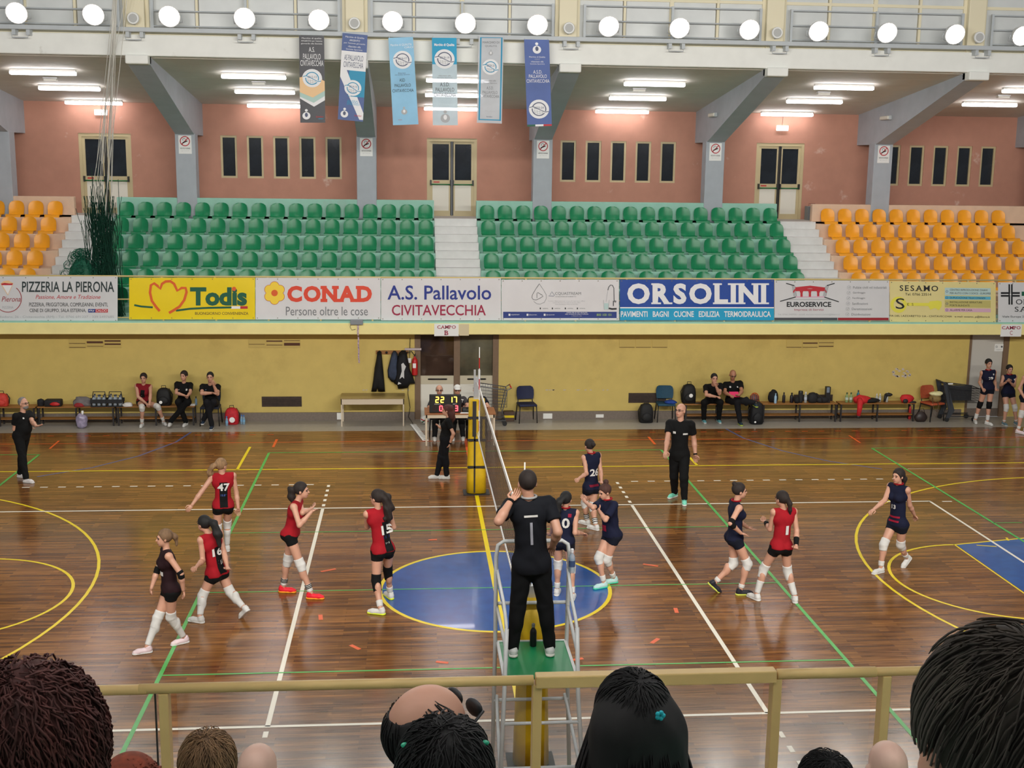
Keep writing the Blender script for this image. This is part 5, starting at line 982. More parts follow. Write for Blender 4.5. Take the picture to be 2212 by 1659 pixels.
rb.f = [(2*k, 2*k+1, 2*k+3, 2*k+2) for k in range(nn-1)]; rb.m = [0]*len(rb.f); o = rb.build('ribbon_strip', mat('ribbon', srgb(190, 168, 185), .7, .5, 30)); tag(o, 'mottled lilac ribbon strip hanging from the gallery edge', 'ribbon'); md = o.modifiers.new('t', 'SOLIDIFY'); md.thickness = .003
t = sthing('wall_scar', W(1948, 806, 16.995)); rs = random.Random(5)
for k in range(26):
    u, v = rs.uniform(-1, 1), rs.uniform(-1, 1)
    if u*u+v*v > 1: continue
    cx, cy = 1946+20*u, 806+11*v+3*u; P_ = MB(); n = 8; P_.add([W(cx+rs.uniform(1.5, 4.5)*math.cos(6.28*i/n), cy+rs.uniform(1, 3.2)*math.sin(6.28*i/n), 16.996) for i in range(n)], [tuple(range(n))]); P_.build('bare_plaster', mat('plaster', srgb(196, 184, 172), .9), t)
t = sthing('wall_scar', W(1240, 842, 16.995))
for k in range(16): cx = 1170+rs.uniform(0, 150)-(400 if k > 9 else 0); P_ = MB(); P_.add([W(cx, 841.5, 16.996), W(cx+rs.uniform(2, 9), 841.3, 16.996), W(cx+rs.uniform(1, 6), 843.5, 16.996), W(cx-1, 843, 16.996)], [(0, 1, 2, 3)]); P_.build('paint_chip', mat('plaster', srgb(196, 184, 172), .9), t)
# bottles of the referee
bottle(-.03, -1.36, PZ, .25, .036, srgb(14, 15, 18), srgb(120, 120, 122), 'black metal flask standing on the green platform'); bottle(.37, -1.3, 2.28, .26, .034, srgb(170, 195, 215), srgb(235, 235, 240), 'clear water bottle strapped to the rail of the referee stand', clear=True, band=srgb(60, 80, 120))

# ================================================================ SPECTATOR SIDE
YR = -7.4; ZR = 3.86
t = thing('glass_railing', 'beige handrail with glass panels in front of the spectators', 'railing', (0, YR, 2.6)); M_BR = mat('beige_handrail', srgb(226, 192, 126), .4, .05, 6)
PX = [-4.4, -2.54, -.66, .6, 1.19, 3.1]
MB().tube([(-6, YR, ZR), (-2.62, YR, ZR)], .026, 10).build('handrail', M_BR, t, True); MB().tube([(-2.66, YR, ZR+.003), (-1.3, YR, ZR), (-.68, YR, ZR)], .026, 10).build('handrail', M_BR, t, True)
MB().bevbox((-.67, YR-.035, ZR-.035), (.59, YR+.035, ZR+.03), .006).build('handrail', M_BR, t); MB().tube([(.6, YR, ZR), (1.13, YR, ZR)], .028, 10).build('handrail', M_BR, t, True); MB().tube([(1.1, YR, ZR), (5, YR, ZR)], .024, 10).build('handrail', M_BR, t, True)
for x in PX: MB().bevbox((x-.024, YR-.02, 2.6), (x+.024, YR+.05, ZR-.02), .004).build('rail_post', M_BR, t)
M_PANEL = glass('rail_glass', (.85, .88, .9), .07, .05)
for a, b in zip(PX, PX[1:]): B((a+.05, YR+.06, 2.72), (b-.05, YR+.07, ZR-.03)).build('glass_pane', M_PANEL, t)
for x in (-2.6, .635, 1.24): B((x, YR+.055, 2.7), (x+.006, YR+.075, ZR-.03)).build('gasket', M_BLK, t)
# tiers under the spectators
pl_ = [(-14.4, 2.4), (-14.4, 4.875), (-12.5, 4.875)]
for k in range(6): pl_ += [(-12.5+.7*k, 4.875-.415*k), (-12.5+.7*k, 4.875-.415*(k+1))]
pl_[-1] = (-9.0, 2.4)
struct(MB().prism(pl_, 'yz', -8, 8).build('tier_block', M_TEAL)); struct(B((-8, -9.05, 2.4), (8, -7.2, 2.6)).build('gallery_floor', M_CONC)); struct(B((-8, -8.0, 0), (8, -7.9, 2.4)).build('wall_front', M_YEL))
# ================================================================ PEOPLE
class Field:
    """signed distance field on a grid; meshed with surface nets"""
    def __init__(s, lo, hi, h):
        s.h = h; s.lo = np.array(lo, float); s.n = np.maximum(((np.array(hi)-s.lo)/h).astype(int)+2, 4); s.D = np.full(s.n, 1.0, np.float32)
        s.ax = [s.lo[i]+h*np.arange(s.n[i]) for i in range(3)]
    def sub(s, lo, hi):
        a = np.clip(((np.array(lo)-s.lo)/s.h).astype(int)-1, 0, s.n-1); b = np.clip(((np.array(hi)-s.lo)/s.h).astype(int)+2, 1, s.n)
        sl = tuple(slice(a[i], max(b[i], a[i]+1)) for i in range(3)); return sl, np.meshgrid(*[s.ax[i][sl[i]] for i in range(3)], indexing='ij', sparse=True)
    def mix(s, sl, d, k):
        o = s.D[sl]; d = d.astype(np.float32)
        if k > 0: hh = np.clip(.5+.5*(o-d)/k, 0, 1); s.D[sl] = o*(1-hh)+d*hh-k*hh*(1-hh)
        else: s.D[sl] = np.minimum(o, d)
    def cone(s, a, b, ra, rb, k=.02, F=None, sq=1., flat=False, ext=0., rip=0.):
        a = np.array(a, float); b = np.array(b, float); m = max(ra, rb)+k+3*s.h+rip; sl, (X, Y, Z) = s.sub(np.minimum(a, b)-m, np.maximum(a, b)+m)
        px, py, pz = X-a[0], Y-a[1], Z-a[2]; ab = b-a; L2 = max(ab@ab, 1e-9)
        t = (px*ab[0]+py*ab[1]+pz*ab[2])/L2; tc = np.clip(t, 0, 1)
        dx, dy, dz = px-tc*ab[0], py-tc*ab[1], pz-tc*ab[2]; q2 = dx*dx+dy*dy+dz*dz
        if F is not None: f = dx*F[0]+dy*F[1]+dz*F[2]; q2 = q2+f*f*(1/sq**2-1)
        d = np.sqrt(q2)-(ra+(rb-ra)*tc)
        if F is not None: d = d*(.5+.5*sq)
        if rip: d = d+rip*np.sin(34*Z+9*X+5*np.sin(13*X+9*Y))*np.sin(11*X+17*Y+7*Z)
        if flat: L = math.sqrt(L2); d = np.maximum(d, np.maximum(-t*L-ext, (t-1)*L-ext))
        s.mix(sl, d, k)
    def ell(s, c, r, M=None, k=.015):
        c = np.array(c, float); r = np.array(r, float); m = r.max()*1.05+k+3*s.h; sl, (X, Y, Z) = s.sub(c-m, c+m); px, py, pz = X-c[0], Y-c[1], Z-c[2]
        if M is not None: px, py, pz = [px*M[0][i]+py*M[1][i]+pz*M[2][i] for i in range(3)]
        q = np.sqrt((px/r[0])**2+(py/r[1])**2+(pz/r[2])**2); q2 = np.sqrt((px/r[0]**2)**2+(py/r[1]**2)**2+(pz/r[2]**2)**2)+1e-9
        s.mix(sl, q*(q-1)/q2, k)
    def plane(s, p, n):
        """remove everything on the side n points to"""
        n = np.array(n, float); n /= np.linalg.norm(n); X, Y, Z = np.meshgrid(*s.ax, indexing='ij', sparse=True)
        s.D = np.maximum(s.D, ((X-p[0])*n[0]+(Y-p[1])*n[1]+(Z-p[2])*n[2]).astype(np.float32))
    def mesh(s):
        D = s.D; n = s.n; S = D < 0
        c = np.zeros(n-1, np.int8)
        for i in (0, 1):
            for j in (0, 1):
                for k in (0, 1): c += S[i:n[0]-1+i, j:n[1]-1+j, k:n[2]-1+k]
        mk = (c > 0) & (c < 8); I = np.argwhere(mk); idx = np.full(n-1, -1, np.int32); idx[mk] = np.arange(len(I))
        if not len(I): return np.zeros((0, 3)), []
        acc = np.zeros((len(I), 3)); cnt = np.zeros(len(I))
        cor = [(i, j, k) for i in (0, 1) for j in (0, 1) for k in (0, 1)]; val = {q: D[I[:, 0]+q[0], I[:, 1]+q[1], I[:, 2]+q[2]] for q in cor}
        for a in cor:
            for e in range(3):
                if a[e]: continue
                b = list(a); b[e] = 1; va, vb = val[a], val[tuple(b)]; x = (va < 0) != (vb < 0); t = np.where(x, va/np.where(va == vb, 1, va-vb), 0)
                P = np.array(a, float)[None].repeat(len(I), 0); P[:, e] += t; acc += P*x[:, None]; cnt += x
        V = s.lo+s.h*(I+acc/np.maximum(cnt, 1)[:, None]); Q = []
        for e in range(3):
            A = S.take(range(n[e]-1), e); Bq = S.take(range(1, n[e]), e); d = A != Bq; o1, o2 = [q for q in range(3) if q != e]
            sl = [slice(None)]*3; sl[o1] = slice(1, n[o1]-1); sl[o2] = slice(1, n[o2]-1); J = np.argwhere(d[tuple(sl)])
            if not len(J): continue
            J[:, o1] += 1; J[:, o2] += 1; sg = A[J[:, 0], J[:, 1], J[:, 2]]
            def g(u, v): K = J.copy(); K[:, o1] -= u; K[:, o2] -= v; return idx[K[:, 0], K[:, 1], K[:, 2]]
            q = np.stack([g(1, 1), g(0, 1), g(0, 0), g(1, 0)], 1); fl = sg if e != 1 else ~sg; q[~fl] = q[~fl][:, ::-1]; Q.append(q)
        return V, np.concatenate(Q)
    def obj(s, name, m, parent, extra=None):
        V, Q = s.mesh(); me = bpy.data.meshes.new(name); nv = len(V); vv = [tuple(v) for v in V]; ff = [tuple(int(i) for i in q) for q in Q]
        if extra: vv += [tuple(v) for v in extra.v]; ff += [tuple(i+nv for i in f) for f in extra.f]
        me.from_pydata(vv, [], ff); me.materials.append(m); me.polygons.foreach_set('use_smooth', [True]*len(me.polygons)); me.update()
        o = bpy.data.objects.new(name, me); COL.objects.link(o); o.parent = parent; WORLD[o.name] = WORLD[parent.name]; return o
A_ = lambda v: np.array(v, float)
def unit(v): v = A_(v); n = np.linalg.norm(v); return v/n if n > 1e-9 else v
def ray_at(S, px, L, sg):
    """the point seen at px that lies the limb length L from S (sg: +1 beyond S, -1 nearer the viewer)"""
    o = A_(CAM); d = unit(A_(_f+_r*((px[0]-1106)/FPX)+_u*((829.5-px[1])/FPX))); t0 = (A_(S)-o)@d; c = o+d*t0; r2 = ((A_(S)-c)**2).sum()
    if r2 >= L*L: return A_(S)+(c-A_(S))*(L/math.sqrt(r2))
    return c+d*sg*math.sqrt(L*L-r2)
def ik(a, b, l1, l2, pole):
    a, b = A_(a), A_(b); d = b-a; L = np.linalg.norm(d); 
    if L > (l1+l2)*.999: return a+d*(l1/(l1+l2))
    x = (l1*l1-l2*l2+L*L)/(2*L); h = math.sqrt(max(l1*l1-x*x, 0)); u = d/L; p = A_(pole); p = p-(p@u)*u; return a+u*x+unit(p)*h
def hand_mesh(mb, w, tip, up, side, s=1., curl=.4, spread=.0):
    """palm and five jointed fingers from wrist w towards tip"""
    d = unit(tip-w); n = unit(up-(up@d)*d); e = np.cross(d, n)*side; M = Matrix((tuple(e), tuple(d), tuple(n))).transposed()
    mb.ell(tuple(w+d*.042*s), (.037*s, .05*s, .016*s), 10, 6, M)
    for i, (u, L) in enumerate(((-.029, .07), (-.0095, .082), (.0095, .077), (.028, .06))):
        p = w+d*.082*s+e*u*s; q = [p-d*.02*s, p]; a = .12; dd = d
        for j, f in enumerate((.45, .32, .25)):
            a += curl*(.6 if j == 0 else .9); dd = d*math.cos(a)-n*math.sin(a)+e*spread*u*20; q.append(q[-1]+unit(dd)*L*f*s)
        mb.tube([tuple(v) for v in q], [.0085*s, .0088*s, .0082*s, .0075*s, .0045*s], 6)
    p = w+d*.028*s-e*.03*s; q = [p, p+(-e*.8+d*.7-n*.2)*.035*s, p+(-e*.75+d*1.6-n*.45)*.035*s, p+(-e*.55+d*2.3-n*.7)*.035*s]; mb.tube([tuple(v) for v in q], [.012*s, .0105*s, .009*s, .006*s], 6)
SK = dict(pale=mat('skin_pale', srgb(226, 186, 166), .45, .04, 9), fair=mat('skin_fair', srgb(196, 146, 122), .5, .04, 9), tan=mat('skin_tan', srgb(170, 118, 92), .5, .04, 9), warm=mat('skin_warm', srgb(184, 130, 104), .5, .04, 9))
HR = dict(dark=mat('hair_dark', srgb(34, 24, 20), .8, .35, 30, streak=(1, 1, .15)), black=mat('hair_black', srgb(16, 14, 14), .75, .3, 30, streak=(1, 1, .15)), blond=mat('hair_blond', srgb(140, 108, 76), .8, .35, 30, streak=(1, 1, .15)), brown=mat('hair_brown', srgb(64, 36, 28), .8, .35, 30, streak=(1, 1, .15)), red=mat('hair_red', srgb(74, 34, 28), .75, .4, 30, streak=(1, 1, .15)), ginger=mat('hair_ginger', srgb(120, 52, 28), .8, .4, 30), brownish=mat('hair_brownish', srgb(66, 58, 50), .85, .5, 40, streak=(1, 1, .2)), grey=mat('hair_grey', srgb(120, 116, 112), .6, .3, 30), light=mat('hair_light', srgb(110, 84, 60), .8, .3, 30, streak=(1, 1, .15)))
CL = {}
def fabric(c, rough=.85):
    k = tuple(c)
    if k not in CL: CL[k] = mat('fabric_%d' % len(CL), c, rough, .1, 9, bump=.15, spec=.25)
    return CL[k]
RED, BLACK, NAVY, WHITE, DNAVY, WINE = srgb(152, 18, 30), srgb(11, 11, 12), srgb(18, 22, 46), srgb(208, 206, 202), srgb(16, 20, 34), srgb(34, 13, 18)
M_EYE = mat('eye_dark', srgb(30, 20, 18), .3); M_LIP = mat('lip', srgb(168, 92, 84), .5); M_BROW = mat('brow', srgb(40, 28, 22), .7)
NUM = {}
def person(label, base, H, rz, J, sg='++++', name='person', hy=0., hp=0., hr=0., skin='fair', hair=None, out=None, male=False, seat=False, h=.0135, y=None, bulk=1., tw=0., curl=(.45, .45), pole=None, hide=(), acc=(), num=None, headk=1., belly=0., shw=1., bend=1.03):
    k = H/1.75; base = Vector(base); t = thing(name, label, 'person', base); y = base.y if y is None else y; b0 = A_(base); R = A_((math.cos(rz), math.sin(rz), 0)); F = A_((-math.sin(rz), math.cos(rz), 0))
    g = lambda q, dy=0.: A_(W(q[0], q[1], y+(q[2] if len(q) > 2 else 0.)+dy))-b0 if not isinstance(q, np.ndarray) else q
    hip, neck, head = g(J['hip']), g(J['neck']), g(J['head']); U = unit(neck-hip); Rt = unit(R-(R@U)*U); Ft = np.cross(U, Rt); r2 = rz+tw; Rs = A_((math.cos(r2), math.sin(r2), 0)); Rs = unit(Rs-(Rs@U)*U)
    sw = (.19 if male else .168)*k*shw; Sh = {'l': neck-U*.055*k-Rs*sw, 'r': neck-U*.055*k+Rs*sw}; Hp = {'l': hip-Rt*.085*k-U*.03*k, 'r': hip+Rt*.085*k-U*.03*k}
    ua, fa, th, sh = .172*H, .15*H, .238*H, .236*H; P = {}
    for i, s in enumerate('lr'):
        e = ray_at(Sh[s]+b0, J[s+'e'], ua, 1 if sg[2*i] == '+' else -1)-b0 if s+'e' in J else None; w = None
        if e is None: w = g(J[s+'w']) if s+'w' in J else Sh[s]-U*.5*k+F*.08+R*(-.05 if s == 'l' else .05); e = ik(Sh[s], w, ua, fa, -F-A_((0, 0, .4))+R*(-.5 if s == 'l' else .5))
        elif s+'w' in J: w = ray_at(e+b0, J[s+'w'], fa, 1 if sg[2*i+1] == '+' else -1)-b0
        else: w = e+unit(A_((0, 0, -1))+F*.3)*fa
        hd = ray_at(w+b0, J[s+'h'], .16*k, 1 if sg[2*i+1] == '+' else -1)-b0 if s+'h' in J else w+unit(w-e)*.15*k
        P[s+'e'], P[s+'w'], P[s+'h'] = e, w, hd
        f = J[s+'f']; ft = (A_(W(f[0], f[1], z=base.z))-b0) if not isinstance(f, np.ndarray) else f; lift = f[2] if not isinstance(f, np.ndarray) and len(f) > 2 else 0; P[s+'t'] = f[3] if not isinstance(f, np.ndarray) and len(f) > 3 else 0.; P[s+'a'] = ft+A_((0, 0, .085*k+lift)); P[s+'lift'] = lift
        dl = np.linalg.norm(P[s+'a']-Hp[s]); sc_ = min(1., dl*bend/(th+sh))
        if s+'k' in J: kn = ray_at(Hp[s]+b0, J[s+'k'], th, -1)-b0
        else: kn = ik(Hp[s], P[s+'a'], th*sc_, sh*sc_, F if pole is None else A_(pole))
        P[s+'k'] = kn
    pts = np.array([hip, neck, head, *Sh.values(), *[P[q] for q in P if len(q) == 2 and q[1] in 'ewhka' and not isinstance(P[q], float)]]); lo = pts.min(0)-.3; hi = pts.max(0)+.3
    hyz = rz+hy; hf = A_((-math.sin(hyz)*math.cos(hp), math.cos(hyz)*math.cos(hp), math.sin(hp))); hx = A_((math.cos(hyz), math.sin(hyz), 0)); hu = np.cross(hx, hf)
    if hr: hx, hu = hx*math.cos(hr)+hu*math.sin(hr), hu*math.cos(hr)-hx*math.sin(hr)
    HM = np.array([hx, hf, hu]).T; hs = k*headk*(1.04 if male else 1.0); L = lambda x, yy, z: head+HM@A_((x*hs, yy*hs, z*hs))
    wf = bulk; OUT = dict(top=RED, sleeve=0, bottom=BLACK, legs='shorts', knee=None, sock=WHITE, sockh=.25, shoe=WHITE, sole=WHITE); OUT.update(out or {})
    def torso(B_, i, kk=.03, rip=0.):
        B_.cone(neck-U*.15*k-Rs*.05*k, neck-U*.15*k+Rs*.05*k, .118*k*wf+i, .118*k*wf+i, kk, Ft, .8, rip=rip); B_.cone(Sh['l'], Sh['r'], .05*k+i, .05*k+i, kk)
        B_.cone(hip+U*.1*k, neck-U*.24*k, .118*k*wf+i, .112*k*wf+i, kk, Ft, .8, rip=rip); B_.cone(hip-Rt*.05*k, hip+Rt*.05*k, .118*k*wf+i, .118*k*wf+i, kk, Ft, .9, rip=rip)
        for s in (-1, 1):
            B_.ell(hip+Rt*s*.07*k-Ft*(.025 if male else .05)*k-U*.03*k, [.088*k*wf+i]*3, None, kk)
            if not male: B_.ell(neck-U*.2*k+Rs*s*.065*k+Ft*.075*k, [.058*k+i]*3, None, kk)
        if belly: B_.ell(hip+U*.14*k+Ft*.06, [.13*k+i]*3, None, .05)
    # ---- body
    B_ = Field(lo, hi, h); torso(B_, 0.)
    B_.cone(neck-U*.04*k, L(0, -.02, -.06), .056*k if male else .048*k, .052*k if male else .046*k, .03)
    B_.ell(L(0, -.012, .03), A_((.075, .093, .09))*hs, HM, .02); B_.ell(L(0, .022, -.036), A_((.059, .07, .08))*hs, HM, .02); B_.ell(L(0, .058, -.092), A_((.026, .024, .02))*hs, HM, .015)
    B_.cone(L(0, .09, .008), L(0, .108, -.026), .009*hs, .014*hs, .008); B_.cone(L(-.034, .082, .024), L(.034, .082, .024), .012*hs, .012*hs, .012); B_.cone(L(-.018, .086, -.058), L(.018, .086, -.058), .008*hs, .008*hs, .01)
    for s in (-1, 1): B_.ell(L(s*.078, -.006, -.008), A_((.013, .02, .032))*hs, HM, .006)
    hm = MB()
    for s in 'lr':
        e, w = P[s+'e'], P[s+'w']; af = (1.15 if male else 1.)*k
        B_.ell(Sh[s], [.052*af]*3, None, .03); B_.cone(Sh[s], e, .046*af, .037*af, .02); B_.cone(e, e+(w-e)*.35, .038*af, .04*af, .02); B_.cone(e+(w-e)*.35, w, .039*af, .026*af, .02)
        kn, an = P[s+'k'], P[s+'a']; B_.cone(Hp[s], kn, .086*k*wf, .056*k, .03); B_.cone(kn, an, .053*k, .036*k, .02); bk = unit(np.cross(unit(an-kn), np.cross(unit(an-kn), F))); B_.ell(kn+(an-kn)*.3-F*.018*k, A_((.05, .052, .1))*k, None, .03)
        hand_mesh(hm, w, P[s+'h'], np.cross(unit(P[s+'h']-w), R*(1 if s == 'l' else -1)+A_((.05, .05, .02))), 1 if s == 'r' else -1, k*(1.08 if male else 1.), curl[0 if s == 'l' else 1])
    body = B_.obj('body', SK[skin], t, hm)
    # ---- face
    if 'face' not in hide:
        for s in (-1, 1):
            e = MB(); e.ell(tuple(L(s*.031, .081, .006)), (.0125*hs, .0125*hs, .0085*hs), 8, 6); e.build('eye', M_EYE, t, True, True); e = MB(); e.tube([tuple(L(s*.014, .094, .024)), tuple(L(s*.032, .093, .03)), tuple(L(s*.05, .08, .024))], .0045*hs, 5); e.build('eyebrow', M_BROW, t, True, True)
        e = MB(); e.tube([tuple(L(-.022, .087, -.058)), tuple(L(0, .094, -.06)), tuple(L(.022, .087, -.058))], .0055*hs, 5); e.build('mouth', M_LIP, t, True, True)
    # ---- clothing
    i0 = .011
    C = Field(lo, hi, h); rip = .004 if OUT['sleeve'] else .002; torso(C, i0+(.012 if OUT['sleeve'] and male else .004), .03, rip)
    if OUT['sleeve'] and not seat: C.cone(hip-U*.06*k, neck-U*.2*k, .128*k*wf+i0, .13*k*wf+i0, .04, Ft, .86, rip=.006)
    for s, sg_ in (('l', -1), ('r', 1)): C.plane(Sh[s]+Rs*sg_*.012*k, Rs*sg_)
    C.plane(neck+U*.012*k+Ft*.02*k, U*1.0+Ft*.35); C.plane(hip-U*OUT.get('hem', .035)*k, -U)
    if OUT['sleeve']:
        for s in 'lr': e = P[s+'e']; C.ell(Sh[s], [.052*k*(1.12 if male else 1)+.01]*3, None, .03); C.cone(Sh[s]+(Sh[s]-e)*.05, Sh[s]+(e-Sh[s])*OUT['sleeve'], 0.062*k*(1.05 if male else 1), (.059 if male else .05)*k+(.012 if OUT['sleeve'] < 1 else 0), .02, flat=True, rip=.003)
    jersey = C.obj(OUT.get('topname', 'polo_shirt' if OUT['sleeve'] else 'jersey'), fabric(OUT['top']), t)
    C = Field(lo, hi, h); i1 = .009 if OUT['legs'] == 'shorts' else .014; wf0 = wf
    C.cone(hip-Rt*.05*k, hip+Rt*.05*k, .118*k*wf+i1, .118*k*wf+i1, .03, Ft, .9); C.cone(hip, hip+U*.08*k, .118*k*wf+i1, .115*k*wf+i1, .03, Ft, .85)
    for s in (-1, 1): C.ell(hip+Rt*s*.07*k-Ft*(.025 if male else .05)*k-U*.03*k, [.088*k*wf+i1]*3, None, .03)
    C.plane(hip+U*.07*k, U)
    for s in 'lr':
        kn, an = P[s+'k'], P[s+'a']
        if OUT['legs'] == 'shorts': f = OUT.get('short', .3); C.cone(Hp[s]+(Hp[s]-kn)*.05, Hp[s]+(kn-Hp[s])*f, .086*k*wf+i1, .086*k*wf*(1-f)+.056*k*f+i1, .03, flat=True)
        else: C.cone(Hp[s], kn, .09*k*wf+i1, .064*k+i1, .03, rip=.004); C.cone(kn, an+A_((0, 0, .0)), .062*k+i1, .044*k+i1, .025, flat=True, ext=.02, rip=.005); C.cone(kn, kn+(an-kn)*.1, .062*k+i1, .06*k+i1, .02); C.ell(kn+(an-kn)*.3-F*.018*k, A_((.05, .052, .1))*k+i1+.006, None, .03)
    C.obj('trousers' if OUT['legs'] != 'shorts' else 'shorts', fabric(OUT['bottom']), t)
    # ---- knee pads, socks, shoes
    for n_, s in enumerate('lr'):
        kn, an, hpj = P[s+'k'], P[s+'a'], Hp[s]; D1 = unit(an-kn); D0 = unit(kn-hpj)
        kc = OUT['knee'][n_] if isinstance(OUT['knee'], list) else OUT['knee']
        if kc is not None:
            ln_ = OUT.get('kneeh', .1)*k; C = Field(np.minimum(kn, an)-.2, np.maximum(kn, hpj)+.2, h*.85); C.cone(kn-D0*.1*k, kn, .073*k, .07*k, .02, flat=True); C.cone(kn, kn+D1*ln_, .07*k, .062*k, .02, flat=True); C.ell(kn+F*.02*k, [.058*k]*3, None, .02); C.obj('knee_pad', fabric(kc), t)
        if OUT['legs'] == 'shorts':
            top = an+(kn-an)*OUT['sockh']; C = Field(np.minimum(an, top)-.15, np.maximum(an, top)+.15, h*.85); C.cone(an-D1*.03*k, top, .044*k, (.045+.018*min(1, OUT['sockh']))*k, .01, flat=True)
            if OUT['sockh'] > .5: C.ell(kn+(an-kn)*.32-F*.018*k, A_((.057, .059, .1))*k, None, .02); C.plane(top, kn-an)
            C.obj('sock', fabric(OUT['sock']), t)
            for q in OUT.get('rings', ()):
                e = MB(); c = an+(kn-an)*q; e.tube([tuple(c-D1*.006), tuple(c+D1*.006)], .053*k, 12); e.build('sock_stripe', fabric(BLACK), t, True, True)
        ta = rz+P[s+'t']; tf = A_((-math.sin(ta), math.cos(ta), 0)); lift = P[s+'lift']
        if lift > .03: tf = unit(tf-A_((0, 0, .9)))
        up = A_((0, 0, 1)) if lift <= .03 else unit(np.cross(np.cross(tf, A_((0, 0, 1))), tf)); sd = np.cross(tf, up); sole = an-up*.085*k; SM = np.array([sd, tf, up]).T; Q = lambda x, yy, z: sole+SM@A_((x*k, yy*k, z*k))
        C = Field(sole-.3, sole+.3, h*.8); C.cone(Q(0, -.03, .04), Q(0, .12, .036), .042*k, .04*k, .02); C.cone(Q(0, .12, .034), Q(0, .17, .03), .039*k, .03*k, .02); C.cone(Q(0, -.03, .05), Q(0, -.01, .105), .042*k, .043*k, .02, flat=True); C.plane(Q(0, 0, .004), -up); C.plane(Q(0, -.02, .115), up-tf*.25)
        sc = OUT['shoe'][n_] if isinstance(OUT['shoe'], list) else OUT['shoe']; so = C.obj('shoe', fabric(sc, .5), t)
        C = Field(sole-.3, sole+.3, h*.8); C.cone(Q(0, -.035, .012), Q(0, .165, .012), .045*k, .04*k, .0); C.plane(Q(0, 0, .026), up); C.plane(Q(0, 0, .0), -up); C.obj('sole', fabric(OUT['sole'], .5), so)
    # ---- hair
    if hair:
        hc, style = hair[0], hair[1]; C = Field(head-.32-A_((0, 0, .35)), head+.32, h*.8)
        if style != 'bald':
            v = .009 if male else .015
            C.ell(L(0, -.02, .038), A_((.075+v, .092+v, .088+v))*hs, HM, .0)
            cut = {'short': (.05, .5), 'back': (.055, .62), 'recede': (.0, .3)}.get('recede' if style == 'recede' else ('short' if male else 'back'))
            C.plane(L(0, cut[0], .035), HM@A_((0, 1, -cut[1]))); C.plane(L(0, .0, -.055), HM@A_((0, .55, -1)))
        if style == 'ring':                                   # bald crown with a fringe of hair
            C.plane(L(0, -.02, .05), HM@A_((0, .3, 1)))
        if style == 'cut': pass
        for q in hair[2:]:
            if q[0] == 'bun': C.ell(L(*q[1]), [q[2]*hs]*3, None, .01)
            elif q[0] == 'tail':
                pp = [L(*q[1][0])]+[L(*a) for a in q[1][1:]]; rr = q[2]
                for a, b_, ra, rb in zip(pp, pp[1:], rr, rr[1:]): C.cone(a, b_, ra*hs, rb*hs, .02, rip=q[3] if len(q) > 3 else .006)
        C.obj('hair', HR[hc], t)
    # ---- accessories and print
    for a in acc:
        kind = a[0]
        if kind == 'sleeve':                                   # ('sleeve', side, from, to, colour) on the forearm/upper arm
            s = a[1]; e, w = P[s+'e'], P[s+'w']; p = lambda u: (Sh[s]+(e-Sh[s])*u if u <= 1 else e+(w-e)*(u-1)); C = Field(np.minimum(p(a[2]), p(a[3]))-.1, np.maximum(p(a[2]), p(a[3]))+.1, h*.7)
            if a[2] < 1 < a[3]: C.cone(p(a[2]), e, .05*k, .047*k, .015, flat=True); C.cone(e, p(a[3]), .047*k, .046*k, .015, flat=True)
            else: C.cone(p(a[2]), p(a[3]), .05*k if a[3] < 1.3 else .044*k, .046*k if a[3] < 1.3 else .036*k, .01, flat=True)
            C.obj('arm_sleeve', fabric(a[4]), t)
        elif kind == 'watch': s = a[1]; w, e = P[s+'w'], P[s+'e']; d = unit(e-w); m_ = MB(); m_.tube([tuple(w), tuple(w+d*.028)], .036*k, 12); m_.build('watch', fabric(BLACK, .4), t, True, True)
        elif kind == 'glasses':
            m_ = MB()
            for s in (-1, 1): m_.tube([tuple(L(s*.033+.022*math.cos(u), .098, .004+.016*math.sin(u))) for u in [i*PI/6 for i in range(12)]], .003, 5, True); m_.tube([tuple(L(s*.056, .096, .01)), tuple(L(s*.082, .0, .01))], .003, 5)
            m_.tube([tuple(L(-.012, .1, .008)), tuple(L(.012, .1, .008))], .003, 5); m_.build('glasses', M_BLK, t, True, True)
        elif kind == 'cap':
            C = Field(head-.25, head+.25, h*.7); C.ell(L(0, -.01, .045), A_((.09, .105, .092))*hs, HM, 0); C.plane(L(0, 0, .038), HM@A_((0, -.1, -1))); C.ell(L(0, .1, .042), A_((.07, .075, .012))*hs, HM, .01); C.obj('cap', fabric(a[1]), t)
        elif kind == 'band': m_ = MB(); m_.tube([tuple(neck+U*.02*k+Rs*.07*k*math.cos(u)+Ft*.07*k*math.sin(u)) for u in [i*PI/8 for i in range(16)]], .012*k, 6, True); m_.build('collar', fabric(a[1]), t, True, True)
        elif kind == 'beard': C = Field(head-.2, head+.2, h*.7); C.ell(L(0, .035, -.065), A_((.055, .066, .05))*hs, HM, 0); C.plane(L(0, 0, -.045), HM@A_((0, -.6, 1))); C.obj('beard', HR[a[1]], t)
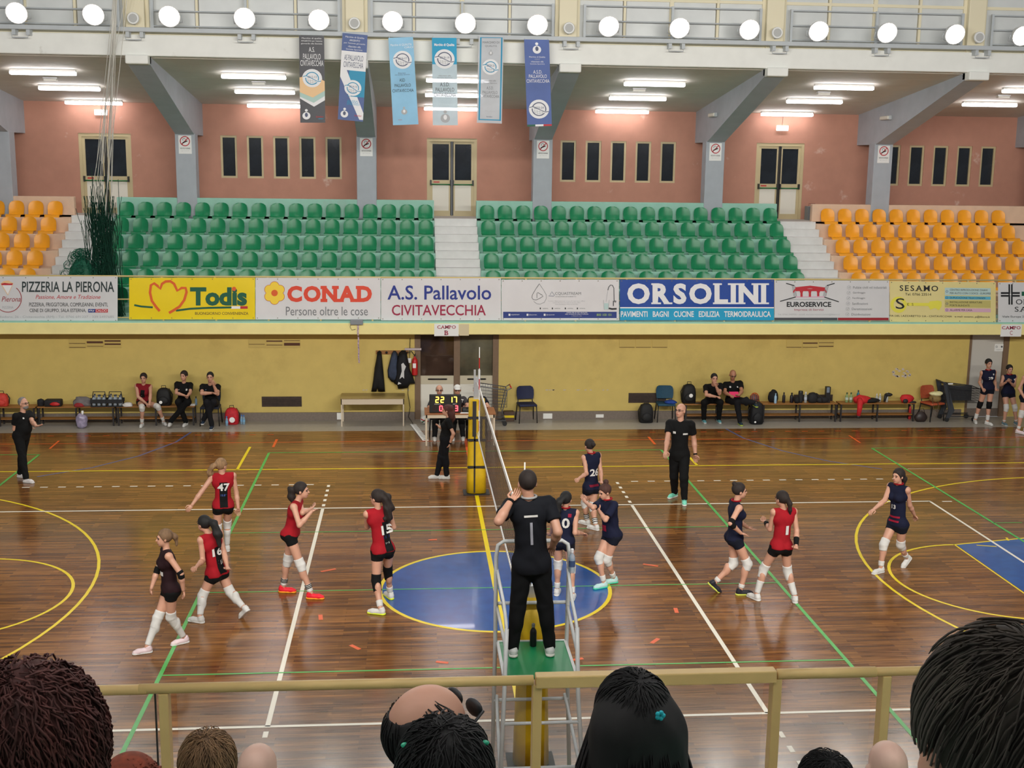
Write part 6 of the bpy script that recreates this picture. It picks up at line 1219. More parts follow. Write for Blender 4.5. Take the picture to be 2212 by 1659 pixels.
    if num:
        bpy.context.view_layer.update(); me = jersey.data; bv = BVHTree.FromPolygons([v.co for v in me.vertices], [tuple(p.vertices) for p in me.polygons])
        for (s, side, u0, v0, wd, ht, col) in num:              # side 'b' back, 'f' front; u right, v above the hip, metres
            dr = Ft if side == 'b' else -Ft; rr = Rs if side == 'b' else -Rs
            def fn(u, v, _d=dr, _r=rr, _o=.013 if len(s) else .005):
                o = hip+U*v*k+_r*u*k-_d*.6; hit = bv.ray_cast(Vector(o), Vector(_d), 1.2)
                return (hit[0]-Vector(_d)*_o) if hit[0] is not None else Vector(hip+U*v*k+_r*u*k-_d*.13*k)
            mb = MB()
            if s: text(mb, s, u0, v0, wd, ht, fn, bold=.03)
            else: quad2(mb, u0-wd/2, v0-ht/2, u0+wd/2, v0+ht/2, fn, max(2, int(wd/.03)), max(2, int(ht/.03)))
            mb.build('number' if s.isdigit() else ('print' if s else 'panel'), fabric(col), jersey, local=True)
    return t
PT = lambda *a: ('tail', [(0, -.1, .04)]+list(a), None)
def tail(p, r, rip=.006): return ('tail', p, r, rip)
gb = lambda a, b: W(a, b, z=0)
# ---- on the court
REDS = dict(top=RED, bottom=BLACK, knee=WHITE); BLUES = dict(top=NAVY, bottom=DNAVY, knee=WHITE)
person('person in a red jersey numbered 47 walking away, arm swung out', gb(482, 1200), 1.73, .25, dict(head=(478.7, 1006), neck=(481, 1022), hip=(482, 1090), le=(429.5, 1070), lw=(409, 1099), lh=(401, 1109), re=(510.5, 1064), rw=(515, 1102), rh=(516, 1113), lf=(472, 1204), rf=(491, 1190)), '++++', hy=-.9, hair=('blond', 'back', tail([(0, -.1, .05), (-.05, -.16, .0), (-.1, -.17, -.1), (-.14, -.15, -.2)], [.04, .045, .05, .02], .012)), out=dict(REDS, sockh=.75), num=[('', 'b', .0, .2, .13, .42, BLACK), ('47', 'b', 0, .33, .2, .13, WHITE), ('', 'b', 0, .19, .09, .035, srgb(60, 80, 140))])
person('person in a dark jersey with an oval emblem striding in white knee socks', gb(352, 1398), 1.66, PI/2+.35, dict(head=(354.3, 1163), neck=(359.5, 1186), hip=(367, 1270), le=(391, 1240), lw=(396, 1275), lh=(400.6, 1292), re=(337, 1240), rw=(327, 1271), rh=(322, 1284), lf=(398, 1389, 0, .2), rf=(318, 1410)), '-+-+', hair=('light', 'back', tail([(0, -.11, .05), (0, -.16, .0), (.0, -.165, -.12)], [.03, .035, .015])), out=dict(top=WINE, bottom=BLACK, knee=WHITE, kneeh=.15, sockh=.95, shoe=srgb(222, 200, 204)), acc=[('sleeve', 'l', .85, 1.25, BLACK), ('sleeve', 'r', .85, 1.2, BLACK)], num=[('17', 'f', .0, .33, .07, .06, WHITE), ('', 'f', 0, .24, .16, .06, WHITE)])
person('person in a red jersey numbered 16 with long dark hair striding', gb(478, 1330), 1.72, .85, dict(head=(440, 1132), neck=(452.7, 1151), hip=(467, 1236), le=(438, 1211), lw=(425, 1223), lh=(417, 1230), re=(487, 1206), rw=(491, 1224), rh=(494, 1236), lf=(432, 1345, 0, .3), rf=(528, 1338, .09)), '+-+-', hy=.1, hair=('black', 'back', tail([(0, -.1, .07), (.02, -.19, .04), (.03, -.24, -.12), (.04, -.27, -.3)], [.045, .055, .065, .02], .012)), out=dict(REDS, sockh=.95, kneeh=.15), num=[('', 'b', .02, .2, .12, .4, BLACK), ('16', 'b', -.0, .33, .17, .12, WHITE), ('', 'b', .03, .16, .08, .07, WHITE)])
person('person in a red jersey clapping, in red shoes and striped socks', gb(645, 1285), 1.77, -PI/2-.15, dict(head=(652, 1060), neck=(642, 1081), hip=(629.5, 1150), re=(646.8, 1135), rw=(674, 1104), rh=(685, 1097), le=(653, 1108), lw=(673, 1099), lh=(682, 1089), lf=(612, 1279), rf=(672, 1293)), '-+-+', hair=('dark', 'back', tail([(0, -.11, .04), (0, -.16, .0), (0, -.16, -.1), (0, -.14, -.17)], [.035, .055, .055, .03], .014)), out=dict(REDS, sockh=.32, rings=(.2, .25, .3), shoe=srgb(222, 36, 52), sole=srgb(236, 150, 40)), curl=(.25, .25), num=[('', 'b', 0, .3, .1, .16, WHITE)])
person('person in a red jersey numbered 15 with long curly hair, black knee pads', gb(831, 1310), 1.78, .45, dict(head=(814, 1076), neck=(815, 1097), hip=(826, 1185), le=(793, 1138), lw=(806, 1120), lh=(812, 1112), re=(850, 1139), rw=(843, 1122), rh=(838, 1113), lf=(822, 1327, 0, .8), rf=(843, 1293)), '++++', hy=.5, skin='fair', hair=('dark', 'back', tail([(0, -.09, .07), (.03, -.15, .02), (.05, -.17, -.12), (.05, -.16, -.26), (.06, -.15, -.34)], [.05, .07, .075, .065, .03], .018)), out=dict(REDS, knee=BLACK, kneeh=.16, sockh=.3, sole=srgb(210, 226, 60)), num=[('', 'b', .06, .2, .12, .44, BLACK), ('15', 'b', .06, .3, .17, .14, WHITE), ('', 'b', .05, .19, .11, .04, srgb(40, 60, 130)), ('', 'b', .05, .1, .06, .025, WHITE)])
person('person in a navy jersey numbered 26 with a hair bun, behind the net', gb(1275, 1139), 1.68, .5, dict(head=(1272.5, 963), neck=(1277.5, 980), hip=(1277, 1051), le=(1267, 1024), lw=(1251, 1033), lh=(1245, 1038), re=(1298, 1021), rw=(1299, 1039), rh=(1300, 1049), lf=(1268, 1134, 0, .3), rf=(1287, 1145, 0, .3)), '+-+-', hair=('dark', 'back', ('bun', (0, -.135, .05), .042)), out=dict(BLUES, sockh=.4, rings=(.2, .3, .38)), acc=[('band', RED)], num=[('26', 'b', .0, .3, .19, .14, WHITE), ('', 'b', -.02, .05, .2, .04, srgb(120, 22, 46)), ('', 'f', 0, .1, .2, .06, srgb(120, 22, 46))])
person('person in a navy jersey numbered 10 with a long ponytail by the net', gb(1218, 1290), 1.72, -.3, dict(head=(1223, 1079), neck=(1221, 1098), hip=(1217, 1166), le=(1196, 1130), lw=(1190, 1150), re=(1242, 1152), rw=(1258, 1152), rh=(1268, 1154), lf=(1203, 1285), rf=(1236, 1296)), '++++', hy=-.2, hair=('black', 'back', tail([(0, -.1, .06), (-.05, -.16, .0), (-.08, -.17, -.14), (-.08, -.15, -.25)], [.04, .055, .06, .02], .01)), out=dict(BLUES, sockh=.3), acc=[('band', RED)], num=[('10', 'b', -.0, .3, .2, .16, WHITE), ('', 'b', .09, .42, .05, .05, srgb(140, 24, 50))])
person('person in black sleeves and navy jersey raising a hand, hair in a top bun', gb(1314, 1264), 1.7, PI/2+.45, dict(head=(1306, 1063), neck=(1313, 1080), hip=(1321, 1153), le=(1308, 1123), lw=(1295, 1104), lh=(1287, 1089), re=(1281, 1097), rw=(1264, 1084), rh=(1257, 1070), lf=(1326, 1259, 0, -.1), rf=(1304, 1269)), '-+-+', hp=-.25, hair=('brown', 'back', ('bun', (0, -.06, .155), .045)), out=dict(BLUES, sleeve=.75, topname='jersey', shoe=srgb(176, 210, 208), sole=srgb(70, 200, 160), sockh=.3), curl=(.15, .15), bend=1.08, acc=[('band', RED), ('sleeve', 'l', .1, .8, BLACK), ('sleeve', 'r', .1, .8, BLACK)], num=[('13', 'f', .02, .3, .08, .07, WHITE), ('', 'f', -.03, .13, .16, .1, srgb(140, 24, 50))])
person('person in black polo shirt standing on the referee stand, hand at the ear', (W(1148, 1416, z=1.5).x, -1.62, 1.505), 1.84, .0, dict(head=(1139, 1044), neck=(1143, 1077), hip=(1148, 1213), le=(1077, 1126), lw=(1104, 1081), lh=(1121, 1064), re=(1205, 1149), rw=(1194, 1179), rh=(1189, 1192), lf=A_((-.19, .02, 0)), rf=A_((.19, .02, 0))), '-+-+', male=True, hy=.1, h=.012, hair=('dark', 'short'), out=dict(top=srgb(15, 17, 24), sleeve=.62, hem=.1, bottom=srgb(10, 11, 14), legs='trousers', shoe=srgb(206, 206, 206), sole=srgb(220, 216, 208)), bulk=1.04, acc=[('watch', 'l'), ('band', srgb(150, 150, 150))], num=[('', 'b', 0, .49, .13, .02, WHITE), ('', 'b', 0, .32, .025, .22, srgb(150, 150, 160))])
person('person in a navy jersey with black elbow sleeve leaning into a handshake', gb(1585, 1278), 1.76, -PI/2, dict(head=(1598, 1061), neck=(1590, 1083), hip=(1587.5, 1159), re=(1578, 1131), rw=(1601, 1152), rh=(1618, 1156), le=(1594, 1126), lw=(1615, 1139), lh=(1634, 1147), rf=(1599, 1285), lf=(1543, 1279, .07)), '-+-+', hair=('dark', 'back', ('bun', (0, -.09, .12), .036)), out=dict(BLUES, bottom=DNAVY, sockh=.22, shoe=srgb(38, 38, 46), sole=srgb(206, 214, 90)), curl=(.12, .12), bend=1.1, acc=[('band', RED), ('sleeve', 'r', .75, 1.35, BLACK)], num=[('', 'f', 0, .2, .14, .03, srgb(150, 24, 50))])
person('person in a red jersey numbered 1 facing the handshake, black wristbands', gb(1677, 1297), 1.73, .2, dict(head=(1688, 1078), neck=(1694, 1098), hip=(1687, 1178), le=(1663, 1143), lw=(1654, 1128), lh=(1648, 1120), re=(1721, 1147), rw=(1719.7, 1179), rh=(1718, 1191), lf=(1634, 1296, 0, .3), rf=(1717, 1301, 0, -.4)), '+++-', hy=.35, hair=('dark', 'back', tail([(.0, -.1, .03), (.04, -.13, -.05), (.06, -.13, -.15), (.07, -.12, -.22)], [.04, .035, .03, .015])), out=dict(REDS, sockh=.55, kneeh=.14), acc=[('sleeve', 'l', 1.55, 1.95, BLACK), ('sleeve', 'r', 1.45, 1.95, BLACK)], num=[('1', 'b', .02, .27, .05, .14, WHITE)])
person('person in a navy jersey striding across the yellow arc with arms out', gb(1925, 1232), 1.75, PI/2+.5, dict(head=(1940, 1029), neck=(1941.5, 1047), hip=(1939, 1130), re=(1911, 1081), rw=(1888, 1100), rh=(1876, 1109), le=(1965, 1091), lw=(1975, 1112), lh=(1978, 1122), rf=(1902, 1237), lf=(1957, 1224, .07)), '++--', hair=('dark', 'back', tail([(0, -.1, .02), (0, -.14, -.06), (.0, -.15, -.18)], [.045, .05, .025], .012)), out=dict(BLUES, sockh=.3), acc=[('band', RED)], num=[('13', 'f', .0, .3, .08, .07, WHITE), ('', 'f', 0, .13, .2, .03, srgb(150, 24, 50)), ('', 'f', 0, .06, .2, .03, srgb(150, 24, 50))])
# ---- coaches and second referee
person('person with grey hair, glasses and black polo shirt, palms turned up', gb(50, 1034), 1.74, -PI/2-.45, dict(head=(51, 872), neck=(49, 891), hip=(47, 938), re=(31.5, 927), rw=(60, 926), rh=(75, 923), le=(70, 912), lw=(78, 920), lh=(90, 920), rf=(57, 1042), lf=(44, 1031)), '--++', male=True, hp=.05, hair=('grey', 'recede'), out=dict(top=BLACK, sleeve=.62, hem=.12, bottom=BLACK, legs='trousers', shoe=srgb(214, 208, 206)), bulk=1.08, belly=1, curl=(.2, .2), acc=[('glasses',), ('beard', 'grey')], num=[('', 'f', .1, .34, .06, .03, srgb(150, 150, 150)), ('', 'f', -.09, .37, .03, .03, WHITE)])
person('person in black polo shirt with glasses and mint green trainers', gb(1466, 1081), 1.95, PI-.3, dict(head=(1470, 887), neck=(1470, 909), hip=(1467.5, 980), re=(1442, 948), rw=(1438, 974), rh=(1437, 988), le=(1499, 950), lw=(1502, 983), lh=(1503, 996), rf=(1457, 1073, 0, -.5), lf=(1478, 1087, 0, .1)), '++--', male=True, hy=-.5, hp=.1, out=dict(top=BLACK, sleeve=.62, hem=.12, bottom=BLACK, legs='trousers', shoe=srgb(126, 214, 186), sole=srgb(225, 225, 215)), acc=[('glasses',), ('watch', 'l')], num=[('', 'f', -.09, .4, .05, .04, WHITE), ('', 'f', .1, .38, .08, .03, WHITE)])
person('person in black with long reddish hair and white trainers before the scorers table', gb(955, 1033), 1.63, PI/2-.1, dict(head=(965, 887), neck=(970, 902), hip=(962, 945), le=(979.5, 937), lw=(972, 958), lh=(967, 968), re=(955, 924), rw=(948, 922), rh=(945, 915), lf=(965, 1034), rf=(944, 1033, 0, .2)), '-+++', hair=('red', 'back', tail([(0, -.07, .06), (0, -.1, -.04), (0, -.11, -.16), (0, -.1, -.26)], [.08, .085, .075, .04], .012)), out=dict(top=BLACK, sleeve=.6, hem=.1, bottom=srgb(14, 15, 20), legs='trousers', shoe=WHITE), acc=[('watch', 'l')], num=[])
# ---- three players at the right end
person('person in a navy jersey with black knee pads standing by the dark cart', gb(2118, 916), 1.73, PI, dict(head=(2136, 786), neck=(2135, 800), hip=(2134, 838), re=(2116, 826), rw=(2122, 838), rh=(2127, 845), le=(2149, 822), lw=(2151, 838), lh=(2153, 848), rf=(2106, 913, 0, -.3), lf=(2132, 917, 0, .3)), '+-+-', hair=('black', 'back'), out=dict(BLUES, knee=BLACK, sockh=.4), h=.015, acc=[('band', RED)], num=[('29', 'f', 0, .28, .12, .07, WHITE), ('', 'f', .1, .37, .035, .04, WHITE)])
person('person in a navy jersey clapping beside the grey door', gb(2180, 916), 1.64, PI, dict(head=(2181, 798), neck=(2180.5, 810), hip=(2178, 847), re=(2162, 832), rw=(2173, 826), rh=(2178, 819), le=(2191, 834), lw=(2182, 826), lh=(2178, 820), rf=(2168, 918), lf=(2194, 917)), '----', hair=('black', 'back'), out=dict(BLUES, sockh=.15, shoe=srgb(96, 120, 130)), h=.015, bulk=1.08, acc=[('band', RED)], num=[('', 'f', .1, .37, .035, .04, WHITE)])
person('person in a navy jersey with white knee pads at the court edge past the door', gb(2207, 934), 1.74, PI+.5, dict(head=(2224, 795), neck=(2222, 810), hip=(2218, 856), lf=(2216, 932), rf=(2199, 936)), hair=('dark', 'back'), out=dict(BLUES, sockh=.25, shoe=srgb(224, 206, 210)), h=.016, num=[('8', 'f', 0, .3, .08, .1, WHITE)])
# ---- seated along the wall
def seated(label, xpx, y, H, head, neck, J, **kw):
    b = Vector((W(xpx, 900, y).x, y-.25, 0)); kw.setdefault('h', .015); zs = kw.pop('zs', .585); hip = A_((W(xpx, 862, y).x-b.x, .3 if y > 16 else .28, zs))
    return person(label, b, H, PI, dict(J, head=(head[0], head[1], kw.pop('hdy', .16)), neck=(neck[0], neck[1], kw.pop('ndy', .22)), hip=hip), y=b.y, **kw)
seated('person in a red jersey resting forearms on the knees on the bench', 309, 16.55, 1.72, (310, 817), (310, 830), dict(re=(298, 857), rw=(318, 873), rh=(322, 878), le=(325, 853), lw=(323, 873), lh=(320, 879), rf=(307, 921), lf=(354, 917, 0, .5), rk=(307, 880), lk=(341, 878)), sg='----', hair=('dark', 'back'), out=dict(top=srgb(126, 20, 32), knee=WHITE, bottom=BLACK, sockh=.3), num=[('', 'f', 0, .25, .1, .2, BLACK), ('', 'f', 0, .2, .07, .012, WHITE)])
seated('person in black polo shirt with crossed ankles and white trainers on the bench', 396, 16.55, 1.74, (397, 812), (397, 826), dict(re=(381, 849), rw=(398, 854), rh=(405, 857), le=(411, 849), lw=(405, 855), lh=(398, 858), rf=(402, 919, 0, -.2), lf=A_((-.27, -.02, .05)), rk=(385, 868), lk=(405, 868)), sg='----', hy=-.35, hair=('dark', 'back'), out=dict(top=BLACK, sleeve=.62, hem=.06, bottom=BLACK, legs='trousers', shoe=WHITE), num=[('', 'f', .09, .36, .04, .04, WHITE), ('', 'f', -.1, .36, .03, .02, WHITE)])
seated('person in black sitting on a chair with a hand on the chin', 455, 16.38, 1.76, (454, 815), (454, 831), dict(re=(436, 850), rw=(458, 849), rh=(466, 848), le=(470, 851), lw=(462, 833), lh=(459, 824), rf=(458, 926), lf=A_((-.14, .02, .12)), rk=(447, 869), lk=(462, 868)), sg='----', male=True, zs=.6, hair=('black', 'short'), out=dict(top=BLACK, sleeve=.6, hem=.06, bottom=srgb(20, 20, 24), legs='trousers', shoe=srgb(34, 48, 66)), num=[('', 'f', -.1, .36, .04, .02, srgb(90, 110, 130))])
seated('person in black bent forward with chin in hand and teal trainers', 1540, 16.55, 1.78, (1543, 818), (1541, 831), dict(re=(1526, 853), rw=(1546, 857), rh=(1555, 857), le=(1554, 850), lw=(1547, 835), lh=(1544, 827), rf=(1520, 912), lf=(1552, 912), rk=(1521, 869), lk=(1556, 869)), sg='----', male=True, hdy=-.1, ndy=.02, hair=('black', 'short'), out=dict(top=BLACK, sleeve=.6, hem=.06, bottom=BLACK, legs='trousers', shoe=srgb(96, 150, 156)))
seated('person with shaved head in black polo shirt looking down at a pink tablet', 1584, 16.55, 1.82, (1583, 810), (1583, 825), dict(re=(1566, 848), rw=(1577, 854), rh=(1583, 856), le=(1602, 846), lw=(1596, 854), lh=(1590, 856), rf=(1598, 917), lf=A_((.42, -.2, .5)), rk=(1592, 868), lk=(1605, 866)), sg='----', male=True, hp=-.35, skin='tan', out=dict(top=BLACK, sleeve=.6, hem=.06, bottom=srgb(22, 22, 26), legs='trousers', shoe=srgb(40, 56, 66), sole=srgb(190, 210, 80)), acc=[('glasses',)], num=[('', 'f', .1, .36, .05, .025, WHITE), ('', 'f', -.09, .37, .04, .04, WHITE)])
c = W(1586, 852, 16.08); t = thing('tablet', 'bright pink tablet held by the person with a shaved head', 'tablet', c); MB().rbox((0, 0, 0), (.12, .09, .008), Matrix.Rotation(math.radians(35), 3, 'X')).build('case', mat('pink_case', srgb(220, 30, 96), .5), t, local=True); MB().rbox((0, .004, .009), (.105, .075, .002), Matrix.Rotation(math.radians(35), 3, 'X')).build('screen', M_BLK, t, local=True)
# ---- table officials
def official(label, xpx, head, neck, **kw):
    y = 15.1; b = Vector((W(xpx, 880, y).x, y-.2, 0)); hip = A_((0, .28, .6)); fx = A_((.0, 0, 0))
    return person(label, b, 1.74, PI, dict(head=(*head, .16), neck=(*neck, .2), hip=hip, rw=A_((-.18, -.28, .8)), lw=A_((.18, -.28, .8)), rf=A_((-.12, -.2, 0)), lf=A_((.12, -.2, 0))), y=b.y, male=True, h=.015, shw=.84, bulk=.92, **kw)
official('person with a bald head and glasses behind the scoreboard', 949, (949, 843), (949, 857), hair=('grey', 'ring'), out=dict(top=srgb(58, 58, 62), sleeve=1., topname='jacket', bottom=BLACK, legs='trousers'), acc=[('glasses',), ('band', srgb(60, 24, 20))])
official('person in a white cap and printed grey shirt at the scorers table', 988, (988, 843), (988, 858), out=dict(top=srgb(66, 62, 64), sleeve=.6, topname='shirt', bottom=BLACK, legs='trousers'), acc=[('cap', WHITE), ('glasses',)], num=[('FIT', 'f', .09, .31, .11, .08, WHITE), ('', 'f', 0, .2, .26, .07, srgb(60, 40, 40))])
official('person in a dark shirt behind the net post at the scorers table', 1031, (1030, 843), (1031, 858), hair=('dark', 'short'), out=dict(top=srgb(18, 20, 30), sleeve=.6, topname='shirt', bottom=BLACK, legs='trousers'))
# ================================================================ SPECTATORS (seen from behind, close to the viewer)
def strands(mb, c, M, r, n, seed, crown=(0, -.35, .94), rad=.003, down=1.9, wob=.004, lift=.004, seg=8, keep=None, curl=0.):
    """hair strands combed over an ellipsoid from the crown"""
    rn = random.Random(seed); cr = unit(crown)
    for _ in range(n):
        a = rn.uniform(0, 2*PI); t1 = unit(np.cross(cr, A_((.3, .8, .1)))); t2 = np.cross(cr, t1); d = t1*math.cos(a)+t2*math.sin(a); u0 = rn.uniform(.05, down*.8); L_ = rn.uniform(.35, .8)*down; pts = []; lf = rn.uniform(.5, 1.4)*lift; ph = rn.uniform(0, 6)
        for k in range(seg):
            u = min(u0+L_*k/(seg-1), down); v = cr*math.cos(u)+d*math.sin(u); tw = wob*math.sin(k*1.1+ph)+curl*math.sin(k*2.2+ph); q = v*A_(r)*(1+lf/r[0])+np.cross(v, d)*tw+v*curl*math.cos(k*2.2+ph)
            pts.append(c+M@q)
        if keep is None or all(keep(p) for p in pts): mb.tube([tuple(p) for p in pts], [rad]*(seg-1)+[rad*.4], 3, cap=False)
def spectator(label, px, y, hair, style, coat, yaw=0., pitch=0., hs=1.05, hh=.009, skin='fair', seed=0, acc=(), male=True, sc=None):
    hw = A_(W(px[0], px[1], y)); base = Vector((hw[0], y+.05, 2.6)); zt = 4.875-.415*max(0, min(5, math.ceil((y+.05+12.5)/.7))) if y > -12.5 else 4.875; base.z = zt; b0 = A_(base); t = thing('spectator', label, 'person', base)
    head = hw-b0; c_, s_ = math.cos(yaw), math.sin(yaw); hf = A_((-s_*math.cos(pitch), c_*math.cos(pitch), math.sin(pitch))); hx = A_((c_, s_, 0)); hu = np.cross(hx, hf); HM = np.array([hx, hf, hu]).T; L = lambda x, yy, z: head+HM@A_((x*hs, yy*hs, z*hs))
    neck = head+A_((0, -.03, -.16)); hip = A_((0, -.1, max(.5, neck[2]-.56))); sh = {s: neck+A_((sg*.17, 0, -.07)) for s, sg in (('l', -1), ('r', 1))}
    B_ = Field(head-.19*hs-A_((.0, 0, .16)), head+.19*hs, hh)
    B_.cone(neck-A_((0, 0, .08)), L(0, -.02, -.05), .06, .055, .03); B_.ell(L(0, -.012, .03), A_((.077, .096, .092))*hs, HM, .02); B_.ell(L(0, .022, -.036), A_((.06, .07, .08))*hs, HM, .02); B_.ell(L(0, .058, -.092), A_((.026, .024, .02))*hs, HM, .015); B_.cone(L(0, .09, .008), L(0, .108, -.026), .009*hs, .014*hs, .008)
    for s in (-1, 1): B_.ell(L(s*.08, -.006, -.008), A_((.013, .022, .034))*hs, HM, .006)
    for s, sg in (('l', -1), ('r', 1)): hm = MB(); hand_mesh(hm, hip+A_((sg*.12, .3, .12)), hip+A_((sg*.08, .42, .1)), A_((0, 0, 1)), sg, 1.05, .5); hm.build('hand', SK[skin], t, True, True)
    B_.obj('body', SK[skin], t); hm = None
    for s in (-1, 1): e = MB(); e.ell(tuple(L(s*.031, .081, .006)), (.0125, .0125, .0085), 8, 6); e.build('eye', M_EYE, t, True, True)
    e = MB(); e.tube([tuple(L(-.022, .087, -.058)), tuple(L(0, .094, -.06)), tuple(L(.022, .087, -.058))], .0055, 5); e.build('mouth', M_LIP, t, True, True)
    C = Field(np.minimum(hip, neck)-A_((.45, .3, .25)), neck+A_((.45, .6, .15)), .02)
    C.cone(hip, neck-A_((0, 0, .16)), .15, .15, .05, A_((0, 1, 0)), .8); C.cone(sh['l'], sh['r'], .07, .07, .05); C.cone(neck-A_((.06, 0, .15)), neck-A_((-.06, 0, .15)), .14, .14, .05, A_((0, 1, 0)), .8)
    for s, sg in (('l', -1), ('r', 1)): el = sh[s]+A_((sg*.06, .08, -.3)); C.cone(sh[s], el, .065, .055, .03); C.cone(el, hip+A_((sg*.12, .3, .12)), .055, .042, .03)
    C.plane(neck+A_((0, 0, .0)), A_((0, .2, 1))); C.obj('jacket', fabric(coat), t)
    C = Field(hip-A_((.35, .3, .65)), hip+A_((.35, .7, .2)), .022)
    fz = .0-hip[2]+0
    for sg in (-1, 1): kn = hip+A_((sg*.12, .42, -.02)); C.cone(hip+A_((sg*.08, 0, 0)), kn, .1, .08, .04); C.cone(kn, A_((kn[0], kn[1]-.02, min(kn[2]-.35, .05 if y > -9.5 else kn[2]-.42))), .075, .055, .03)
    C.cone(hip-A_((.06, 0, 0)), hip+A_((.06, 0, 0)), .13, .13, .04); C.obj('trousers', fabric(srgb(30, 34, 46)), t)
    M = HM; hc = L(0, -.02, .038)
    if style == 'short':
        C = Field(head-.25, head+.25, hh); C.ell(hc, A_((.088, .106, .1))*hs, HM, 0); C.plane(L(0, .06, .035), HM@A_((0, 1, -.45))); C.plane(L(0, 0, -.07), HM@A_((0, .5, -1))); C.obj('hair', HR[hair], t)
        m = MB(); strands(m, hc, M, A_((.088, .106, .1))*hs, 520, seed, rad=.0016, down=2.0, lift=.006, wob=.008, keep=lambda p: (HM.T@(p-head))[1] < .07*hs and (HM.T@(p-head))[2] > -.09); m.build('hair_strands', HR[sc or hair], t, True, True, kind='stuff')
    if style == 'curly':
        C = Field(head-.42, head+.35, hh*1.2); C.ell(hc+A_((0, -.01, 0)), A_((.135, .14, .125))*hs, HM, 0); C.ell(hc+A_((0, -.03, -.12)), A_((.155, .12, .15))*hs, HM, .05); C.plane(L(0, .07, .03), HM@A_((0, 1, -.3))); C.obj('hair', HR[hair], t)
        m = MB(); strands(m, hc+A_((0, -.015, -.06)), M, A_((.15, .142, .18))*hs, 560, seed, rad=.003, down=2.5, lift=.012, curl=.006, wob=.012, seg=16, keep=lambda p: (HM.T@(p-head))[1] < .1); m.build('hair_strands', HR[hair], t, True, True, kind='stuff')
    if style == 'long':
        C = Field(head-A_((.35, .35, .6)), head+.3, hh*1.1); C.ell(hc, A_((.096, .112, .108))*hs, HM, 0); C.plane(L(0, .065, .035), HM@A_((0, 1, -.5)))
        for s in (-1, 0, 1): C.cone(L(s*.05, -.06, 0), L(s*.08, -.09, -.4), .075*hs, .07*hs, .05, rip=.004)
        C.obj('hair', HR[hair], t); m = MB(); rn = random.Random(seed); strands(m, hc, M, A_((.096, .112, .108))*hs, 300, seed, rad=.0022, down=1.7, lift=.003)
        for _ in range(260):
            a = rn.uniform(-2.6, 2.6); p0 = L(.1*math.sin(a), -.025-.108*math.cos(a), rn.uniform(-.02, .05)); p1 = L(.168*math.sin(a)+rn.uniform(-.02, .02), -.085-.125*math.cos(a), rn.uniform(-.4, -.25)); m.tube([tuple(p0), tuple((p0+p1)/2+HM@A_((.02*math.sin(a), -.02*math.cos(a), 0))), tuple(p1)], [.002, .0028, .001], 3, cap=False)
        m.build('hair_strands', HR[hair], t, True, True, kind='stuff')
    if style == 'ring':
        C = Field(head-.22, head+.22, hh); C.ell(L(0, -.016, .024), A_((.082, .1, .092))*hs, HM, 0); C.plane(L(0, .03, .02), HM@A_((0, 1, -.75))); C.plane(L(0, 0, -.075), HM@A_((0, .5, -1)))
        sp_ = L(-.005, -.062, .108); X, Y, Z = np.meshgrid(*C.ax, indexing='ij', sparse=True); C.D = np.maximum(C.D, (0.056*hs-np.sqrt((X-sp_[0])**2+(Y-sp_[1])**2+(Z-sp_[2])**2)).astype(np.float32)); C.obj('hair', HR[hair], t)
        m = MB(); strands(m, L(0, -.016, .024), M, A_((.082, .1, .092))*hs, 420, seed, rad=.0018, down=1.9, lift=.002, keep=lambda p: np.linalg.norm(p-sp_) > .056*hs and (HM.T@(p-head))[1] < .05 and (HM.T@(p-head))[2] > -.07); m.build('hair_strands', HR[hair], t, True, True, kind='stuff')
    if style == 'stubble':
        C = Field(head-.2, head+.2, hh); C.ell(L(0, -.016, .02), A_((.079, .098, .088))*hs, HM, 0); C.plane(L(0, 0, .03), HM@A_((0, .2, 1))); C.plane(L(0, .0, .0), HM@A_((0, 1, -.3))); C.plane(L(0, 0, -.07), HM@A_((0, .5, -1))); C.obj('hair', HR[hair], t)
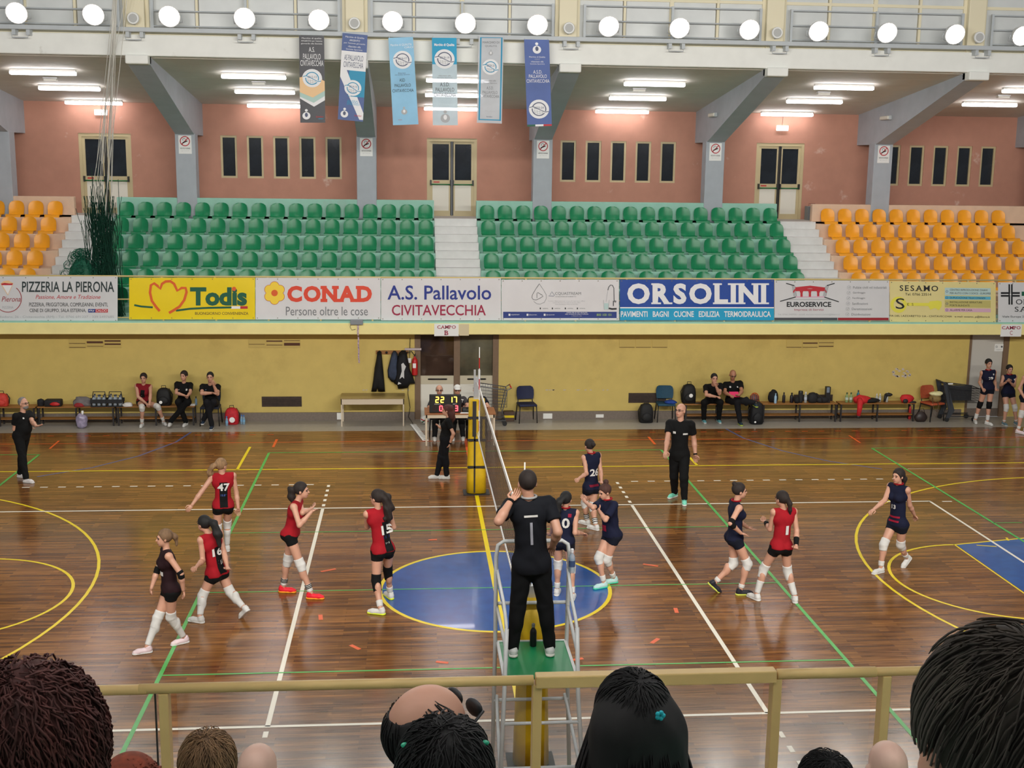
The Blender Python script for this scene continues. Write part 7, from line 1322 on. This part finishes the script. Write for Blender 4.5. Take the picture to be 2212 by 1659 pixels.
    for a in acc:
        if a == 'sunglasses':
            for s in (-1, 1): m = MB(); m.ell(tuple(L(s*.036, .096, .056)), (.029*hs, .01*hs, .021*hs), 12, 8, Matrix(HM.tolist())); m.build('lens', M_BLK, t, True, True); m = MB(); m.tube([tuple(L(s*.064, .1, .056)), tuple(L(s*.09, .03, .035)), tuple(L(s*.09, -.04, .01))], .004, 6); m.build('temple_arm', M_BLK, t, True, True)
        if a == 'clip':
            m = MB(); c = L(.03, -.135, .085)
            for k in range(5): m.ell(tuple(c+A_((.007*math.cos(k*1.26), -.004, .007*math.sin(k*1.26)))), (.006, .005, .006), 8, 6)
            m.build('hair_clip', mat('teal_glitter', srgb(30, 176, 190), .25), t, True, True)
        if a == 'clips':
            for s in (-1, 1): m = MB(); c = L(s*.075, -.04, .1); m.ell(tuple(c), (.008, .006, .005), 8, 6); m.build('hair_clip', mat('green_glitter', srgb(40, 170, 130), .25), t, True, True)
    return t
spectator('person with thick curly dark auburn hair seen from behind', (72, 1580), -10.35, 'red', 'curly', srgb(26, 22, 24), .1, seed=1, hs=1.13, male=False)
spectator('person with frizzy ginger hair beside the dark auburn curls', (285, 1690), -9.75, 'ginger', 'curly', srgb(40, 36, 40), 0, hs=.62, seed=2, male=False)
spectator('person with blond streaked brown hair seen from behind', (450, 1660), -9.25, 'light', 'short', srgb(52, 50, 56), .1, seed=3, hs=1.05, male=False, sc='blond')
spectator('person with a smooth bald head beside streaked hair', (558, 1668), -8.35, 'grey', 'stubble', srgb(60, 62, 70), -.2, seed=4, skin='pale')
spectator('person with a bald spot wearing sunglasses on the head', (930, 1592), -10.42, 'black', 'ring', srgb(24, 24, 28), -.95, .0, seed=5, acc=('sunglasses',), hs=1.08)
spectator('person with black hair and small green clips below the bald spot', (960, 1690), -11.1, 'black', 'short', srgb(20, 20, 24), 0, seed=6, hs=.95, acc=('clips',), male=False)
spectator('person with long straight black hair and a teal clip', (1364, 1562), -10.45, 'black', 'long', srgb(18, 18, 20), .1, seed=7, hs=.95, acc=('clip',), male=False)
spectator('person with short black hair low in front of the railing', (1780, 1705), -9.35, 'black', 'short', srgb(34, 34, 40), 0, seed=8)
spectator('person with a pale bald head by the railing post', (1915, 1660), -8.4, 'grey', 'none', srgb(70, 70, 76), 0, seed=9, skin='pale')
spectator('person with short dark brown hair sitting nearest the handrail end', (2165, 1630), -11.92, 'brownish', 'short', srgb(22, 22, 26), .15, seed=10, hh=.007, hs=1.12)
